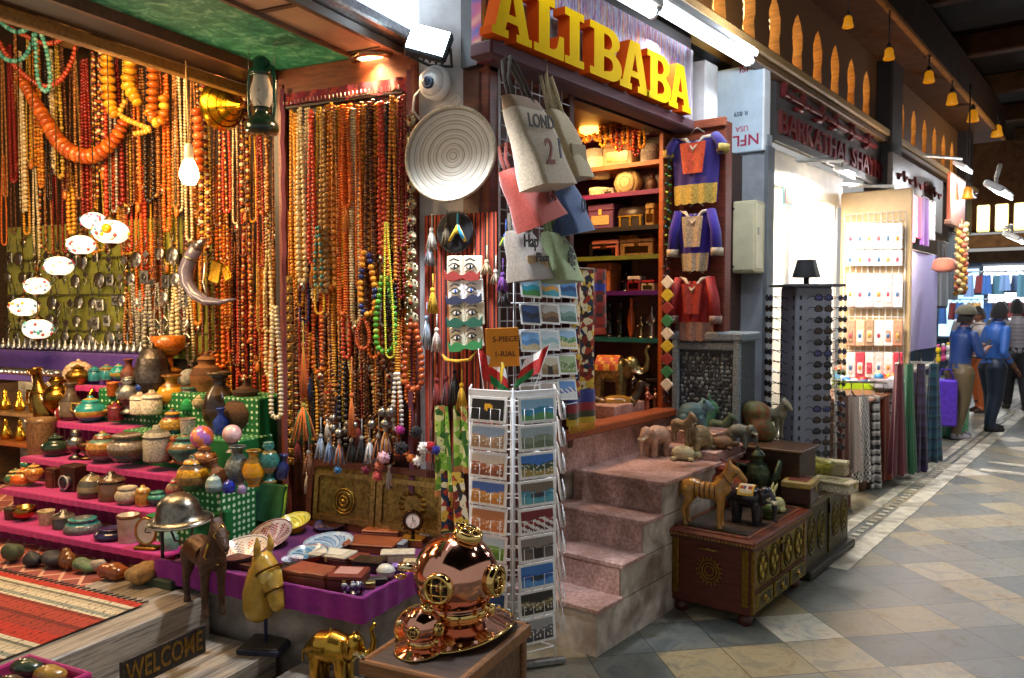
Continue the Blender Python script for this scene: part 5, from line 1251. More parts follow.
# third tier
V('striped_brass_pot', 'tall brown banded pot at the outer end of the third tier', 42, 458, 40, 'cup', ['7a5a38', '5a4028', '8a6a48'], v=-.28, wide=.8); V('dark_green_pot', 'dark green pot with brass pieces on the third tier', 56, 459, 26, 'urn', ['1c3428', '2a3c2c'], 'gloss', v=-.3)
V('metal_candle_set', 'silver candle holder on the third tier', 76, 458, 28, 'stem', SI, 'silver', v=-.32); V('bronze_tray_stand', 'bronze low stand beside the candle holder', 87, 458, 16, 'goblet', ['6a4a30', '8a6440'], 'oldbrass', v=-.3, wide=1.3)
V('painted_sugar_pot', 'painted floral round pot with a knob lid on the third tier', 103, 460, 30, 'teapot', ['a87a34', '6a8a7a', '8a4a2c'], v=-.32, wide=.95)
V('silver_lidded_bowl', 'large squat grey mosaic bowl with a metal lid on the third tier', 128, 461, 28, 'squat', ['5a4a3c', '4a6a60', '6a5a48', '8a8078'], v=-.34, wide=.7)
V('mosaic_jar', 'cylindrical silver mosaic jar with domed lid at the end of the pink tiers', 157, 461, 36, 'jar', ['8a8878', '6a6a5c', 'a8a090'], 'embroid', v=-.34, wide=.85); 
V('painted_red_jar', 'painted red and gold jar behind the mosaic jar', 173, 440, 32, 'urn', CO, v=-.2, wide=.8); V('white_floral_cup', 'white floral cup on the green tier near the peach ball', 188, 436, 18, 'cup', ['d8c8b8', '8a6a5a'], v=-.2)
V('red_spindle_stand', 'red turned spindle stand on the green tier', 175, 462, 26, 'stem', ['8a3a1c', 'a85a28'], v=-.3); V('teal_mosaic_pot', 'teal mosaic pot with lid near the peach ball', 185, 463, 30, 'urn', ['2a5a58', '8a6a38', '3a7a70'], v=-.3)
V('grey_mosaic_pot', 'grey mosaic pot with lid on the green cloth beneath the peach ball', 192, 485, 28, 'urn', ['6a6a60', '8a7a58', '4a5a50'], v=-.42, wide=.9)
def ballstand(label, px, py, r, cols, v, base):
    p = PV(px, py, v); k = ppm(p); r *= k
    t = thing('ball_on_stand', label, 'ornament', p, TH, 'pots and curios on the stepped display')
    g = G(); v_, f = t_sph(20, 12)
    for q in f:
        for fc in q:
            c = v_[fc].mean(0); g.f.append((np.array([fc]), cols[int((math.atan2(c[1], c[0]) + c[2] * .8 + 3.2) / 6.4 * len(cols) * 2) % len(cols)], True))
    g.v.append(v_ * r); g.n = len(v_); obj('ball', g, 'gloss', t)
    g = G(); g.lathe([(r * .7, -r * 1.9), (r * .6, -r * 1.75), (r * .25, -r * 1.5), (r * .3, -r * 1.25), (r * .6, -r * .9), (r * .55, -r * .8)], base, n=14); obj('stand', g, 'oldbrass', t)
ballstand('peach and lilac striped ball on a stand above the pots', 202, 437, 11.5, ['d86a38', 'c86aa8', 'e89060', 'a870c0'], -.38, '6a4a28'); ballstand('pale pink crystal ball on a grey stand', 232, 434, 9.5, ['d8a8a8', 'e0b8b4'], -.4, '6a6864')
V('tall_mosaic_stand', 'tall grey mosaic vase below the pink crystal ball', 238, 484, 38, 'vase', ['5a625c', '7a7a6c', '4a5450'], v=-.5, wide=.85); V('yellow_goblet', 'bright yellow glass vase with brass neck', 254, 486, 36, 'vase', ['d89810', 'c88408', '8a6420'], 'gloss', v=-.5, wide=.8)
V('teal_stem_cup', 'teal stemmed cup beside the bead strings', 269, 482, 40, 'stem', ['2a6a60', '8a7440', '3a7a6c'], v=-.45, wide=.8); V('cobalt_bottle', 'dark cobalt bottle behind the teal stemmed cup', 280, 478, 24, 'bottle', ['141c48', '1c2860'], 'gloss', v=-.4, lean=.2)
V('carved_wood_log', 'leaning brown carved wooden tube between the pots', 222, 486, 28, 'bottle', ['6a4024', '8a5a34'], 'carved', v=-.48, lean=-.35); V('orange_urn', 'orange brown urn with dark rim below the peach ball', 205, 470, 26, 'urn', ['8a5224', 'a86a30', '5a3418'], v=-.44, wide=.9)
V('glass_paperweight', 'clear silver glass ball paperweight', 214, 491, 17, 'dome', ['8aa098', '6a8a88', 'a8b8b0'], 'gloss', v=-.58, wide=.95, cat='paperweight'); V('cobalt_ball', 'small cobalt blue glass ball', 229, 492, 13, 'dome', ['14207a', '1c2c98'], 'gloss', v=-.58, wide=.95, cat='paperweight'); V('lilac_ball', 'small lilac grey glass ball beside the cobalt ball', 242, 493, 9, 'dome', ['7a6a90', '8a7aa0'], 'gloss', v=-.6, cat='paperweight')
V('mosaic_teapot', 'dark mosaic teapot with yellow collar on the green cloth', 193, 490, 36, 'teapot', ['6a5238', '4a5a48', '8a6a3a', 'c89018'], v=-.5, wide=.8)
# second tier
for i, (x, y, h, c, nm) in enumerate(((16, 488, 20, '3a6a48', 'green'), (23, 489, 22, 'd86a18', 'orange'), (34, 481, 18, 'b8782c', 'tan'), (27, 470, 12, '2a7a60', 'sea green'))): V('figurine', 'small %s painted figurine at the outer end of the second tier' % nm, x, y, h, 'urn', [c, jit(c, .3), 'c8a860'], v=-.5 + .1 * (i == 3))
def boxy(name, label, px, py, wpx, hpx, col, v, d=.06, face=None, cat='box', mat='wood', rz=0.0, lean=0):
    p = PV(px, py, v); k = ppm(p); w, h = wpx * k, hpx * k
    t = thing(name, label, cat, p, TH + rz, 'pots and curios on the stepped display', rot=(lean, 0, TH + rz))
    g = G(); g.box((0, d / 2, h / 2), (w, d, h), col, bev=.005); obj('case', g, mat, t)
    g = G()
    if face == 'clock': g.lathe([(0, -.004), (w * .36, -.003), (w * .4, .004)], 'd8d0b8', (0, 0, h * .5), rot=(PI / 2, 0, 0)); g.box((0, -.006, h * .56), (.004, .003, w * .28), '201810'); g.box((w * .09, -.006, h * .5), (w * .2, .003, .004), '201810'); obj('clock_face', g, 'paper', t)
    elif face == 'lens': g.lathe([(0, .02), (w * .2, .03), (w * .3, .02), (w * .34, -.002)], '20242c', (0, 0, h * .45), rot=(PI / 2, 0, 0)); g.tor((0, -.02, h * .45), w * .3, .006, 'a8a8a8', (PI / 2, 0, 0)); obj('lens', g, 'gloss', t)
    elif face: g.box((0, -.003, h / 2), (w * .76, .008, h * .76), face, bev=.002); g.box((0, -.006, h * .45), (w * .4, .006, h * .3), jit(face, .5), bev=.002); obj('panel', g, mat, t)
    return t
boxy('wooden_camera', 'brown wooden box camera with a round lens on the second tier', 67, 495, 22, 29, '3a1c10', -.5, .1, 'lens', 'camera'); boxy('wooden_box', 'plain dark brown wooden box beside the box camera', 50, 494, 14, 26, '4a2414', -.48, .1, '5a2c18'); 
V('glass_globe_stand', 'clear glass dome with brass foot on the second tier', 92, 498, 26, 'dome', ['5a564c', '4a443c', '8a7a5a'], 'gloss', v=-.52); V('dark_lantern_tin', 'dark metal tin lantern on the second tier', 112, 501, 30, 'jar', ['241c18', '3a2c24', '6a4a34'], 'gloss', v=-.52)
V('woven_shell', 'white woven shell basket near the end of the second tier', 128, 504, 18, 'squat', ['c8bca0', 'a89880'], 'fibre', v=-.54, wide=.7); V('yellow_striped_jar', 'yellow and cream striped jar at the end of the second tier', 143, 505, 20, 'jar', ['c89028', 'd8c088', 'a8701c'], v=-.54, wide=.85); V('green_tin', 'jade green tin at the end of the second tier', 157, 503, 12, 'squat', ['2a6a58', '3a8a70'], v=-.5, wide=.8); V('pink_mosaic_jar', 'pinkish mosaic pot with red knob behind the steel helmet', 175, 497, 20, 'teapot', ['a87a5a', '8a8a60', 'b83a48'], v=-.52, wide=.8)
# first tier
V('dark_carved_cup', 'dark carved cup at the outer end of the lowest tier', 14, 527, 20, 'cup', DK, 'carved', v=-.7); V('brass_hourglass', 'brass and glass hourglass ornament on the lowest tier', 25, 530, 24, 'goblet', ['a87a38', '6a4a24', 'c89a50'], 'brass', v=-.7); V('bone_cylinder', 'bone coloured carved cylinder on the lowest tier', 47, 533, 23, 'cup', BN, 'carved', v=-.7, wide=.75)
V('smoky_glass_jar', 'smoky glass jar with dark foot on the lowest tier', 64, 534, 25, 'jar', ['3a3430', '5a5048'], 'gloss', v=-.7); V('turquoise_parcel', 'grey and turquoise wrapped bundle on the lowest tier', 83, 537, 20, 'squat', ['6a6a68', '2a8a88', '5a5a58'], v=-.7, wide=.9); V('purple_glass_bowl', 'dark purple glass bowl on the lowest tier', 112, 541, 14, 'squat', ['201838', '2c2050'], 'gloss', v=-.72, wide=1.2); V('amber_beaker', 'brown amber beaker with white rim beside the desk clock', 129, 546, 32, 'cup', ['6a3a18', '54280c', 'b8a890'], 'gloss', v=-.72, wide=.8)
p = PV(146, 550, -.78); t = thing('desk_clock', 'round brass desk clock with white dial in front of the lowest tier', 'clock', p, TH + .3); k = ppm(p)
g = G(); g.lathe([(9.5 * k, 0), (11 * k, 2 * k), (11.5 * k, -2 * k), (10 * k, -5 * k), (0, -6 * k)], 'b08a48', (0, 0, 19 * k), rot=(PI / 2, 0, 0), n=24, sc=(1, 1.25, 1)); obj('case', g, 'brass', t)
g = G(); g.lathe([(0, -.5 * k), (9.8 * k, 0)], 'e8e0c8', (0, 0, 19 * k), rot=(PI / 2, 0, 0), n=24, sc=(1, 1.25, 1)); obj('dial', g, 'paper', t)
g = G(); g.box((1 * k, -1 * k, 22 * k), (.8 * k, .6 * k, 7 * k), '201810', (0, .4, 0)); g.box((3 * k, -1 * k, 18 * k), (6 * k, .6 * k, .8 * k), '201810'); obj('hand', g, 'matte', t)
g = G(); g.box((0, 2 * k, 2 * k), (24 * k, 12 * k, 4 * k), 'a07838', bev=.006); obj('foot', g, 'brass', t)
V('green_glass_bottle', 'pale green glass bottle under the steel helmet', 170, 550, 28, 'bottle', ['6a8a78', '8aa898'], 'gloss', v=-.72)
# rocks on the floor
for i, (x, y, w, h, c, nm) in enumerate(((14, 561, 24, 20, '4a5038', 'mossy grey'), (33, 565, 20, 17, '2a2a2e', 'black'), (52, 566, 26, 18, '28282c', 'dark charcoal'), (70, 568, 20, 21, '6a4014', 'amber brown'), (84, 572, 24, 16, '5a6a48', 'green speckled'), (98, 572, 16, 15, '9a8a78', 'pale grey'), (113, 579, 26, 19, '8a4418', 'shiny orange brown'), (143, 584, 36, 26, 'b08a50', 'large tan'))):
    p = PZ(x, y, .345); k = ppm(p); q = G()
    for j in range(7): q.sph((R.uniform(-.3, .3) * w * k, R.uniform(-.2, .2) * w * k, h * k * R.uniform(.3, .55)), (w * k * R.uniform(.25, .4), w * k * .33, h * k * R.uniform(.3, .45)), jit(c, .25), n=8, m=6)
    g = fuse(q, .012, 2); tag(obj('mineral_rock', g, 'gloss' if i in (3, 6) else 'stone', None, p, (0, 0, TH)), '%s mineral rock on the carpet in front of the pink tiers' % nm, 'rock', 'mineral rocks on the carpet')
g = G(); g.box((-1.95, -1.95, .352), (1.6, 1.6, .02), 'fff', bev=.006)
t = thing('kilim_rug', 'red and cream striped kilim rug on the corner shop floor', 'rug', LS(-1.98, -1.93, .342), TH); g = G(); g.sheet(lambda a, b: ((a - .5) * 1.75, (b - .5) * 1.6, .014 + .003 * math.sin(a * 9) * math.sin(b * 7)), 24, 24, 'fff'); obj('weave', g, 'kilim', t)
g = G()
for i in range(46): x = -.86 + i * .038; g.tube([(x, .8, .014), (x + .006, .84, .01)], .004, '3a2a24', 4)
obj('fringe', g, 'cloth', t)
p = PZ(4, 700, .42)
t = thing('stone_tray', 'pink cloth tray of dark polished stones at the near edge of the shop step', 'tray', p, TH)
g = G(); g.box((0, 0, .0), (.3, .36, .03), 'b01868', bev=.008)
for x, y, w_, d_ in ((-.15, 0, .02, .38), (.15, 0, .02, .38), (0, .18, .3, .02), (0, -.18, .3, .02)): g.box((x, y, .02), (w_, d_, .05), 'b81c70', bev=.006)
obj('cloth_tray', g, 'cloth', t)
g = G(); g.box((0, 0, -.22), (.26, .32, .4), '4a2a1c', bev=.006); obj('stand', g, 'wood', t)
for i, (x, y, c, nm) in enumerate(((-.08, .12, '3a4a38', 'green grey'), (.04, .12, 'b08a40', 'amber yellow'), (.0, .02, '4a3830', 'brown'), (-.09, .0, '2a2c30', 'black'), (.08, .02, '6a5040', 'tan'))):
    q = G(); q.sph((0, 0, .025), (.05, .04, .028), c); q.sph((.02, .01, .02), (.035, .04, .025), c); q.sph((-.02, -.01, .022), (.03, .03, .025), c)
    tag(obj('polished_stone', fuse(q, .006, 2), 'gloss', None, Vector(p) + Vector((*(UU * x + VV * y)[:2], .016))), '%s polished stone lying in the pink cloth tray' % nm, 'stone', 'stones in the pink tray')
t = thing('woven_hat', 'brown woven round hat hung high in the corner above the bead ropes', 'hat', PV(60, 6, S1 - .1), TH, rot=(.3, 0, TH))
g = G(); g.lathe([(0, .1), (.06, .095), (.12, .06), (.15, 0), (.27, -.02), (.275, -.03), (.15, -.01)], '6a4a1c', rot=(PI / 2, 0, 0), n=36, cols=['6a4a1c', '4a3212', '7a5826']); obj('crown_and_brim', g, 'fibre', t)
g = G(); g.tor((0, -.01, 0), .152, .009, '2a1c10', (PI / 2, 0, 0), n=30); obj('band', g, 'cloth', t)
# ================================================================== carved and cast animals
def horse_g(c, mane=None, ears=True, thick=1.0, headdown=0.0):
    q = Q(); k = thick
    q.tube([(-.42, 0, .74), (-.3, 0, .76), (-.1, 0, .71), (.15, 0, .7), (.34, 0, .77)], [.15 * k, .18 * k, .17 * k, .18 * k, .16 * k], c, 12)
    q.tube([(.26, 0, .78), (.42, 0, .98 - headdown * .3), (.5, 0, 1.18 - headdown)], [.17 * k, .125 * k, .1 * k], c, 10)
    q.tube([(.46, 0, 1.2 - headdown), (.6, 0, 1.12 - headdown), (.76, 0, .97 - headdown)], [.095 * k, .09 * k, .055 * k], c, 10)
    for s in (-1, 1):
        q.tube([(.28, s * .1, .7), (.29, s * .11, .42), (.28, s * .11, .36), (.28, s * .11, .06)], [.09 * k, .055 * k, .055 * k, .042 * k], c, 8)
        q.tube([(.28, s * .11, .07), (.3, s * .11, 0)], [.045 * k, .06 * k], jit(c, .2), 8)
        q.tube([(-.36, s * .1, .7), (-.32, s * .12, .5), (-.43, s * .12, .32), (-.4, s * .12, .06)], [.12 * k, .085 * k, .055 * k, .042 * k], c, 8)
        q.tube([(-.4, s * .12, .07), (-.38, s * .12, 0)], [.045 * k, .06 * k], jit(c, .2), 8)
        if ears: q.tube([(.46, s * .05, 1.25 - headdown), (.45, s * .07, 1.4 - headdown)], [.035, .014], c, 6)
    q.tube([(-.44, 0, .78), (-.56, 0, .66), (-.57, 0, .38)], [.05, .055, .02], mane or c, 6)
    q.tube([(.2, 0, .95), (.36, 0, 1.08 - headdown * .4), (.44, 0, 1.28 - headdown)], [.04, .05, .04], mane or c, 6)
    return q
def eleph_g(c, up=False, k=1.0):
    q = Q()
    q.tube([(-.4, 0, .6), (-.25, 0, .68), (0, 0, .7), (.25, 0, .68), (.36, 0, .66)], [.22, .29, .32, .27, .2], c, 12)
    q.sph((.46, 0, .8), (.2, .19, .22), c)
    if up: q.tube([(.56, 0, .74), (.7, 0, .66), (.82, 0, .72), (.86, 0, .95), (.8, 0, 1.15), (.88, 0, 1.24)], [.12, .085, .07, .055, .045, .05], c, 8)
    else: q.tube([(.56, 0, .78), (.68, 0, .6), (.7, 0, .36), (.66, 0, .16), (.74, 0, .1)], [.12, .085, .065, .05, .04], c, 8)
    for s in (-1, 1):
        q.sph((.36, s * .2, .78), (.14, .045, .2), c, (0, 0, s * .5))
        q.tube([(.22, s * .15, .55), (.24, s * .16, .02)], [.12, .09], c, 10); q.tube([(-.3, s * .15, .55), (-.3, s * .16, .02)], [.13, .09], c, 10)
        q.tube([(.56, s * .1, .68), (.7, s * .12, .6), (.78, s * .12, .64)], [.04, .03, .012], 'e0d4b0', 6)
    q.tube([(-.58, 0, .66), (-.68, 0, .5), (-.68, 0, .34)], [.035, .025, .03], c, 6)
    return q
def rabbit_g(c):
    q = Q(); q.sph((-.1, 0, .3), (.34, .24, .3), c); q.sph((.2, 0, .42), (.2, .17, .24), c); q.sph((.3, 0, .72), (.2, .15, .17), c)
    for s in (-1, 1):
        q.tube([(.24, s * .06, .82), (.12, s * .09, 1.05), (.04, s * .1, 1.2)], [.05, .06, .02], c, 8)
        q.sph((.25, s * .12, .06), (.16, .07, .06), c); q.sph((-.15, s * .2, .12), (.2, .09, .12), c)
    q.sph((-.44, 0, .22), (.09, .09, .09), c)
    return q
def turtle_g(c, c2):
    q = Q(); q.sph((0, 0, .3), (.5, .38, .3), c2); q.sph((.6, 0, .26), (.17, .12, .13), c)
    for s in (-1, 1): q.sph((.35, s * .34, .1), (.18, .1, .09), c, (0, 0, s * .6)); q.sph((-.35, s * .32, .1), (.16, .1, .09), c, (0, 0, -s * .6))
    return q
def bust_g(c):
    q = Q(); q.tube([(-.1, 0, 0), (-.08, 0, .35), (.02, 0, .7), (.12, 0, .95)], [.3, .27, .2, .16], c, 12); q.tube([(.06, 0, .98), (.3, 0, .8), (.5, 0, .52)], [.17, .15, .1], c, 10)
    for s in (-1, 1): q.tube([(.02, s * .09, 1.08), (0, s * .1, 1.32)], [.06, .02], c, 6)
    return q
def bear_g(c, c2):
    q = Q(); q.sph((0, 0, .38), (.42, .3, .36), c); q.sph((.35, 0, .62), (.22, .2, .2), c2); q.sph((.55, 0, .56), (.1, .08, .08), c2)
    for s in (-1, 1): q.sph((.32, s * .16, .8), (.06, .04, .06), c2); q.tube([(.22, s * .18, .3), (.3, s * .2, .03)], [.12, .1], c, 8); q.tube([(-.25, s * .18, .3), (-.25, s * .2, .03)], [.14, .11], c, 8)
    return q
def animal(name, label, p, hgt, q, mat, rz, cat='figurine', group=None, unit=1.3, extra=(), vox=.021):
    t = thing(name, label, cat, p, rz, group)
    g = fuse(q, vox, 7); k = hgt / unit; g2 = G().join(g, TR(sc=k)); obj('body', g2, mat, t)
    for nm, e, m in extra: obj(nm, G().join(e, TR(sc=k)), m, t)
    return t
AZ = lambda a, b: math.atan2(RT[1] * a + FW[1] * b, RT[0] * a + FW[0] * b)      # heading: a to the photo's right, b away

# horse on the upper step
hs = G(); hs.sheet(lambda a, b: (-.3 + .5 * a, .205 * math.sin((b - .5) * 3.0), .74 + .185 * math.cos((b - .5) * 3.0)), 10, 10, '6a4a28')
br = G(); br.tube([(.62, .1, 1.12), (.6, 0, 1.24), (.62, -.1, 1.12), (.68, 0, .98), (.62, .1, 1.12)], .014, 'b8904c', 6); br.tube([(.5, .13, 1.0), (.4, .15, .8), (.46, 0, .68), (.4, -.15, .8), (.5, -.13, 1.0)], .016, 'c09a50', 6)
animal('carved_horse', 'tall dark carved wooden horse with brass trim standing on the striped step', PZ(206, 607, .345), .45, horse_g('4a2e1a', '2a1c10', thick=1.0), 'carved', AZ(.62, -.75), unit=1.4, extra=(('saddle_cloth', hs, 'oldbrass'), ('brass_bridle', br, 'brass')))
# gilded horse head on a stand
p = PZ(266, 648, .172); k = ppm(p)
t = thing('horse_head_statue', 'gilded wooden horse head on a rod and dark square base, on the lower step', 'statue', p, TH + .3)
g = G(); g.box((0, 0, .012), (.19, .17, .024), '2a2c40', bev=.004); g.box((0, 0, .026), (.17, .15, .006), '4a4438', bev=.002); obj('plinth', g, 'stone', t)
g = G(); g.cyl((0, 0, .02), (0, 0, .2), .008, '2a3050'); obj('rod', g, 'matte', t)
q = Q(); K = .27; B = .165
q.tube([(-.05, 0, B), (-.055, 0, B + .07), (-.03, 0, B + .15), (.0, 0, B + .2)], [.07, .066, .058, .05], 'c09a3c', 14)
q.tube([(-.01, 0, B + .205), (.04, 0, B + .16), (.075, 0, B + .09), (.085, 0, B + .05)], [.052, .05, .038, .034], 'c09a3c', 12); q.sph((.09, 0, B + .045), (.03, .034, .03), 'c8a448')
for s in (-1, 1): q.tube([(-.015, s * .03, B + .235), (-.005, s * .034, B + .28), (-.01, s * .03, B + .325)], [.014, .017, .005], 'b8923a', 8); q.sph((.045, s * .043, B + .165), (.012, .008, .01), 'e0c468')
g = fuse(q, .007, 3); o = obj('head', g, 'gloss', t); o.rotation_euler = (0, 0, AZ(.75, -.6) - TH - .3)
g = G()
for (x, z, r) in ((.07, B + .1, .044), (.03, B + .18, .056)): g.tor((x, 0, z), r, .006, '6a4c1c', (0, -.6, 0), n=24)
for i in range(9): g.sph((-.07 - .005 * (i % 2), 0, B + .05 + i * .02), (.012, .02, .012), '8a6a28')
o = obj('bridle', g, 'oldbrass', t); o.rotation_euler = (0, 0, AZ(.75, -.6) - TH - .3)
# WELCOME plate on the riser
p = PS(165, 657, -.722)
t = thing('welcome_plaque', 'dark plaque with brass WELCOME letters on the striped step riser', 'plaque', p, TH + RF)
g = G(); g.box((0, 0, 0), (.4, .012, .118), '2a2018', bev=.003); obj('board', g, 'carved', t)
g = G(); g.join(text('WELCOME', .1, .01, 'b08a44', TR((0, -.008, 0), sc=(.74, 1, 1.1)))); obj('letters', g, 'oldbrass', t)
# steel helmet on a stand
p = PZ(163, 583, .345); k = ppm(p); hz = .235
t = thing('steel_helmet', 'grey steel brimmed army helmet on a thin stand before the pink tiers', 'helmet', PV(180, 521, sv(p)[1]), TH, rot=(.1, -.04, TH))
g = G(); g.lathe([(.158, .0), (.16, .006), (.135, .014), (.112, .03), (.108, .055), (.095, .09), (.07, .115), (.035, .13), (0, .134)], '8a857a', n=40, sc=(1, .85, 1)); obj('shell', g, 'silver', t)
g = G(); g.tor((0, 0, .003), .159, .004, '7a766c', n=40, sc=(1, .85, 1)); g.tube([(-.09, 0, .01), (-.05, 0, -.1), (.05, 0, -.1), (.09, 0, .01)], .006, '4a3a28', 6); obj('rim_and_strap', g, 'leather', t)
t = thing('helmet_stand', 'thin iron stand on a green wooden base under the steel helmet', 'stand', p, TH)
g = G(); g.box((.02, 0, .02), (.2, .12, .04), '3a4a34', bev=.005); obj('base', g, 'wood', t)
g = G(); g.cyl((0, 0, .04), (0, 0, .3), .008, '2a2a2a'); g.cyl((-.05, 0, .3), (.05, 0, .3), .01, '2a2a2a'); obj('post', g, 'matte', t)
# brass elephant at the foot of the table wall
g = G(); g.box((-.2, -1.02, .065), (.5, .28, .13), 'fff', bev=.006); lstruct('step_ledge', g, 'greystone')
an = animal('brass_elephant', 'small brass elephant with raised trunk by the stone wall under the purple table', LS(-.2, -.98, .13), .27, eleph_g('b8923c', True), 'brass', AZ(.8, -.3), unit=1.25)
g = G(); g.tube([(-.05, .33, .72), (-.05, 0, 1.03), (-.05, -.33, .72)], .025, '8a6a24', 6)
obj('harness', G().join(g, TR(sc=.27 / 1.25)), 'oldbrass', an)

# ================================================================== purple table and everything on it
g = G(); g.box((-.7, -.44, .2), (1.06, .82, .4), 'fff', bev=.006); lstruct('wall_plinth', g, 'greystone')
t = thing('purple_table_cover', 'low stone shop counter covered in purple velvet with a raised lip', 'table', LS(-.7, -.45, .37), TH)
g = G(); g.box((0, 0, .035), (1.15, .88, .07), '5c0a58', bev=.01); obj('velvet_top', g, 'velvet', t)
g = G()
g.sheet(lambda a, b: (-.594 + 1.188 * a, -.464 - .004 * math.sin(a * 60), .098 - .105 * b), 60, 4, '8a1084'); g.sheet(lambda a, b: (.595 + .004 * math.sin(a * 50), -.464 + .88 * a, .098 - .105 * b), 40, 4, '8a1084')
g.box((0, -.447, .06), (1.17, .02, .075), '7a0e74', bev=.006); g.box((.577, 0, .06), (.02, .89, .075), '7a0e74', bev=.006); obj('velvet_lip', g, 'velvet', t)
TBL = .442
def tbox(name, label, px, py, w, d, h, col, top=None, rz=0.0, mat='wood', cat='box', inlay=None):
    t = thing(name, label, cat, PZ(px, py, TBL), TH + rz, 'boxes on the purple table')
    g = G(); g.box((0, 0, h * .34), (w, d, h * .68), col, bev=.004); obj('case', g, mat, t)
    g = G(); g.box((0, 0, h * .84), (w * 1.015, d * 1.015, h * .3), top or jit(col, .2), bev=.005); l = obj('lid', g, mat, t)
    if inlay:
        g = G(); g.box((0, 0, h + .0005), (w * .7, d * .7, .003), inlay); g.box((-w * .0, -d / 2 - .002, h * .62), (.014, .003, .02), 'b89a50'); obj('inlay', g, 'paper', l)
    return t
tbox('wooden_box', 'red-brown wooden box with pale inlaid corner at the table\'s street corner', 349, 588, .15, .13, .075, '5c2016', '7a3020', .35, inlay='a87a70')
tbox('wooden_box', 'light red wooden box behind the gilded horse head', 303, 582, .12, .13, .07, '7a3a24', '8a4630', .0); tbox('wooden_box', 'smooth brown wooden box between the two red-brown boxes', 322, 586, .11, .12, .075, '6e3422', '8a4a30', .05)
tbox('inlaid_box', 'flat box with a pale grey inlaid lid', 333, 562, .2, .12, .05, '5a2c1c', 'b8b09c', .1, inlay='c8c4b0'); tbox('flat_box', 'flat reddish wooden box in the middle of the table', 352, 563, .15, .1, .04, '6a2c1c', '7a3828', .1)
tbox('flat_box', 'long flat chestnut wooden box in front of the brass panel', 373, 549, .26, .16, .045, '7a3a22', '8a4628', .25); tbox('flat_box', 'flat chestnut box under the bronze clock', 383, 536, .2, .1, .04, '8a4228', '985032', .25)
tbox('game_box', 'pale grey patterned flat box beside the flat chestnut box', 391, 548, .16, .1, .04, '6a6a70', '8a8c94', .3, mat='embroid'); tbox('dark_box', 'black and brown lacquered box in the middle of the table', 370, 570, .14, .09, .055, '201a18', '3a2c24', .2, mat='gloss')
tbox('bone_box', 'long cream bone box near the brass clock stand', 398, 561, .16, .075, .05, 'c8bca0', 'd8ccb0', .55, mat='gloss'); tbox('inlaid_box', 'black and white inlaid box at the far end of the table', 436, 541, .16, .08, .045, '3a3634', '8a8488', .4, mat='embroid')
tbox('trinket_box', 'small violet and white trinket box', 398, 573, .06, .05, .04, '5a3a90', '8a70b8', .4, mat='embroid'); tbox('trinket_box', 'small tan and gold trinket box', 411, 568, .07, .05, .04, '9a7a48', 'c8b080', .5, mat='embroid'); tbox('trinket_box', 'small brass match box at the table edge', 367, 588, .07, .035, .03, 'b09858', 'c8b878', .6, mat='oldbrass'); tbox('trinket_box', 'thin dark case lying along the velvet lip', 376, 584, .1, .04, .03, '2a2422', '3a3230', .6, mat='leather')
for i, (x, y, c) in enumerate(((386, 578, 'd8d8cc'), (353, 595, 'c0c0c8'))):
    g = G()
    if i == 0: g.sph((0, 0, .032), (.045, .036, .032), c); g.tor((0, 0, .034), .043, .004, '9a9890', sc=(1, .8, 1))
    else:
        for j in range(26): g.sph((R.uniform(-.035, .035), R.uniform(-.03, .03), .012 + .016 * (j % 3)), .012, ('c0c0c8', '6a4a7a', '9aa0b0')[j % 3], n=8, m=5)
    tag(obj('egg_box' if i == 0 else 'bead_heap', g, 'gloss' if i == 0 else 'silver', None, PZ(x, y, TBL), (0, 0, TH)), ('white oval trinket egg near the velvet lip', 'little pile of silver and violet beads at the table corner')[i], 'trinket')
tbox('wooden_box', 'dark flat box under the large white bowl', 248, 566, .26, .12, .03, '4a1c14', '5a241a', .0); tbox('wooden_box', 'black flat box beside the gilded horse head, under the small blue bowls', 290, 574, .12, .1, .035, '1c1816', '2a2420', .0)
def bowl(label, px, py, w, out, inn, pat, tilt=0.0, dep_=.32, z=TBL, base=None, roll=0.0):
    p = PZ(px, py, z); r = w * ppm(p) / 2
    t = thing('painted_bowl', label, 'bowl', p, TH, 'painted pottery bowls on the table', rot=(tilt, roll, TH))
    g = G(); n = 40; h = r * dep_ * 2
    pr = [(0, 0), (r * .4, 0), (r * .42, h * .08), (r * .75, h * .45), (r * .97, h), (r, h * 1.03)]; g.lathe(pr, out, n=n, cols=[base or out, out, out, out, inn]); o = obj('outside', g, 'gloss', t)
    def fn(a, b): an = a * 2 * PI; q = 1 - b; rr = r * (1 - b * .999); return (rr * math.cos(an), rr * math.sin(an), h * 1.03 - h * .86 * (1 - q ** 1.8))
    def cf(a, b):
        if b < .07: return pat[0]
        if b < .14: return pat[1]
        k = (int(a * 24) + int(b * 9) * 5) % len(pat)
        return pat[k] if (int(a * 48) + int(b * 18)) % 2 else inn
    g = G(); g.sheet(fn, 48, 18, inn, cf=cf); obj('painted_inside', g, 'gloss', t)
bowl('large white bowl with orange flowers and grey rim, behind the carved horse', 246, 561, 50, '8a8480', 'e8dccc', ['6a6070', 'e0d4c0', 'd87838', 'e8e0d4', 'c8a890'], .25, .3, base='a8441c')
bowl('large dark red patterned bowl tilted up against the others', 274, 543, 46, '6a1420', 'd8b8b0', ['7a1c28', 'e0d0c4', '9a2838', '6a2838', 'c89890'], .5, .25, base='5a101c')
bowl('yellow bowl with green pattern at the back of the table', 296, 531, 34, 'c8b020', 'd8cc50', ['b8a018', 'e0d878', '7a9030', 'd8c840'], .3, .35, base='a88c14')
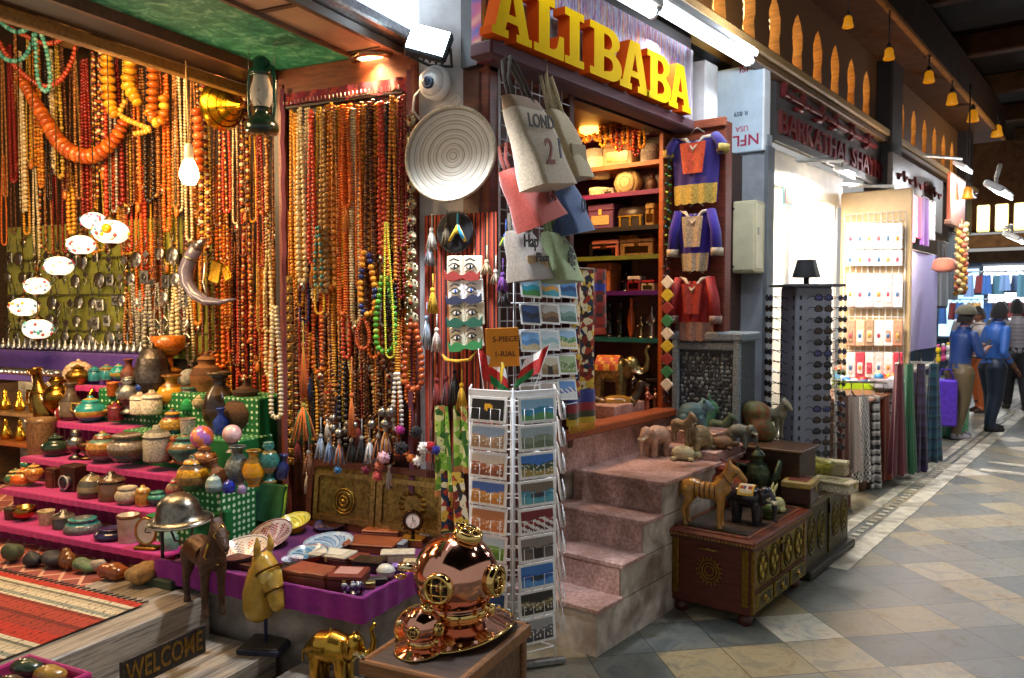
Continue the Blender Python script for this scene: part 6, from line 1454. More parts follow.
bowl('wide blue and white bowl with yellow foot near the brass panel', 329, 550, 50, '8a98a8', 'a8b8c0', ['2f5f98', 'b8c4cc', '3a70a4', '6a90b4'], .12, .18, base='c8981c')
bowl('blue bowl with an orange outside, in front of the wide blue bowl', 309, 562, 40, 'b8542a', '5a88a4', ['24527c', '98b0bc', '34688c', '4a7c9c'], .1, .28, base='a8441c')
bowl('small white and cobalt striped bowl beside the gilded horse head', 293, 569, 22, 'd8d8e0', 'c8d0e0', ['24347a', 'e0e4f0', '3a4a90'], .05, .5, base='2a3a80')
bowl('dark blue bowl standing behind the yellow bowl', 332, 529, 34, '20203a', '30305a', ['1c1c34', '3a3a68', '28284a'], .2, .2)
def clock(label, px, py, r, ring, dial, baseh, z=TBL, base='7a4a30', stand=False):
    p = PZ(px, py, z); k = ppm(p); r *= k; bh = baseh * k
    t = thing('desk_clock', label, 'clock', p, TH + .25)
    g = G(); g.box((0, 0, .008 if not stand else .02), (r * 2.2, r * 1.6, .016 if not stand else .04), base, bev=.004); g.cyl((0, 0, .01), (0, 0, bh), r * .22, ring, r1=r * .16); g.lathe([(r * .5, 0), (r * .2, r * .2), (r * .16, r * .4)], ring, (0, 0, .03), n=14); obj('foot', g, 'brass' if stand else 'wood', t)
    c = (0, 0, bh + r * .95); g = G(); g.lathe([(0, -r * .22), (r * .95, -r * .2), (r, 0), (r * .9, r * .14), (r * .66, r * .06)], ring, c, rot=(PI / 2 - .2, 0, 0), n=28)
    for i in range(16): a = i * PI / 8; g.sph((r * math.cos(a), -.02, bh + r * .95 + r * math.sin(a)), r * .1, ring, n=6, m=4)
    obj('bezel', g, 'polished', t)
    g = G(); M = TR(c, (-.2, 0, 0)); g.lathe([(0, -r * .02), (r * .68, 0)], dial, rot=(PI / 2, 0, 0), n=24, M=M); obj('dial', g, 'paper', t)
    g = G(); g.box((0, r * -.07, r * .2), (r * .06, r * .03, r * .4), '181410', M=M); g.box((r * .15, r * -.07, 0), (r * .3, r * .03, r * .06), '181410', M=M); obj('hand', g, 'matte', t)
clock('small bronze table clock with dark dial before the brass panel', 384, 531, 10, '6a4430', '3a2c28', 6); clock('brass table clock with white dial on a stepped gold foot', 413, 545, 11, '4a3020', 'd8c8c0', 14, base='c8a050', stand=True)
# embossed brass panel against the wall
L0, Rr = sv(PV(307, 500, -.05))[0], sv(PV(452, 500, -.05))[0]; w = Rr - L0
t = thing('brass_tray', 'wide embossed brass tray with rounded brown wooden frame leaning below the necklace panel', 'panel', LS(L0, -.07, TBL), TH, rot=(-.1, 0, TH))
hh = PV(380, 466, -.05)[2] - TBL
def rr_(x0, x1, z0, z1, r, n=6): return [(x0, z0), (x1, z0)] + arc(x1 - r, z1 - r, r, r, 0, PI / 2, n) + arc(x0 + r, z1 - r, r, r, PI / 2, PI, n)
obj('frame', poly_solid([rr_(0, w, 0, hh, .07), rr_(.035, w - .035, .03, hh - .035, .05)[::-1]], .035, '5a2c1a', '4a2214'), 'wood', t)
g = G(); g.prism(rr_(.03, w - .03, .02, hh - .03, .05), .02, 'a08448', TR((0, .012, 0))); obj('backing', g, 'oldbrass', t)
g = poly_solid([rr_(.05, w * .49, .04, hh - .06, .03), rr_(.075, w * .46, .07, hh - .085, .02)[::-1]], .012, 'b8985a', '8a6c34', TR((0, .002, 0)))
g.join(poly_solid([rr_(w * .5, w - .05, .04, hh - .06, .04), rr_(w * .54, w - .08, .07, hh - .085, .03)[::-1]], .012, 'b8985a', '8a6c34', TR((0, .002, 0)))); obj('raised_border', g, 'oldbrass', t)
g = G(); mx = w * .27
for r in (.05, .066): g.tor((mx, .008, hh * .42), r, .006, 'b08c40', (PI / 2, 0, 0), n=28)
g.tor((mx, .008, hh * .42), .025, .01, 'a88038', (PI / 2, 0, 0)); g.sph((mx, .006, hh * .42), (.016, .012, .016), 'b89444')
for i in range(14): a = i / 14 * 2 * PI; g.sph((w * .74 + .07 * math.cos(a), .012, hh * .5 + .06 * math.sin(a)), (.018, .006, .012), '7a5c24')
obj('medallion', g, 'oldbrass', t)

# ================================================================== goods on the stone platform beside the steps
AN = [('stone_elephant', 'cream marble elephant standing at the edge of the stone platform', 656, 456, 32, eleph_g('b8947c'), AZ(-.7, -.5), 1.05), ('stone_elephant', 'pink stone elephant behind the cream one on the platform', 668, 440, 30, eleph_g('b87a80'), AZ(.8, -.3), 1.05),
      ('stone_turtle', 'pale cream stone turtle on the platform edge', 683, 460, 15, turtle_g('aca47c', 'b8b08c'), AZ(.9, -.3), .62), ('stone_turtle', 'small grey-green stone tortoise behind the cream turtle', 674, 449, 14, turtle_g('6a8478', '7a8a80'), AZ(-.8, -.4), .62),
      ('stone_horse', 'cream and brown onyx horse between elephant and blue camels', 682, 441, 32, horse_g('8a7454', thick=1.25), AZ(.6, -.7), 1.4), ('stone_camel', 'blue-grey stone camel lying by the silver cabinet', 692, 428, 30, bear_g('44646a', '5a7a80'), AZ(.9, -.1), .85), ('stone_horse_bust', 'pale green onyx horse head in front of the silver cabinet', 709, 438, 44, bust_g('4a8060'), AZ(.9, -.2), 1.3),
      ('stone_donkey', 'beige stone donkey with a blue painted band on the platform', 699, 449, 28, bear_g('8a744c', '7a6444'), AZ(-.8, -.5), .85), ('stone_horse', 'small dark green stone horse behind the beige donkey', 720, 440, 30, horse_g('4a5a40', thick=1.2), AZ(.7, -.5), 1.4), ('stone_tortoise', 'dark mottled brown stone tortoise near the clay bowl', 722, 449, 14, turtle_g('5a4028', '7a5838'), AZ(.9, -.3), .62)]
for nm, x0, x1, y0, y1, z0, z1 in (('stone_slab', -2.46, -2.0, 4.52, 4.95, .72, .775), ('stone_slab', -2.46, -2.08, 4.68, 4.95, .775, .86)):
    g = G(); g.box((0, 0, (z1 - z0) / 2), (x1 - x0, y1 - y0, z1 - z0), 'fff', bev=.006); tag(obj(nm, g, 'pinkstone', None, ((x0 + x1) / 2, (y0 + y1) / 2, z0)), 'low pink stone slab under the stone animals, %s' % ('lower wide one' if z0 < .75 else 'upper narrow one by the silver cabinet'), 'slab')
for k_, (nm, lb, x, y, h, q, rz, un) in enumerate(AN):
    p = PZ(x, y, .775 if k_ in (6, 7, 8, 9) else .86 if k_ in (5, 4) else .72); animal(nm, lb, p, h * ppm(p), q, 'stone', rz, group='stone animals on the platform', unit=un)
# wooden chest in front, brass panels and drawers
def ring_pull(g, x, z, r=.014, y=0): g.lathe([(0, .006), (r, .004), (r * 1.1, -.002)], 'a08440', (x, y, z), rot=(PI / 2, 0, 0), n=12); g.tor((x, y - .01, z - r), r * .9, .003, 'c8a850', (PI / 2 - .3, 0, 0), n=12, m=5)
t = thing('dowry_chest', 'red-brown wooden chest with brass front panels and three small drawers', 'chest', (-1.545, 3.943, 0), RF); t.scale = (1.158, 1.02, 1.07)
g = G(); g.box((.36, .235, .22), (.7, .44, .33), '5c2214', bev=.008); obj('body', g, 'wood', t)
g = G(); g.box((.36, .235, .41), (.76, .5, .035), '6a3018', bev=.01); g.box((.36, .235, .388), (.74, .48, .014), '4a2010')
for i in range(40): g.sph((-.01 + i * .019, -.012, .402), .007, '8a6a30', n=6, m=4)
for i in range(26): g.sph((-.018, -.0 + i * .019, .402), .007, '8a6a30', n=6, m=4)
obj('lid', g, 'woodx', t)
g = G(); g.box((.36, .235, .429), (.6, .36, .006), '3a2a18')
for y in (.04, .43): g.box((.36, y, .43), (.7, .02, .01), '7a4020', bev=.003)
for x in (.02, .7): g.box((x, .235, .43), (.02, .4, .01), '7a4020', bev=.003)
obj('lid_panel', g, 'carved', t)
g = G()
for x0, x1 in ((.05, .345), (.375, .67)):
    g.box(((x0 + x1) / 2, .012, .27), (x1 - x0, .01, .2), '9a8434', bev=.004)
obj('brass_panel', g, 'oldbrass', t)
g = G()
for cx in (.125, .27, .45, .595):
    for r in (.062, .045): g.tor((cx, .006, .27), r, .005, '5a4a1c', (PI / 2, 0, 0), n=20, m=5, sc=(.9, 1.3, 1))
    for a in range(4): g.sph((cx + .028 * math.cos(a * PI / 2), .004, .27 + .04 * math.sin(a * PI / 2)), (.014, .006, .018), 'c0a850')
g.box((.36, .002, .31), (.03, .014, .05), '4a3a20', bev=.004); g.box((.36, .002, .34), (.05, .012, .014), 'a8903c', bev=.003)
for z in (.17, .372): g.box((.36, .006, z), (.66, .012, .012), '6a2c18')
obj('scrollwork', g, 'oldbrass', t)
for i in range(3):
    g = G(); x = .145 + i * .215; g.box((x, .008, .115), (.19, .02, .085), '8a7830', bev=.004); d = obj('drawer', g, 'oldbrass', t)
    g = G(); g.box((x, .0, .115), (.15, .006, .055), '6a5a24', bev=.002); ring_pull(g, x, .12, .014, -.004); obj('ring_pull', g, 'brass', d)
for c_, d_ in (((.03, .01, .225), (.035, .016, .32)), ((.69, .01, .225), (.035, .016, .32)), ((.006, .045, .24), (.012, .035, .28)), ((.006, .425, .24), (.012, .035, .28))): g = G(); g.box(c_, d_, '8a6a2c', bev=.003); obj('brass_strap', g, 'oldbrass', t)
g = G(); M = TR((.004, .235, .24), (0, 0, -PI / 2))
for r in (.055, .04, .024): g.tor((0, 0, 0), r, .004, 'a8803c', (PI / 2, 0, 0), n=24, m=5, M=M)
for i in range(18): a = i * PI / 9; g.sph((.066 * math.cos(a), 0, .066 * math.sin(a)), .005, 'c09a4c', n=6, m=4, M=M)
g.tube([(-.05, -.002, .12), (-.045, -.02, .112), (.045, -.02, .112), (.05, -.002, .12)], .005, 'a88a48', 6, M=M); obj('side_medallion', g, 'oldbrass', t)
for x in (.05, .67):
    for y in (.06, .41):
        g = G(); g.lathe([(.028, 0), (.036, .015), (.036, .035), (.026, .045), (.034, .055), (.034, .065)], '4a1c10', (x, y, 0), n=14); obj('foot', g, 'wood', t)
t = thing('carved_chest', 'long dark green-brown carved chest beyond the brass-fronted chest', 'chest', (-1.57, 4.86, 0), RF); t.scale = (1, 1, 1.07)
g = G(); g.box((.45, .24, .23), (.88, .44, .38), '4a4024', bev=.008); obj('body', g, 'carved', t)
g = G(); g.box((.45, .23, .425), (.92, .49, .035), '5a4a2c', bev=.008); obj('lid', g, 'woodx', t)
g = G(); g.box((.45, .225, .03), (.92, .5, .05), '2c2618', bev=.01); obj('plinth', g, 'wood', t)
g = G()
for i, cx in enumerate((.12, .3, .6, .78)):
    for r in (.075, .05, .025): g.tor((cx, .018, .23), r, .006, '7a6c3a', (PI / 2, 0, 0), n=20, m=5, sc=(.9, 1.4, 1))
g.box((.45, .012, .33), (.03, .014, .06), '1c1810', bev=.003); g.box((.45, .014, .23), (.02, .012, .34), '6a5c30', bev=.003); obj('carving', g, 'oldbrass', t)
# on the brass-fronted chest
CT = .464
hb = G()
for i in range(5): hb.tor((-.2 + i * .1, 0, .72), .185, .01, '4a2c14', (0, PI / 2, 0), n=20, m=4)
hb.tor((.42, 0, .98), .145, .012, '4a2c14', (0, .9, 0), n=18, m=4); hb.tor((.6, 0, 1.08), .1, .01, '3a2410', (0, -.8, 0), n=16, m=4)
p = PZ(706, 525, CT); animal('painted_horse', 'tan wooden horse with painted harness standing on the brass-fronted chest', p, 70 * ppm(p), horse_g('b07c34', '8a5a24', thick=1.0), 'gloss', AZ(.85, -.45), unit=1.4, extra=(('painted_harness', hb, 'paint'),))
hd = G(); hd.sheet(lambda a, b: (-.22 + .42 * a, .335 * math.sin((b - .5) * 2.6), .69 + .335 * math.cos((b - .5) * 2.6)), 8, 14, 'c8b878', cf=lambda a, b: ('c8a030' if a < .15 or a > .85 or b < .1 or b > .9 else ('d8d0b8', '8a2a20', '283a6a')[int(a * 6) % 3] if .2 < b < .35 or .65 < b < .8 else 'c8bc98'))
p = PZ(748, 522, CT); animal('painted_elephant', 'black wooden elephant with a painted cream and gold saddle cloth', p, 38 * ppm(p), eleph_g('1c1c24'), 'gloss', AZ(.85, -.5), unit=1.02, extra=(('saddle_cloth', hd, 'cloth'),))
p = PZ(776, 512, CT); animal('rabbit_figure', 'cream painted rabbit at the front edge of the chest', p, 30 * ppm(p), rabbit_g('c8c488'), 'gloss', AZ(-.8, -.5), unit=1.2)
V('green_gourd_pot', 'round olive green pot beside the cream rabbit', 768, 517, 22, 'urn', ['4a5a2c', '5a6a34', '3a4a24'], 'gloss', z=CT, wide=1.0, group='goods on the chests')
V('clay_jar', 'reddish brown ribbed clay jar behind the tan wooden horse', 722, 503, 44, 'urn', ['7a3018', '8a3c20', '6a2814'], 'gloss', z=CT, wide=1.1, group='goods on the chests')
V('metal_ewer', 'dark green metal ewer with pointed lid on the chest', 757, 503, 58, 'urn', ['3a4434', '4a5640', '2c3428'], 'oldbrass', z=CT, wide=.42, spout='3a4434', group='goods on the chests')
V('clay_bowl', 'wide brown clay bowl standing behind the metal ewer', 742, 477, 20, 'bowl', ['6a2c18', '5a2414', '3a1a10'], 'gloss', z=CT + .13, wide=1.05, group='goods on the chests')
t = thing('clay_bowl_stand', 'brown drum shaped pottery stand under the wide clay bowl', 'stand', tuple(PZ(742, 477, CT + .13)[:2]) + (CT,), 0); g = G(); g.lathe([(.07, 0), (.09, .02), (.085, .1), (.07, .13), (0, .13)], '5a2a18', n=20); obj('drum', g, 'gloss', t); g = G(); g.tor((0, 0, .07), .09, .006, '7a3c24'); obj('ridge', g, 'gloss', t)
V('leaf_dish', 'upright grey leaf shaped metal dish beside the ewer', 771, 488, 44, 'stem', ['5a5c48', '6a6c54'], 'oldbrass', z=CT + .02, wide=.5, lean=.35, group='goods on the chests')
def cbox(name, label, p, w, d, h, col, lid, rz=0.0, mat='wood', extra=None):
    t = thing(name, label, 'box', p, rz, 'goods on the chests')
    g = G(); g.box((0, 0, h * .35), (w, d, h * .7), col, bev=.005); obj('case', g, mat, t)
    g = G(); g.box((0, 0, h * .85), (w * 1.03, d * 1.03, h * .3), lid, bev=.006); l = obj('lid', g, mat, t)
    if extra: g = G(); g.box((0, 0, h + .001), (w * .66, d * .66, .004), extra); g.box((0, 0, h + .003), (w * .3, d * .3, .004), jit(extra, .6)); g.box((w * .1, -d / 2 - .003, h * .6), (.02, .006, .03), 'b09848'); obj('inlay', g, 'paper', l)
    return t
cbox('inlaid_box', 'wooden box with cream and red inlaid sloping lid at the chest end', PZ(800, 500, CT + .015), .23, .17, .13, '3a1c14', 'a89050', RF + .1, extra='6a3020')
cbox('dark_box', 'black lacquer box with carved front behind the inlaid box', PZ(785, 478, CT + .02), .28, .2, .16, '1c1a14', '26241c', RF + .1, 'carved')
t = thing('round_brass_box', 'round olive brass box with flat lid on the far chest', 'box', PZ(812, 480, .476), 0); k = ppm(PZ(812, 480, .476))
g = G(); g.lathe([(0, 0), (18 * k, 0), (20 * k, 3 * k), (20 * k, 16 * k), (19 * k, 18 * k)], '7a7434', n=28); obj('drum', g, 'oldbrass', t)
g = G(); g.lathe([(21 * k, 15 * k), (21.5 * k, 19 * k), (14 * k, 22 * k), (4 * k, 23 * k), (3 * k, 26 * k), (0, 26.5 * k)], '98903c', n=28); obj('lid', g, 'oldbrass', t)
cbox('patterned_book', 'thick cream patterned book on the outer end of the far chest', PZ(833, 490, .476), .16, .26, .07, 'c8bca0', 'b8a880', RF - .1, 'embroid', extra='8a8048')
cbox('patterned_box', 'pale patterned box behind the thick cream book', PZ(832, 474, .476), .1, .2, .1, 'a89870', 'c0b080', RF, 'embroid')
t = thing('display_crate', 'brown wooden crate behind the chests carrying a green boulder and stone figures', 'crate', (-1.8, 5.02, .476), 0)
g = G(); g.box((0, 0, .14), (.34, .3, .28), '3a2414', bev=.006); obj('case', g, 'wood', t); g = G(); g.box((0, 0, .29), (.38, .34, .02), '4a3018', bev=.004); obj('top', g, 'woodx', t)
CR = .777
for nm, lb, x, y, h, q, un, mt, rz in (('stone_elephant', 'mottled grey elephant figure beside the green boulder', 740, 447, 24, eleph_g('6a6a5c'), 1.05, 'stone', AZ(.8, -.4)), ('stone_horse', 'pale cream rearing stone figure beside the sunglasses stand', 772, 436, 42, horse_g('8a8068', thick=1.3), 1.4, 'stone', AZ(.5, -.8))):
    p = PZ(x, y, CR); animal(nm, lb, p, h * ppm(p), q, mt, rz, group='stone animals on the crate', unit=un)
p = PZ(758, 440, CR); k = ppm(p); q = Q()
for j in range(8): q.sph((R.uniform(-6, 6) * k, R.uniform(-4, 4) * k, R.uniform(8, 30) * k), (13 * k, 11 * k, 12 * k), ('5a5830', '7a4c28', '6a6434')[j % 3], n=8, m=6)
tag(obj('green_boulder', fuse(q, .014, 2), 'stone', None, p), 'upright olive and rust coloured boulder by the silver cabinet', 'rock')
# silver embossed cabinet
t = thing('silver_cabinet', 'grey embossed metal cabinet below the hanging costumes', 'cabinet', (-2.29, 4.98, .72), 0)
g = G(); g.box((0, .14, .36), (.46, .26, .72), '3c444a', bev=.006); obj('body', g, 'embroid', t)
g = G(); g.box((0, .13, .725), (.53, .3, .06), '76828a', bev=.012); obj('top', g, 'embroid', t)
g = G()
for x in (-.215, .215): g.box((x, 0, .36), (.05, .03, .7), '7a868c', bev=.008)
for z in (.04, .66): g.box((0, 0, z), (.42, .025, .05), '66727a', bev=.006)
for i in range(13):
    for j in range(20): g.sph((-.17 + i * .028 + R.uniform(-.01, .01), .008, .09 + j * .027), (R.uniform(.006, .015), .007, R.uniform(.008, .018)), ('59656c', '2c343a', '7a868a')[R.randrange(3)], n=6, m=4)
obj('embossing', g, 'embroid', t)
# costumes on a hanging board
g = G(); g.box((-2.39, 5.1, 2.12), (.39, .1, 1.46), '7a3826', bev=.006); g.box((-2.39, 5.04, 2.84), (.4, .03, .06), '9a5238', bev=.006); struct('wall_costume', g, 'woodx')
def choli(label, zt, main, band, chest, sleeves, mt, flare=0.0, w=.38, h=.42):
    t = thing('embroidered_blouse', label, 'blouse', (-2.375, 5.015, zt), 0, 'embroidered blouses on the hanging board')
    hw = w / 2
    def body(a, b):
        x = (a - .5) * w * (.72 + .28 * (1 - b) + flare * b); return (x, -.028 - .03 * math.cos((a - .5) * PI) - .006 * math.sin(a * 22 + b * 5), -h * (.06 + .94 * b) + (.0 if abs(a - .5) > .2 or b > .01 else -.1))
    g = G(); g.sheet(body, 24, 16, main); g.sheet(lambda a, b: (body(a, b)[0], -.012, body(a, b)[2]), 8, 8, jit(main, .3)); obj('bodice', g, mt, t)
    for s in (-1, 1):
        g = G(); L = .3 if sleeves == 'long' else .12
        P = [(s * hw * .8, -.035, -.03), (s * hw * 1.05, -.04, -.03 - L * .45), (s * hw * 1.12, -.035, -.03 - L)]
        g.tube(P, [.05, .055, .06], main, 10, flat=.55); o = obj('sleeve', g, mt, t)
        g = G(); q = np.array(P[2]); g.tube([q + (0, 0, .05), q], .063, band, 10, flat=.6); obj('cuff', g, 'embroid', o)
    g = G(); g.sheet(lambda a, b: (body(a, .72 + .28 * b)[0] * 1.02, body(a, .8)[1] - .008, body(a, .72 + .28 * b)[2] - .01 * abs(math.sin(a * 16)) * b), 30, 5, band); obj('hem_band', g, 'embroid', t)
    g = G(); g.sheet(lambda a, b: ((a - .5) * w * .5 * (1.1 - .3 * b), -.078 - .006 * math.sin(a * 9), -.07 - .2 * b), 16, 10, chest, cf=lambda a, b: chest if (int(a * 8) + int(b * 6)) % 3 else jit(chest, .3)); obj('chest_panel', g, 'embroid', t)
    g = G(); g.tube([(-.05, -.01, .0), (0, -.02, .035), (.05, -.01, .0)], .004, 'b8b0a0', 5); g.tube([(-hw * .8, -.02, -.03), (-.06, -.05, -.04), (0, -.075, -.12), (.06, -.05, -.04), (hw * .8, -.02, -.03)], .012, 'c0b8a8', 6); obj('neck_trim', g, 'embroid', t)
choli('purple blouse with red embroidered chest and gold hem, top of the board', 2.78, '2c1c74', 'a8903c', 'b03818', 'short', 'cloth', .15, .34, .46)
choli('purple long sleeved blouse with silver panels, middle of the board', 2.3, '30188a', 'a89880', 'a0907c', 'long', 'cloth', -.1, .28, .42)
choli('red embroidered dress with blue collar, lowest on the board', 1.86, '9a1c1c', '8a6a60', '9a3028', 'long', 'embroid', .3, .27, .44)
g = G(); g.tube([(-2.56, 5.02, 2.74), (-2.55, 5.0, 2.3), (-2.56, 5.02, 1.4)], .022, '4a7a2a', 6)
t = thing('sequin_garland', 'green sequin garland hanging beside the doorway and costumes', 'garland', (-2.57, 4.97, 2.74), 0)
g = G()
for i in range(60): a = i * 1.3; g.sph((.02 * math.cos(a), .02 * math.sin(a), -i * .012), (.012, .012, .008), ('3a8a40', 'a8b030', '2a6a70')[i % 3], n=6, m=4)
obj('sequins', g, 'gloss', t); g = G(); g.cyl((0, 0, .03), (0, 0, -.72), .004, '2a3a20', n=5); obj('cord', g, 'cloth', t)
t = thing('bead_curtain_string', 'dark wine bead garland hanging below the green sequins by the doorway', 'garland', (-2.57, 4.96, 2.0), 0)
g = G()
for i in range(64): a = i * 1.7; g.sph((.018 * math.cos(a), .018 * math.sin(a), -i * .016), .013, ('3a1420', '54202c', '2a1820')[i % 3], n=6, m=4)
obj('bead_string', g, 'bead', t); g = G(); g.cyl((0, 0, .03), (0, 0, -1.0), .004, '1a1018', n=5); obj('cord', g, 'cloth', t)
t = thing('patchwork_garland', 'white, yellow and green diamond patch garland by the doorway', 'garland', (-2.53, 4.9, 1.85), 0)
for i in range(9):
    g = G(); g.box((0, 0, -.05 - i * .085), (.07, .014, .07), ('e0d8c8', 'c8b020', '8a1c1c', '2a7a4a')[i % 4], (0, PI / 4, 0), bev=.004); obj('diamond_patch', g, 'cloth', t)
p = PZ(248, 520, TBL)
t = thing('picture_tin', 'dark green tin with a white figure picture, leaning by the dotted green cloth', 'tin', p, TH, rot=(-.15, 0, TH + .15)); k = ppm(p)
g = G(); g.box((0, 0, 15 * k), (24 * k, .05, 30 * k), '1c4a3a', bev=.006); obj('case', g, 'gloss', t)
g = G(); g.box((0, -.027, 15 * k), (19 * k, .006, 23 * k), '5a6a6c', bev=.002)
for x, z, w_, h_ in ((-3, 17, 5, 9), (4, 13, 4, 11), (0, 9, 11, 3), (3, 20, 3, 4)): g.box((x * k, -.031, z * k), (w_ * k, .005, h_ * k), 'c8ccc8')
obj('picture', g, 'painted', t)
p = PZ(225, 521, TBL); k = ppm(p)
t = thing('brass_horseshoe_ring', 'upright brass arch ring standing beside the dark green picture tin', 'ornament', p, TH)
g = G(); g.tube([(11 * k * math.cos(a), 0, 12 * k + 12 * k * math.sin(a)) for a in np.linspace(-.5, PI + .5, 18)], 2 * k, 'a88838', 8); obj('arch', g, 'brass', t)
g = G(); g.box((0, 0, 2 * k), (22 * k, 12 * k, 4 * k), '3a2c18', bev=.004); obj('foot', g, 'wood', t)
for i, (x, y, h_, c, kd) in enumerate(((208, 505, 22, ['7a3a28', 'c89858', '4a6a5a'], 'urn'), (196, 518, 18, ['b8a068', '6a4a28'], 'squat'), (262, 505, 20, ['2a4a6a', '8a9aa0'], 'vase'))): V('small_pot', ('red and gold lidded pot low beside the steel helmet', 'tan squat pot on the table behind the carved horse', 'slate blue vase standing beside the picture tin')[i], x, y + 12, h_, kd, c, z=TBL, wide=.8, group='small pots beside the bowls')
# ================================================================== shelves inside the doorway
YS = 4.95
SHELF = [('shelf_board', 655, 128, '7a1850'), ('shelf_board', 655, 160.5, 'b0581c'), ('shelf_board', 655, 189.5, '6a1448'), ('shelf_board', 655, 225, '1c1416'), ('shelf_board', 655, 254.5, '5a6020'), ('shelf_board', 655, 291, '4a1060'), ('shelf_board', 655, 339, '145a58')]
t = thing('display_shelf', 'tall orange and purple edged shelf unit inside the shop doorway', 'shelf', (-3.05, YS, .92), 0)
for nm, x, y, c in SHELF:
    z = PY(x, y, YS)[2] - .92; g = G(); g.box((-.1, .16, z - .012), (1.1, .34, .024), c, bev=.004); g.box((-.1, -.012, z - .012), (1.1, .008, .03), c); obj(nm, g, 'woodx', t)
for x, c in ((.45, 'a8501c'), (-.64, '6a3018')): g = G(); g.box((x, .16, .95), (.035, .36, 1.95), c, bev=.006); obj('side_post', g, 'wood', t)
g = G(); g.box((-.1, .335, .95), (1.1, .02, 1.95), '3a1020'); obj('back_panel', g, 'wood', t)
g = G()
for i in range(16): x = -.62 + i * .067; g.box((x + .017, -.03, 1.9), (.05, .012, .012), 'c8b8a0', (0, .8, 0)); g.box((x + .05, -.03, 1.9), (.05, .012, .012), 'c8b8a0', (0, -.8, 0))
obj('zigzag_trim', g, 'cloth', t)
def sh(name, label, x0, x1, y0, y1, col, kind='box', mat='painted', lid=None, cat='box', d=.16, extra=None):
    a, b = PY(x0, (y0 + y1) / 2, YS + .04), PY(x1, (y0 + y1) / 2, YS + .04); cx = (x0 + x1) / 2
    zb_ = PY(cx, y1, YS + .04)[2]; zt_ = PY(cx, y0, YS + .04)[2]
    zs2 = [PY(655, y, YS)[2] for _, _, y, _ in SHELF] + [.92]
    zb_ = min(zs2, key=lambda q: abs(q - zb_)) if kind != 'hang' else zb_
    w, h = b[0] - a[0], zt_ - zb_
    h = max(h, .03)
    t = thing(name, label, cat, ((a[0] + b[0]) / 2, YS + .04 + d / 2, zb_), 0, 'goods on the doorway shelves')
    g = G()
    if kind == 'box':
        g.box((0, 0, h * .36), (w, d, h * .72), col, bev=.006); obj('case', g, mat, t); g = G(); g.box((0, 0, h * .86), (w * 1.03, d * 1.03, h * .28), lid or jit(col, .3), bev=.008); l = obj('lid', g, mat, t)
        g = G(); g.box((0, -d / 2 - .004, h * .68), (w * .12, .006, h * .2), 'c8a040'); g.box((0, -d / 2 - .002, h * .36), (w * .7, .004, h * .36), extra or jit(col, .5)); obj('clasp', g, 'brass' if not extra else mat, t)
    elif kind == 'trunk':
        g.box((0, 0, h * .3), (w, d, h * .6), col, bev=.005); obj('case', g, mat, t); g = G(); g.tube([(-w / 2, 0, h * .58), (w / 2, 0, h * .58)], d / 2, lid or col, 16); g2 = G().join(g, Matrix.Translation((0, 0, 0))); obj('lid', g2, mat, t)
        g = G()
        for x in (-.4, 0, .4): g.box((x * w, -d / 2 - .003, h * .3), (w * .08, .006, h * .6), 'b8902c')
        g.box((0, -d / 2 - .004, h * .56), (w, .006, h * .06), 'b8902c'); obj('gold_band', g, 'oldbrass', t)
    elif kind == 'drum':
        r = w / 2; g.lathe([(0, 0), (r * .96, 0), (r, h * .1), (r, h * .62)], col, n=20); obj('drum', g, mat, t); g = G(); g.lathe([(r * 1.04, h * .6), (r * 1.04, h * .95), (r * .9, h), (0, h)], lid or col, n=20); obj('lid', g, mat, t)
    elif kind == 'octagon':
        r = w / 2; g.lathe([(0, -.05), (r, -.05), (r, .05), (r * .8, .055), (0, .055)], col, (0, -.02, h / 2), n=8, rot=(PI / 2, 0, 0)); obj('case', g, mat, t); g = G(); g.lathe([(0, .01), (r * .7, .012), (r * .76, 0)], lid, (0, -.08, h / 2), n=8, rot=(PI / 2, 0, 0)); g.tor((0, -.086, h / 2), r * .4, .008, '7a6030', (PI / 2, 0, 0), n=16, m=4); obj('star_inlay', g, mat, t)
    elif kind == 'figure':
        g.tube([(0, 0, 0), (0, 0, h * .3), (0, 0, h * .6), (0, 0, h * .78)], [w * .34, w * .3, w * .36, w * .16], col, 10); g.sph((0, 0, h * .88), (w * .2, w * .2, h * .12), lid or col); 
        for s in (-1, 1): g.tube([(s * w * .3, 0, h * .68), (s * w * .44, -.02, h * .5), (s * w * .2, -.05, h * .42)], w * .08, col, 6)
        obj('body', fuse(g, max(.008, h * .05), 2), mat, t); g = G(); g.lathe([(w * .42, 0), (w * .42, .012), (0, .012)], jit(col, .3), n=14); obj('base', g, mat, t)
    elif kind == 'pot':
        g.lathe([(r * h * (w / h if h else 1) * 1.0, q * h) for r, q in PR['vase']], col, n=16, cols=[col, jit(col, .3)]); obj('body', g, mat, t); g = G(); g.tor((0, 0, h * .98), w * .22, w * .05, lid or col, n=14, m=5); obj('rim', g, mat, t)
    return t
S_ = sh
S_('checked_basket', 'black and white checked basket on the upper orange shelf', 581, 600, 148, 169, 'c8c0b0', 'drum', 'embroid', 'b0a890', 'basket'); S_('tan_case', 'large plain tan case on the upper orange shelf', 603, 632, 139, 165, 'b8905a', 'box', 'leather', 'c09860', d=.2); S_('checked_basket', 'black and white patterned basket at the lit end of the orange shelf', 636, 653, 143, 161, 'c0b8a8', 'drum', 'embroid', 'd8d0c0', 'basket')
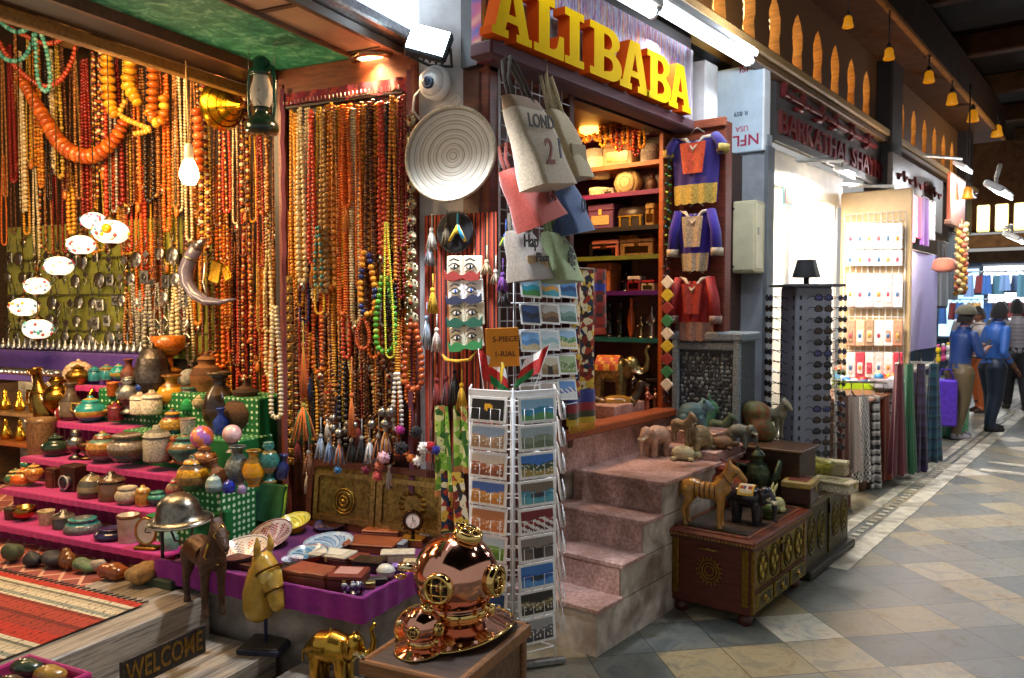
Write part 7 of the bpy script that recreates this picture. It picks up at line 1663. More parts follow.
S_('woven_drum', 'cream round woven box resting above another on the purple shelf', 587, 603, 175, 187, 'd8c898', 'drum', 'fibre', 'e0d0a0'); ALL[-1].location.z += .135; S_('woven_drum', 'cream round woven box at the bottom of the pair on the purple shelf', 585, 603, 187, 201, 'd0c090', 'drum', 'fibre', 'd8c898'); S_('octagon_box', 'tan octagonal inlaid box standing on edge on the purple shelf', 613, 638, 171, 194, 'a88c54', 'octagon', 'embroid', 'c8ac74'); S_('checked_box', 'small black and cream checked box on the purple shelf', 603, 613, 188, 197, 'b0a890', 'box', 'embroid')
S_('dark_pot', 'small dark mottled pot at the doorpost end of the purple shelf', 640, 653, 172, 190, '5a3a2c', 'pot', 'carved', cat='pot')
S_('patterned_case', 'purple and pink patterned case with a tan strap', 588, 613, 204, 229, '54284a', 'box', 'embroid', '6a3458', extra='a88a50'); S_('banded_box', 'dark little trunk with gold bands and rounded lid', 618, 643, 207, 228, '241814', 'trunk', 'leather', '30201a'); S_('tan_case', 'small tan box beside the gold banded trunk', 645, 654, 203, 225, '8a6a34', 'box', 'leather')
S_('black_box', 'flat black box with gold clasp on the green shelf', 589, 616, 243, 258, '181416', 'box', 'gloss'); S_('pink_box', 'dusty pink wooden box on the green shelf', 592, 618, 240, 257, 'a85a44', 'box', 'wood', 'b86a54', d=.24); S_('carved_box', 'brown box carved with arches on the green shelf', 620, 653, 238, 255, '7a5428', 'box', 'carved', '6a4420')
S_('gold_box', 'small gold box on top of the carved arches box', 619, 636, 229, 239, 'b88c20', 'box', 'oldbrass'); ALL[-1].location.z = ALL[-2].location.z + .115; S_('dark_red_box', 'dark reddish box on top of the carved arches box', 637, 652, 228, 238, '4a1c14', 'box', 'wood'); ALL[-1].location.z = ALL[-3].location.z + .115
S_('wicker_basket', 'orange wicker box on the lower purple shelf', 587, 610, 263, 296, 'b0642c', 'box', 'fibre', 'a85c28'); S_('dark_figure', 'small dark figurine on the lower purple shelf', 616, 625, 270, 294, '1c1818', 'figure', 'gloss', cat='figurine'); S_('red_box', 'little stacked red and white box on the lower purple shelf', 627, 640, 276, 293, '7a1c20', 'box', 'gloss', 'c8b8b0'); S_('pale_box', 'pale small box at the doorpost end of the lower purple shelf', 641, 654, 280, 292, 'a89880', 'box', 'gloss', '8a2028')
S_('orange_vase', 'slender orange and red vase on the teal shelf', 621, 630, 298, 339, 'c85a18', 'pot', 'gloss', cat='vase'); S_('silver_figure', 'tall silver animal figure on the teal shelf', 641, 652, 304, 339, 'b8b8b4', 'figure', 'silver', cat='figurine'); S_('brass_figure', 'small brass figure between orange vase and silver figure', 632, 639, 315, 339, 'c8b080', 'figure', 'brass', cat='figurine'); S_('black_figure', 'dark standing figure on the teal shelf, next to the scarf', 599, 609, 300, 341, '201c1c', 'figure', 'gloss', cat='figurine'); S_('black_figure', 'dark green standing figure on the teal shelf', 610, 619, 299, 341, '1c2420', 'figure', 'gloss', cat='figurine')
# lit amber goods at the top
glow('shelflamp', 'ffb040', 7)
p = PY(590, 128, YS - .05); t = thing('amber_lamp', 'glowing amber lamp at the top of the doorway shelves', 'lamp', p, 0); g = G(); g.lathe([(.03, -.05), (.07, -.03), (.08, .03), (.05, .08), (.03, .09)], 'fff', n=18); obj('shade', g, 'shelflamp', t); g = G(); g.lathe([(.035, .085), (.03, .11), (0, .12)], '7a5020', n=12); g.cyl((0, 0, .1), (0, 0, .3), .004, '3a2a18', n=5); obj('cap', g, 'brass', t)
for i in range(13):
    x = 575 + i * 5.6; p = PY(x, 108 + i * 1.3, YS - .06)
    g = beads(loop(.04, .16 + .03 * (i % 3)), .012, .9, [('d88818', 'e0a020'), ('c86418', 'b84a14'), ('a83018', '7a2014')][i % 3 if i > 5 else 0])
    tag(obj('necklace', g, 'bead', None, p), 'short %s bead string under the zigzag trim, %s from the amber lamp' % (('amber', 'orange', 'red')[i % 3 if i > 5 else 0], nth(i)), 'necklace', 'short bead strings above the doorway shelves')
# statues standing on the doorway floor
IF = .925
hd2 = G(); hd2.sheet(lambda a, b: (-.34 + .56 * a, .34 * math.sin((b - .5) * 3.2), .69 + .34 * math.cos((b - .5) * 3.2)), 8, 14, 'b8481c', cf=lambda a, b: ('c89030' if (int(a * 7) + int(b * 9)) % 3 == 0 else 'b0401c'))
g = G(); g.box((-2.95, 4.62, .965), (.6, .4, .09), 'fff', bev=.006); struct('step_inner', g, 'pinkstone')
p = PZ(612, 398, 1.01); animal('brass_elephant', 'large brass elephant with raised trunk and orange cloth in the doorway', p, 46 * ppm(p), eleph_g('8a7a4c', True), 'oldbrass', AZ(.9, -.35), unit=1.1, extra=(('orange_cloth', hd2, 'embroid'),))
q = Q(); q.sph((0, 0, .3), (.55, .3, .26), '8a6424'); q.tube([(.4, 0, .35), (.58, 0, .6), (.66, 0, .85)], [.14, .1, .12], '3a2a1c', 8); q.tube([(.66, 0, .86), (.88, 0, .8)], [.09, .04], '3a2a1c', 6); q.tube([(-.45, 0, .35), (-.75, 0, .52)], [.14, .04], '5a4020', 6); q.sph((0, 0, .06), (.3, .2, .07), '3a2a1c')
p = PZ(617, 415, IF); animal('wooden_duck', 'brown and tan wooden duck at the doorway threshold', p, 22 * ppm(p), q, 'gloss', AZ(.9, .1), unit=.6)
def statuette(label, px, py, hpx, c, z=IF, mat='gloss'):
    p = PZ(px, py, z); h = hpx * ppm(p); q = Q()
    q.tube([(0, 0, 0), (0, 0, h * .3), (0, 0, h * .5), (.01, 0, h * .72), (0, 0, h * .82)], [h * .12, h * .09, h * .08, h * .1, h * .035], c, 10); q.sph((0, 0, h * .91), (h * .07, h * .07, h * .09), c)
    for s in (-1, 1): q.tube([(0, s * h * .1, h * .72), (.03, s * h * .15, h * .56), (h * .1, s * h * .06, h * .5)], h * .035, c, 6)
    t = thing('statuette', label, 'statuette', p, AZ(.6, -.7), 'statuettes in the doorway'); obj('body', fuse(q, h * .03, 2), mat, t); g = G(); g.lathe([(h * .17, 0), (h * .17, h * .04), (0, h * .04)], jit(c, .3), n=14); obj('base', g, mat, t)
statuette('slim black statuette with pale head beside the brass elephant', 634, 408, 40, '2a221e'); statuette('small reddish figurine at the doorway sill', 647, 412, 26, '9a4a34'); statuette('small brown figurine beside the reddish one', 655, 410, 22, '7a4a34'); statuette('tall dark iron statuette at the doorpost', 668, 404, 52, '1c1614')
t = thing('iron_stool', 'dark iron stool with arched frame beside the doorpost', 'stool', PZ(663, 408, IF), .2)
g = G(); g.box((0, 0, .2), (.2, .2, .025), '241a16', bev=.005); obj('seat', g, 'wood', t)
for x in (-.08, .08):
    for y in (-.08, .08): g = G(); g.cyl((x, y, 0), (x, y, .19), .012, '1c1412', n=8); obj('leg', g, 'matte', t)
g = G(); g.tube([(-.08, -.08, .2), (-.08, -.08, .42), (0, -.08, .5), (.08, -.08, .42), (.08, -.08, .2)], .008, '2a1c14', 6); obj('arch_frame', g, 'matte', t)
# hanging textiles at the door edge
def cloth(name, label, x0, y0, x1, y1, X, mt, col='fff', folds=9, amp=.02, cf=None, fringe=None, rz=RF, cat='textile', Y=None):
    if Y is None: a, b, c = PX(x0, y0, X), PX(x1, y0, X), PX((x0 + x1) / 2, y1, X); w = b[1] - a[1]
    else: a, b, c = PY(x0, y0, Y), PY(x1, y0, Y), PY((x0 + x1) / 2, y1, Y); w = b[0] - a[0]; rz = 0
    h = a[2] - c[2]
    t = thing(name, label, cat, a, rz)
    g = G(); g.sheet(lambda p, q: (p * w, -.01 - amp * math.sin(p * folds) * (.4 + q * .6), -q * h), 24, 16, col, cf=cf); g.sheet(lambda p, q: (p * w, .004 - amp * math.sin(p * folds) * (.4 + q * .6), -q * h), 12, 8, col, cf=cf); obj('cloth', g, mt, t)
    g = G()
    if fringe:
        for i in range(18): x = w * (i + .5) / 18; g.tube([(x, -.01, -h), (x + .004, -.014, -h - .04)], .004, fringe, 4)
        obj('fringe', g, 'cloth', t)
    else: g.tube([(0, -.01, 0), (w, -.01, 0)], .008, '6a5a4a', 6); obj('hanging_rod', g, 'wood', t)
    return t
cloth('door_curtain', 'brown and yellow flower patterned curtain hanging at the doorway edge', 571, 268, 592, 396, -2.48, 'suzani')
cloth('door_curtain', 'blue, red and yellow banded curtain end at the doorway edge', 567, 392, 593, 424, -2.46, 'cloth', cf=lambda a, b: ('24307a', '24307a', '8a1c20', '3a3a1c', 'b89a20')[min(4, int(b * 5))], fringe='c8a020')
cloth('red_scarf', 'red and blue embroidered scarf hanging inside the doorway', 586, 268, 604, 328, -2.56, 'cloth', cf=lambda a, b: ('2a3490' if .25 < b < .4 else ('a83424', '8a2a1c', '40302c')[(int(a * 5) + int(b * 11)) % 3]), fringe='c84a2c')

# ================================================================== sunglasses stand
t = thing('sunglasses_stand', 'tall four sided grey sunglasses display tower with a black top knob', 'display stand', (-1.98, 6.0, 0), .75)
g = G(); g.box((0, 0, 1.13), (.27, .27, 1.3), '8a8c98', bev=.01); g.box((0, 0, .24), (.3, .3, .48), 'b8b8bc', bev=.012); obj('tower', g, 'paint', t)
g = G(); g.box((0, 0, 1.79), (.4, .4, .02), '5a5a5e', bev=.004); obj('top_plate', g, 'paint', t)
g = G(); g.cyl((0, 0, 1.8), (0, 0, 1.85), .02, '18181a'); g.lathe([(.11, 1.85), (.07, 1.98), (0, 1.98)], '18181a', n=4); obj('top_knob', g, 'matte', t)
g = G()
for k in range(4):
    M = TR((0, 0, 0), (0, 0, k * PI / 2))
    for i in range(17):
        for x in (-.1, .1): g.box((x, -.136, .55 + i * .072), (.014, .006, .03), '24242a', M=M)
obj('slot', g, 'matte', t)
def shades(fr, le):
    t = bpy.data.objects.new('sunglasses', None); COL.objects.link(t)
    g = G()
    for s in (-1, 1):
        g.tube([(s * .036 + .03 * math.cos(a), -.0 - .004 * abs(s), .022 * math.sin(a) - .004 * math.cos(2 * a)) for a in np.linspace(0, 2 * PI, 13)[:-1]], .0035, fr, 5, closed=True)
        g.tube([(s * .066, 0, .01), (s * .07, .06, .012), (s * .068, .11, -.01)], .003, fr, 5)
    g.tube([(-.01, -.002, .006), (0, -.004, .01), (.01, -.002, .006)], .003, fr, 5); obj('frame', g, 'gloss', t)
    for s in (-1, 1): g = G(); g.sph((s * .036, 0, 0), (.03, .005, .021), le, n=12, m=6); obj('lens', g, 'gloss', t)
    return t
pr_ = [shades('141418', '1c1c20'), shades('2a2018', '3a2a20'), shades('a8b020', '181c14'), shades('20202a', '3a3a6a')]
Ms = TR((-1.98, 6.0, 0), (0, 0, .75))
for k, (fa, nm) in enumerate(((0, 'chest side'), (1, 'lane side'), (3, 'shop side'))):
    for i in range(15):
        M = Ms @ TR((0, 0, 0), (0, 0, fa * PI / 2)) @ TR((0, -.275, 1.7 - i * .078))
        pr = pr_[2 if (k == 1 and i in (7, 8)) else (i * 3 + k) % 2 if i % 5 else 3]
        dup(pr, M.to_translation(), .75 + fa * PI / 2, None, 'sunglasses on the display tower')
        o = ALL[-1]; o['category'] = 'sunglasses'; o['label'] = '%s sunglasses, %s pair down on the %s of the display tower' % ('lime framed' if pr is pr_[2] else 'blue tinted' if pr is pr_[3] else 'black' if pr is pr_[0] else 'brown', nth(i), nm)
for q in pr_:
    for c in list(q.children): bpy.data.objects.remove(c)
    bpy.data.objects.remove(q)

# ================================================================== signs and shops beyond
t = thing('red_letter_sign', 'grey shop fascia with big red raised letters under the lit arches', 'sign', (-2.46, 6.65, 3.0), RF)
g = G(); g.box((1.75, .03, .3), (3.5, .05, .6), '4a4644', bev=.01); obj('board', g, 'paint', t)
g = G(); g.join(text('BARKATHAL SHAYMA', .33, .05, '6a1818', TR((1.75, -.02, .16), sc=(1.05, 1, .8)))); obj('letters', g, 'paint', t)
g = G(); x = .1
for i, w in enumerate((.12, .3, .12, .34, .1, .26, .38, .12, .3, .2, .34)):
    g.box((x + w / 2, -.02, .4), (w, .05, .045), '6a1818', bev=.006)
    if i % 2 == 0: g.box((x + .02, -.02, .47), (.045, .05, .16), '6a1818', bev=.006)
    else: g.tube([(x + w, -.02, .4), (x + w, -.02, .34), (x + w * .5, -.02, .33)], .022, '6a1818', 6)
    if i % 3 == 1: g.box((x + w / 2, -.02, .5), (.04, .05, .04), '6a1818', (0, PI / 4, 0))
    x += w + .03
obj('arabic_letters', g, 'paint', t)
t = thing('white_letter_sign', 'grey-white sign board with faded red script beyond the lit grid rack', 'sign', (-2.3, 9.85, 2.62), RF)
g = G(); g.box((1.4, .04, .38), (2.8, .06, .74), '7a7470', bev=.01); obj('board', g, 'paint', t)
g = G()
for i in range(9): g.tube([(.2 + i * .28, 0, .53 + .06 * (i % 2)), (.26 + i * .28, 0, .48), (.38 + i * .28, 0, .54)], .016, '8a3a38', 5); g.tube([(.3 + i * .2, 0, .28), (.4 + i * .2, 0, .24 + .04 * (i % 3))], .016, '8a3a38', 5)
obj('script', g, 'paint', t)
t = thing('orange_board', 'salmon orange board hanging at the far end of the arcade', 'board', PX(958, 200, -2.0), RF); k = ppm(PX(958, 200, -2.0))
g = G(); g.box((0, .02, 0), (1.0, .05, 46 * k), 'b85a3c', bev=.01); obj('panel', g, 'paint', t); g = G(); g.box((0, .02, -25 * k), (1.1, .08, .06), '8a5a3c', bev=.01); obj('ledge', g, 'woodx', t)
# white shop: logo, strip light, few goods
t = thing('logo_plate', 'pink and turquoise logo plate on the white shop fascia', 'sign', PX(797, 199, -2.5), RF)
g = G(); g.box((0, 0, 0), (.72, .012, .16), '8ac8c8', bev=.004); obj('plate', g, 'paint', t); g = G(); g.box((.22, -.008, 0), (.22, .008, .13), 'd86a70', bev=.003); g.box((-.22, -.008, 0), (.2, .008, .13), 'd8908a', bev=.003); g.lathe([(0, .012), (.07, .01), (.075, 0)], 'e8e0e0', rot=(PI / 2, 0, 0)); g.join(text('A', .1, .006, 'b04858', TR((0, -.016, 0)))); obj('emblem', g, 'paint', t)
glow('strip', 'fff6e8', 16)
batten('ceiling_strip_light', 'glaring white strip light inside the white shop beside the grey wall', (-2.85, 6.7, 2.84), (-2.85, 8.3, 2.84), .04, 'strip')
for i, (y, z, c) in enumerate(((6.9, .76, 'd8d0d8'), (7.3, .76, 'e0b0b8'), (7.8, .76, 'c8d0e0'), (6.9, 1.21, 'e8e0d0'), (7.4, 1.21, 'd8b0a0'), (7.9, 1.21, 'c8c0d0'), (7.1, 1.66, 'e0d8d8'), (7.6, 1.66, 'd8c8b0'), (7.2, 2.11, 'd0d8e0'), (7.8, 2.11, 'e8d8d8'))):
    t = thing('handbag', 'pale handbag in the white shop, %s of those on its glass shelves' % nth(i), 'handbag', (-3.3, y, z), RF, 'handbags in the white shop'); g = G(); g.box((0, 0, .12), (.26, .1, .22), c, bev=.03); obj('bag_body', g, 'leather', t); g = G(); g.tube([(-.07, 0, .22), (-.05, 0, .32), (.05, 0, .32), (.07, 0, .22)], .008, jit(c, .3), 6); obj('handle', g, 'leather', t)
t = thing('hanging_bulb_chain', 'short chain of small lamps hanging in the white shop window', 'lamp', PX(799, 225, -2.75), RF); g = G()
for i in range(4): g.sph((0, 0, -i * .12), .03, 'f0e8d8')
obj('globes', g, 'gloss', t); g = G(); g.cyl((0, 0, .1), (0, 0, -.4), .006, '8a8478', n=5); obj('cord', g, 'matte', t)
# side grid with packets
YG = 8.55
a, b = PY(845, 215, YG), PY(906, 215, YG); zb2 = PY(870, 428, YG)[2]
t = thing('packet_grid', 'white wire grid wall covered in small packets at the side of the white shop', 'display grid', (a[0], YG, zb2), 0)
w, h = b[0] - a[0], a[2] - zb2
g = G()
for i in range(11): g.cyl((w * i / 10, 0, 0), (w * i / 10, 0, h), .005, 'd8d4cc', n=5)
for i in range(26): g.cyl((0, -.008, h * i / 25), (w, -.008, h * i / 25), .004, 'd8d4cc', n=5)
obj('wire_mesh', g, 'paint', t)
g = G(); g.box((w / 2, .05, h / 2 + .1), (w + .1, .04, h + .25), 'c8a878', bev=.01); obj('backing_panel', g, 'paint', t)
rows = [(236, 26, ['f0ece8', 'e8e0e0', 'f0e8e8', 'f4f0ec']), (258, 16, ['e8d8d8', 'f0e8e0']), (291, 33, ['e8b8b8', 'f0ece8', 'd8a8a0', 'f4ece4']), (333, 26, ['f0e8e0', 'd8b08c', 'e8e4d8', 'c88a6c', '9a7a5c']), (365, 25, ['e8d8d0', 'd8b8b0', 'e0c8c0', 'b83a48']), (398, 24, ['c8c4d0', 'e8e4e4', 'b8b0a8'])]
for r, (yc, hh_, cs) in enumerate(rows):
    n = 6
    for i in range(n):
        p = PY(851 + i * 9.4, yc, YG - .05); k = ppm(p); c = cs[(i * 3 + r) % len(cs)]
        t = thing('hanging_packet', 'small %s packet, %s across on the %s row of the packet grid' % (('white', 'pale', 'cream')[i % 3], nth(i), nth(r)), 'packet', p, 0, 'packets on the side grid')
        g = G(); g.box((0, 0, 0), (8.6 * k, .03, hh_ * k), c, bev=.008); obj('card', g, 'gloss', t); g = G(); g.box((0, -.018, -hh_ * k * .12), (5 * k, .012, hh_ * k * .45), cs[(i + r + 1) % len(cs)], bev=.006); g.sph((0, -.02, -hh_ * k * .1), (2 * k, .012, 3 * k), ('b84a58', '4a6a8a', 'c88a3c')[(i + r) % 3], n=8, m=5); obj('item', g, 'gloss', t)
# counter with tray and clothes rail
t = thing('stall_counter', 'brown stall counter carrying a lime tray in front of the packet grid', 'counter', (-2.2, 7.6, 0), RF)
g = G(); g.box((.35, 0, .4), (.9, .5, .78), '5a3420', bev=.01); obj('body', g, 'wood', t); g = G(); g.box((.35, 0, .8), (1.0, .58, .03), '7a4a30', bev=.006); obj('top', g, 'woodx', t)
def ptray(label, px, py, w, h, c, z): p = PZ(px, py, z); k = ppm(p); t = thing('goods_tray', label, 'tray', p, .4); g = G(); g.box((0, 0, .01), (w * k, .3, .02), c, bev=.004); [g.box((x, y, .045), s, c, bev=.004) for x, y, s in ((0, -.15, (w * k, .012, .09)), (0, .15, (w * k, .012, .09)), (-w * k / 2, 0, (.012, .3, .09)), (w * k / 2, 0, (.012, .3, .09)))]; obj('tray_body', g, 'gloss', t); q = G(); [q.sph((R.uniform(-.4, .4) * w * k, R.uniform(-.1, .1), .06 + R.uniform(0, .05)), (.05, .04, .035), jit(R.choice(['c83a28', 'e0a020', 'd8d0d0', '3a7ab0', 'e06040']), .2), n=8, m=5) for _ in range(30)]; o = obj('trinkets', q, 'gloss', t); o['kind'] = 'stuff'
ptray('lime green tray of bright trinkets on the stall counter', 858, 388, 36, 12, 'a8c820', .815); ptray('clear white tray of trinkets beside the lime tray', 890, 387, 32, 14, 'c8c4c8', .86); ptray('blue edged tray of trinkets behind the lime tray', 850, 378, 30, 8, '6a98b0', .9)
def gown(name, label, px, yt, yb, X, wpx, cols, rz=RF, pat=None, fl=1.3, grp='clothes on the stall rail'):
    p = PX(px, yt, X); q = PX(px, yb, X); h = p[2] - q[2]; w = wpx * ppm(p) * (3.2 if fl < 1 else 2.1)
    t = thing(name, label, 'garment', p, rz + R.uniform(-.3, .3), grp)
    g = G(); n = 48
    def fn(a, b): an = a * 2 * PI; k = (.62 + (fl - .62) * b); rip = 1 + .26 * (.25 + b) * math.cos(an * 6 + 1); return (w / 2 * k * math.cos(an) * rip, w * .26 * k * math.sin(an) * rip, -h * b)
    g.sheet(fn, n, 40, cols[0], cf=(lambda a, b: cols[(int(a * 48) * 3 + int(b * 40) * 5 + int(b * 9)) % len(cols)]) if len(cols) > 1 else None); obj('cloth', g, pat or 'cloth', t)
    g = G(); g.tube([(-w * .3, 0, -.01), (0, 0, .05), (w * .3, 0, -.01)], .006, '8a8480', 5); g.tube([(0, 0, .05), (.01, 0, .1), (-.015, 0, .11)], .004, '8a8480', 5); obj('hanger', g, 'silver', t)
for i, (px, yb, c, w, nm) in enumerate(((842, 505, ['5a2a18'], 9, 'brown'), (851, 470, ['b8a8a0', 'a89488'], 12, 'pale grey'), (863, 478, ['d8d4d0', '3a3634', 'c8c4c0', '8a8480'], 10, 'white and black patterned'), (874, 484, ['d0ccc8', '2a2626', '9a9490'], 10, 'grey zigzag patterned'), (883, 478, ['8a3a1c'], 9, 'rust'), (891, 492, ['a8a4a8', '5a565c', 'c8c4c8'], 10, 'silver patterned'), (901, 480, ['8a888c', '3a3a40', 'b8b4b4'], 9, 'dark silver patterned'))):
    gown('hanging_garment', '%s garment hanging on the stall rail below the packet grid' % nm, px, 396, yb, -1.95, w, c, fl=.9)
t = thing('clothes_rail', 'metal rail carrying the patterned garments at the stall', 'rail', (-1.95, 7.0, 0), RF)
ya, yb_ = PX(838, 392, -1.95), PX(908, 392, -1.95); g = G(); g.tube([(ya[1] - 7.0 - .05, 0, ya[2] + .09), (yb_[1] - 7.0 + .05, 0, yb_[2] + .09)], .012, 'a8a4a0', 8); obj('bar', g, 'silver', t)
for yy in (ya[1] - 7.05, yb_[1] - 6.95): g = G(); g.cyl((yy, 0, 0), (yy, 0, ya[2] + .1), .014, 'a8a4a0', n=8); g.lathe([(.14, 0), (.14, .015), (0, .02)], '8a8680', (yy, 0, 0), n=12); obj('upright', g, 'silver', t)
for px, yb, c, nm in ((899, 472, ['5a1820'], 'maroon'), (909, 470, ['145a34', '0f4a2a'], 'green'), (921, 476, ['2c1c3c', '20142c', '3a2850'], 'dark purple'), (934, 466, ['245a6a', '2a4a6a', '1c3a4a'], 'teal and blue')):
    gown('long_skirt', 'long %s skirt hanging at the outer corner of the stall' % nm, px, 364, yb, -1.78, 11, c, fl=1.25, grp='long skirts at the stall corner')
cloth('yellow_scarf', 'yellow scarf hanging at the corner of the packet grid', 890, 195, 903, 262, -2.1, 'cloth', 'd8b820', cf=None, fringe='c8a818')
cloth('grey_garland_cloth', 'grey-green sequined shawl hanging beside the yellow scarf', 899, 248, 908, 362, -2.05, 'embroid', '6a7470', fringe='8a9088')
for i, (x0, x1, y0, y1, c, nm) in enumerate(((907, 914, 192, 242, 'b83a58', 'rose red'), (914, 921, 195, 238, 'd8406a', 'pink'), (921, 928, 196, 246, '8a50b0', 'violet'), (928, 934, 200, 240, 'e8d8d8', 'white'), (898, 937, 247, 350, '4a2a9c', 'bright purple square'), (937, 948, 240, 306, '2a343c', 'dark denim'), (948, 958, 232, 300, '3a4a54', 'slate blue'))):
    cloth('hung_cloth', '%s cloth hanging outside the lit stall beyond the packet grid' % nm, x0, y0, x1, y1, -2.15, 'cloth', c)
t = thing('bead_garland', 'fat yellow and cream flower garland hanging at the end of the stall', 'garland', PX(962, 225, -1.95), 0); g = G(); k = ppm(PX(962, 225, -1.95))
for i in range(60): a = i * 2.4; g.sph((4 * k * math.cos(a), 4 * k * math.sin(a), -i * 1.15 * k), 3 * k, ('d8b868', 'e0c890', 'c86a48', 'd8a040')[i % 4], n=6, m=4)
obj('flowers', g, 'cloth', t); g = G(); g.cyl((0, 0, 6 * k), (0, 0, -70 * k), .01, '6a5a3a', n=5); obj('string', g, 'cloth', t)
t = thing('paper_lantern', 'salmon pink shade hanging under the dark denim cloth', 'lantern', PX(944, 266, -1.95), 0); k = ppm(PX(944, 266, -1.95)); g = G(); g.lathe([(6 * k, -6 * k), (12 * k, -3 * k), (10 * k, 6 * k), (5 * k, 8 * k)], 'c87a60', n=14); obj('shade', g, 'cloth', t); g = G(); g.cyl((0, 0, 7 * k), (0, 0, 20 * k), .008, '3a2a24', n=5); obj('cord', g, 'matte', t)
for i, (x, y, w, h, c, nm) in enumerate(((945, 425, 18, 46, '5a34c0', 'purple shopping bag standing at the stall corner'), (950, 437, 22, 34, '3aa070', 'green plastic crate with pale slats by the capped man'), (958, 433, 16, 26, '8ac89a', 'pale green crate behind the green one'))):
    p = PX(x, y, -1.95); p[2] = max(0, p[2]); k = ppm(p); t = thing(('shopping_bag', 'plastic_crate', 'plastic_crate')[i], nm, ('bag', 'crate', 'crate')[i], p, .3)
    g = G(); g.box((0, 0, h * k / 2), (w * k, .3, h * k), c, bev=.02); obj('body', g, 'gloss', t); g = G()
    if i: [g.box((0, -.155, h * k * f), (w * k * .9, .012, .03), jit(c, .4)) for f in (.25, .5, .75)]; obj('slat', g, 'gloss', t)
    else: g.tube([(-.08, 0, h * k), (-.05, 0, h * k + .12), (.05, 0, h * k + .12), (.08, 0, h * k)], .01, '3a2090', 6); obj('handle', g, 'cloth', t)
for i in range(10):
    x, y = 938 + (i % 5) * 5, 358 + (i // 5) * 10; p = PX(x, y, -2.1); p[2] = .96 + .12 * (i < 5); g = G(); k = ppm(p); g.sph((0, 0, 0), (2.6 * k, 2.6 * k, 3.6 * k), ('e0c020', 'd84a8a', 'e8e4e0', '5ac05a', 'd87020')[i % 5], n=8, m=6); g.sph((0, 0, 4 * k), 1.8 * k, ('d84a8a', 'e8e4e0', 'e0c020')[i % 3], n=8, m=6)
    tag(obj('toy_doll', g, 'gloss', None, p), 'small bright toy on the stall ledge, %s in the heap behind the capped man' % nth(i), 'toy', 'bright toys on the stall ledge')
t = thing('toy_shelf', 'ledge carrying bright toys at the end of the lit stall', 'shelf', (-2.35, 9.3, 0), RF); g = G(); g.box((1.0, 0, .9), (2.4, .5, .05), 'c8c0b0', bev=.01); obj('ledge', g, 'paint', t); g = G(); g.box((1.0, .1, .44), (2.3, .3, .86), '6a3a8a', bev=.01); obj('front', g, 'paint', t)

# lamps on arms
glow('ledhead', 'f4f8ff', 22)
def armlamp(label, x0, y0, x1, y1, X, w=.22):
    a, b = PX(x0, y0, X), PX(x1, y1, X); t = thing('arm_lamp', label, 'lamp', b, RF, 'lamps on arms along the lane')
    d = a - b; L = Matrix.Rotation(-RF, 4, 'Z') @ Vector(d)
    g = G(); g.tube([tuple(L), (0, 0, .1)], .018, 'c8c4bc', 8); g.cyl((0, 0, .1), (0, 0, .02), .015, 'a8a49c'); obj('arm', g, 'paint', t)
    g = G(); g.box((0, -.02, 0), (w, .15, .05), 'e0e0e0', (.5, 0, 0), bev=.012); obj('head', g, 'paint', t)
    g = G(); g.box((0, -.035, -.03), (w * .85, .12, .012), 'fff', (.5, 0, 0), bev=.004); obj('lens', g, 'ledhead', t)
armlamp('white clamp lamp on a long pale arm under the red letter sign', 798, 160, 842, 172, -2.2); armlamp('white clamp lamp on an arm above the packet grid', 842, 185, 893, 196, -2.15)
armlamp('long white lamp head on an arm below the far lit arches', 925, 155, 961, 167, -1.9, .55); armlamp('white lamp head hanging near the end of the lane roof', 1000, 165, 996, 190, -1.0, .6); armlamp('small bright lamp on the cross beam at the lane end', 1005, 228, 1011, 237, -1.0, .35)
glow('yellowlamp', 'd88a10', .35, 'a06a10')
for i, (x, y) in enumerate(((848, 22), (889, 54), (929, 77), (952, 99), (973, 116), (997, 131), (968, 193))):
    p = PX(x, y, -2.0 if i < 6 else -1.9); k = ppm(p) * .8
    t = thing('yellow_lantern', 'small yellow glass lantern under the gallery edge, %s from the shop sign' % nth(i), 'lantern', p, 0, 'yellow lanterns along the gallery')
    g = G(); g.lathe([(6.5 * k, -7 * k), (7 * k, -6 * k), (5.5 * k, 0), (5 * k, 5 * k), (2.5 * k, 8 * k)], 'e0a020', n=10); obj('glass', g, 'yellowlamp', t); g = G(); g.lathe([(3 * k, 7 * k), (2.6 * k, 12 * k), (1 * k, 14 * k)], '1c1812', n=10); g.cyl((0, 0, 12 * k), (0, 0, max(20 * k, 4.5 - p[2])), 1 * k, '1c1812', n=6); obj('cap', g, 'matte', t)

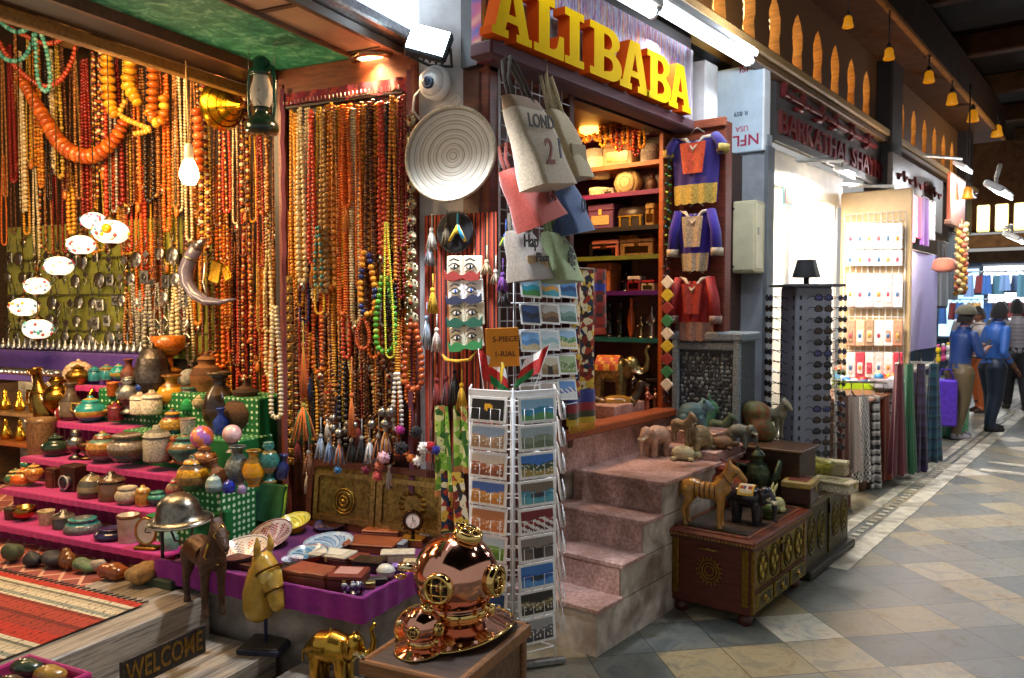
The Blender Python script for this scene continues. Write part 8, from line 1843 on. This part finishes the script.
# ================================================================== far end of the lane
g = G(); g.box((-1, 21.2, 4.4), (9, .2, 2.2), '3a2210'); g.box((-1, 20.6, 3.05), (9, .3, .28), '5a3c20', bev=.02); g.box((-1, 20.9, 2.72), (9, .2, .25), '2a1c10', bev=.02); g.box((-1, 21.4, 1.4), (9, .2, 2.8), '3a4450'); struct('wall_far', g, 'dull')
glow('farlit', 'ffe070', 1.8); glow('farblue', '9acef4', 1.5); glow('farwhite', 'f0f4ff', 2.0)
for i in range(9): g = G(); g.box((-4.1 + i * .36, 21.08, 3.6), (.25, .04, .6), 'fff', bev=.02); struct('window_%d' % (30 + i), g, 'farlit')
for i, (x0, x1, z0, z1, mt, nm) in enumerate(((-4.0, -3.1, 2.0, 2.5, 'farblue', 'pale blue lit shop sign at the far end of the lane'), (-3.0, -2.2, 2.1, 2.55, 'farwhite', 'white lit shop sign at the far end of the lane'), (-3.9, -3.0, .9, 1.9, 'farblue', 'bluish lit shop window at the far end'), (-2.9, -2.0, .9, 1.95, 'farwhite', 'bright white lit shop window at the far end'))):
    t = thing('lit_sign', nm, 'sign', ((x0 + x1) / 2, 21.2, (z0 + z1) / 2), 0); g = G(); g.box((0, 0, 0), (x1 - x0, .06, z1 - z0), 'fff', bev=.01); obj('lit_panel', g, mt, t); g = G(); [g.box((0, -.01, s * (z1 - z0) / 2), (x1 - x0 + .06, .1, .05), '4a5058') for s in (-1, 1)]; obj('frame', g, 'paint', t)
for i in range(26):
    x, z = -4.0 + (i % 13) * .17, 1.0 + (i // 13) * .6; g = G(); h = R.uniform(.3, .5); w = R.uniform(.13, .2)
    g.sheet(lambda a, b: ((a - .5) * w * (1 + .3 * b), -.03 * math.sin(a * 8), -h * b), 8, 5, R.choice(['a84a68', '3a68a8', 'd8d0d0', '5a8a9a', '8a3a3a', 'd8a860', '3a3a4a', '7a98c0'])); g.tube([(-w / 3, 0, 0), (0, 0, .06), (w / 3, 0, 0)], .01, '8a8a8a', 4)
    tag(obj('hung_garment', g, 'cloth', None, (x, 20.3 + .3 * (i % 2), z + .7)), 'small garment hanging at the far end of the lane, %s along the %s line' % (nth(i % 13), ('lower', 'upper')[i // 13]), 'garment', 'garments at the far end of the lane')
t = thing('garment_rail', 'two-tier metal rail of garments at the far end of the lane', 'rail', (-3.0, 20.45, 0), 0)
g = G()
for k in range(2):
    for yy in (-.15, .15): g.tube([(-1.2, yy, 1.78 + k * .6), (1.3, yy, 1.78 + k * .6)], .012, '8a8a8a', 6)
obj('bar', g, 'silver', t)
for x in (-1.2, 1.3): g = G(); g.cyl((x, 0, 0), (x, 0, 2.4), .02, '7a7a7a', n=8); g.box((x, 0, .02), (.1, .5, .04), '6a6a6a'); g.box((x, 0, 1.78), (.03, .33, .03), '6a6a6a'); g.box((x, 0, 2.38), (.03, .33, .03), '6a6a6a'); obj('upright', g, 'silver', t)
# ================================================================== people
def person(label, pos, h, heading, shirt, pants, skin, shoe, arms, stride=.1, cap=None, hair='14100c', lean=.03, collar=None, hold=None, plaid=None):
    """body 1 unit tall facing +x, one continuous skin; arms = ((elbow, hand) for each side)"""
    t = thing('person', label, 'person', pos, heading)
    q = Q()
    # legs
    for s, st in ((-1, -stride), (1, stride)):
        q.tube([(0, s * .05, .5), (.012 + st * .35, s * .055, .29), (-.012 + st * .8, s * .055, .06)], [.078, .056, .038], pants, 12)
        q.tube([(-.03 + st * .8, s * .056, .026), (.03 + st * .8, s * .058, .024), (.09 + st * .8, s * .062, .016)], [.028, .03, .02], shoe, 8)
    q.sph((0, 0, .52), (.082, .1, .075), pants)
    q.tube([(0, 0, .565), (.005, 0, .62), (lean * .6, 0, .7), (lean, 0, .79), (lean, 0, .83)], [.078, .076, .084, .084, .05], shirt, 14)
    q.sph((lean * .8, 0, .75), (.066, .104, .075), shirt)
    for s, (el, ha) in zip((-1, 1), arms):
        sh_ = np.array((lean, s * .105, .795)); el = np.array(el); ha = np.array(ha)
        q.tube([sh_, (sh_ + el) / 2, el], [.036, .036, .03], shirt, 10)
        mid = el + (ha - el) * .35
        q.tube([el, mid], [.03, .027], shirt, 10); q.tube([mid, ha], [.025, .018], skin, 8)
    q.tube([(lean, 0, .83), (lean + .01, 0, .875)], [.036, .034], skin, 10)
    hc = np.array((lean + .018, 0, .93)); q.sph(hc, (.056, .046, .066), skin); q.sph(hc + (.02, 0, -.03), (.036, .034, .034), skin)
    q.sph(hc + (.058, 0, -.006), (.013, .009, .014), skin)
    for s in (-1, 1): q.sph(hc + (-.004, s * .046, -.004), (.012, .007, .016), skin)
    g = fuse(q, .0105, 3, .45); obj('body', G().join(g, TR(sc=h)), 'skin', t)
    # hands: palm, four fingers and a thumb each
    for s, (el, ha) in zip((-1, 1), arms):
        g = G(); el, ha = np.array(el), np.array(ha); d = (ha - el) / np.linalg.norm(ha - el); sd = np.array((0, s * 1.0, 0)); sd = sd - d * (sd @ d); sd /= np.linalg.norm(sd); dn = np.cross(d, sd)
        g.tube([ha - d * .006, ha + d * .02, ha + d * .042], [.016, .021, .019], skin, 8, flat=.55)
        for k in range(4):
            b = ha + d * .04 + sd * (k - 1.5) * .0095; L = (.036, .042, .039, .03)[k]
            g.tube([b, b + d * L * .55 - dn * .004 * s, b + d * L - dn * .016 * s], [.0058, .0054, .0042], skin, 6)
        g.tube([ha + d * .012 - sd * .016, ha + d * .03 - sd * .03, ha + d * .048 - sd * .03], [.0075, .0066, .005], skin, 6)
        obj('hand', G().join(g, TR(sc=h)), 'skin', t)
    g = G()
    for s in (-1, 1): g.sph(hc + (.05, s * .018, .008), (.006, .009, .005), 'f0ece8', n=8, m=5); g.sph(hc + (.0545, s * .018, .008), (.0035, .004, .004), '140c08', n=6, m=4); g.tube([hc + (.05, s * .008, .02), hc + (.05, s * .026, .021)], .0028, hair, 4)
    g.tube([hc + (.05, -.014, -.034), hc + (.055, 0, -.035), hc + (.05, .014, -.034)], .0028, '6a3a34', 5); obj('face', G().join(g, TR(sc=h)), 'skin', t)
    g = G(); g.sheet(lambda a, b: tuple(hc + (np.array((.068 * math.cos(a * 2 * PI), .058 * math.sin(a * 2 * PI), 0)) * math.cos(b * PI / 2) + np.array((-.006, 0, .005 + .078 * math.sin(b * PI / 2) - (.05 if math.cos(a * 2 * PI) < .1 else 0) * (1 - b))))), 20, 6, hair); obj('hair', G().join(g, TR(sc=h)), 'cloth', t)
    if cap:
        g = G(); g.lathe([(.073, .0), (.074, .02), (.06, .055), (.03, .075), (0, .078)], cap, tuple(hc + (-.004, 0, .018)), n=20); g.sph(hc + (.062, 0, .026), (.04, .036, .006), cap); obj('cap', G().join(g, TR(sc=h)), 'cloth', t)
    g = G(); g.tor((lean + .006, 0, .845), .042, .012, collar or jit(shirt, .25), n=16, m=6); g.tor((0, 0, .522), .076, .008, '20180f', n=20, m=6, sc=(.97, 1.18, 1))
    obj('collar_and_belt', G().join(g, TR(sc=h)), 'leather', t)
    if plaid:
        g = G()
        for z in np.arange(.54, .82, .035): rr = .096 if z > .66 else .089; g.tor((lean * (z - .5) * 2.4, 0, z), rr, .002, plaid, n=20, m=4, sc=(.98, 1.22 if z > .68 else 1.04, 1))
        obj('plaid_stripe', G().join(g, TR(sc=h)), 'cloth', t)
    return t
FR = ((.06, -.15, .64), (.17, -.07, .69)); FL = ((.06, .15, .64), (.17, .06, .7))
hd = AZ(1, .12)
pp = PZ(958, 438, 0); person('man in navy shirt, khaki trousers and camouflage cap looking at his hands', pp, 1.62, hd, '1e3f78', '6a5c40', '8a5a40', 'a8a4b0', (FR, FL), .06, cap='5a5a48')
ph = thing('mobile_phone', 'dark mobile phone held by the man in the cap', 'phone', pp, hd); g = G(); g.box((.225 * 1.62, 0, .715 * 1.62), (.012, .075, .14), '14161c', (0, .5, 0), bev=.004); obj('case', g, 'gloss', ph); g = G(); g.box((.219 * 1.62, 0, .718 * 1.62), (.004, .066, .125), '3a4a5a', (0, .5, 0)); obj('screen', g, 'gloss', ph)
person('man in bright blue shirt and dark jeans standing in profile', PZ(991, 431, 0), 1.68, AZ(1, .05), '2f62b0', '1c2a40', '6a4430', '14120f', (((-.02, -.16, .62), (.08, -.15, .5)), ((.0, .16, .62), (.1, .13, .5))), .05, hair='0f0c0a')
person('person in grey plaid shirt and black trousers at the lane edge', PZ(1016, 410, 0), 1.72, AZ(.3, .95), '8a8488', '14141a', '7a5040', '1c1814', (((-.02, -.16, .62), (.04, -.16, .47)), ((-.02, .16, .62), (.04, .16, .47))), .1, plaid='4a4650')
person('person in pale shirt and orange trousers behind the two men', PZ(980, 412, 0), 1.62, AZ(-.9, -.3), 'b8a8a0', 'b85a24', '8a5a44', '3a2418', (((.06, -.15, .64), (.15, -.08, .62)), ((.06, .15, .64), (.15, .08, .6))), .05, hair='241810')
person('distant shopper in grey top walking away down the lane', (-2.1, 17.0, 0), 1.7, PI / 2, '6a7484', '2a3040', '8a604c', '1c1814', (((-.02, -.16, .62), (.04, -.16, .47)), ((-.02, .16, .62), (.04, .16, .47))), .12)
person('distant shopper in white top near the lit end of the lane', (-2.9, 18.5, 0), 1.65, -PI / 2, 'd0ccd4', '4a3a34', '8a604c', '1c1814', (((-.02, -.16, .62), (.04, -.16, .47)), ((-.02, .16, .62), (.04, .16, .47))), .1)

# ================================================================== light and camera
def lamp(name, kind, loc, power, col, size=.1, rot=None, target=None, **k):
    l = bpy.data.lights.new(name, kind); l.energy = power; l.color = lin(col)
    if kind == 'AREA': l.size = size
    elif kind == 'SUN': pass
    else: l.shadow_soft_size = size
    for a, b in k.items(): setattr(l, a, b)
    o = bpy.data.objects.new(name, l); COL.objects.link(o); o.location = Vector([float(x) for x in loc])
    if target is not None: o.rotation_euler = (Vector([float(x) for x in target]) - o.location).to_track_quat('-Z', 'Y').to_euler()
    return o
def A(v): return np.asarray(v, float)
fl = A(PV(428, 40, -.5))
lamp('flood_light', 'SPOT', fl, 125, 'ecf4ff', .08, target=(-2.3, 2.1, .3), spot_size=1.9, spot_blend=.6)
lamp('downlight_beam', 'SPOT', A(PZ(375, 58, 2.925)), 105, 'ffd09a', .06, target=A(PZ(375, 58, 2.9)) + A((0.08, -.32, -1)), spot_size=2.6, spot_blend=.8)
lamp('bulb_light', 'POINT', A(PV(189, 155, -.42)) + A((.0, 0, -.09)), 28, 'ffce88', .05)
lamp('lintel_strip', 'AREA', LS(-2.15, -1.0, 2.9), 50, 'ffce90', 1.0, target=LS(-2.6, .4, 1.6))  # warm fill added inside the shop, clear of the lintel; no strip fitting built
lamp('mosaic_glow', 'POINT', LS(-2.7, -.7, 1.7), 14, 'ffe0b0', .15)
lamp('shop_lamp', 'POINT', LS(-2.6, -1.6, 3.2), 55, 'ffd8a0', .1)  # unseen warm fill added high in the corner shop, without a lamp body
lamp('showcase_light', 'POINT', LS(-4.0, -.3, 1.0), 8, 'ffe0b0', .08)
lamp('doorway_light', 'AREA', (-3.1, 4.45, 2.82), 26, 'ffc888', .5, target=(-3.1, 4.6, 0))
lamp('sign_tube', 'AREA', (-1.95, 4.6, 3.3), 26, 'e8f2ff', .12, target=(-1.9, 4.6, 0), shape='RECTANGLE', size_y=2.2)
lamp('white_shop_light', 'AREA', (-2.9, 7.5, 2.78), 120, 'fff4e4', .5, target=(-2.7, 7.5, 0), shape='RECTANGLE', size_y=1.8)
lamp('sign_tube_end', 'POINT', (-2.02, 5.35, 3.42), 30, 'e8f2ff', .05)
for i, (x, y) in enumerate(((842, 176), (893, 200), (961, 171))):
    p = A(PX(x, y, (-2.2, -2.15, -1.9)[i])) + A((.06, 0, -.06)); lamp('arm_light', 'SPOT', p, 90, 'f4f8ff', .06, target=p + A((-.35, .1, -1)), spot_size=2.4, spot_blend=.6)
lamp('stall_light', 'POINT', (-2.0, 9.9, 2.5), 60, 'fff0e8', .1)
lamp('lane_end_light', 'POINT', (-2.8, 18.6, 2.6), 140, 'eef4ff', .3)
lamp('far_stall_light', 'POINT', (-1.2, 13.5, 3.3), 90, 'f4f8ff', .2)
for y in (4.5, 9): lamp('lane_roof_light', 'SPOT', (.9, y, 4.9), 50, 'f8f4ec', .3, target=(.2, y, 0), spot_size=1.9, spot_blend=.8)  # overhead fill added for the lane floor; these spots have no roof fittings
w = bpy.data.worlds.new('World'); scene.world = w; w.use_nodes = True
bg = w.node_tree.nodes['Background']; bg.inputs[0].default_value = (*lin('e2e0dc'), 1); bg.inputs[1].default_value = .38
cam = bpy.data.cameras.new('Camera'); co = bpy.data.objects.new('Camera', cam); COL.objects.link(co)
cam.sensor_width = 36; cam.lens = 36 * FOC / W; cam.clip_start = .05
co.location = CAM; co.rotation_euler = Vector(FW).to_track_quat('-Z', 'Y').to_euler()
cam.dof.use_dof = True; cam.dof.focus_distance = 3.6; cam.dof.aperture_fstop = 5.6
scene.camera = co
vs = scene.view_settings; vs.view_transform = 'Standard'; vs.look = 'None'; vs.gamma = 1; vs.use_curve_mapping = False; vs.exposure = .52
try: scene.cycles.use_denoising = True
except Exception: pass
# every label must be its own
seen = {}
for o in ALL:
    try: l = o['label']
    except Exception: continue
    seen.setdefault(l, []).append(o.name)
for l, n in seen.items():
    if len(n) > 1: print('SAME LABEL', l, n)
    if len(l.split()) > 16 or len(l.split()) < 4: print('LABEL LENGTH', len(l.split()), l)
print('THINGS', len(ALL))
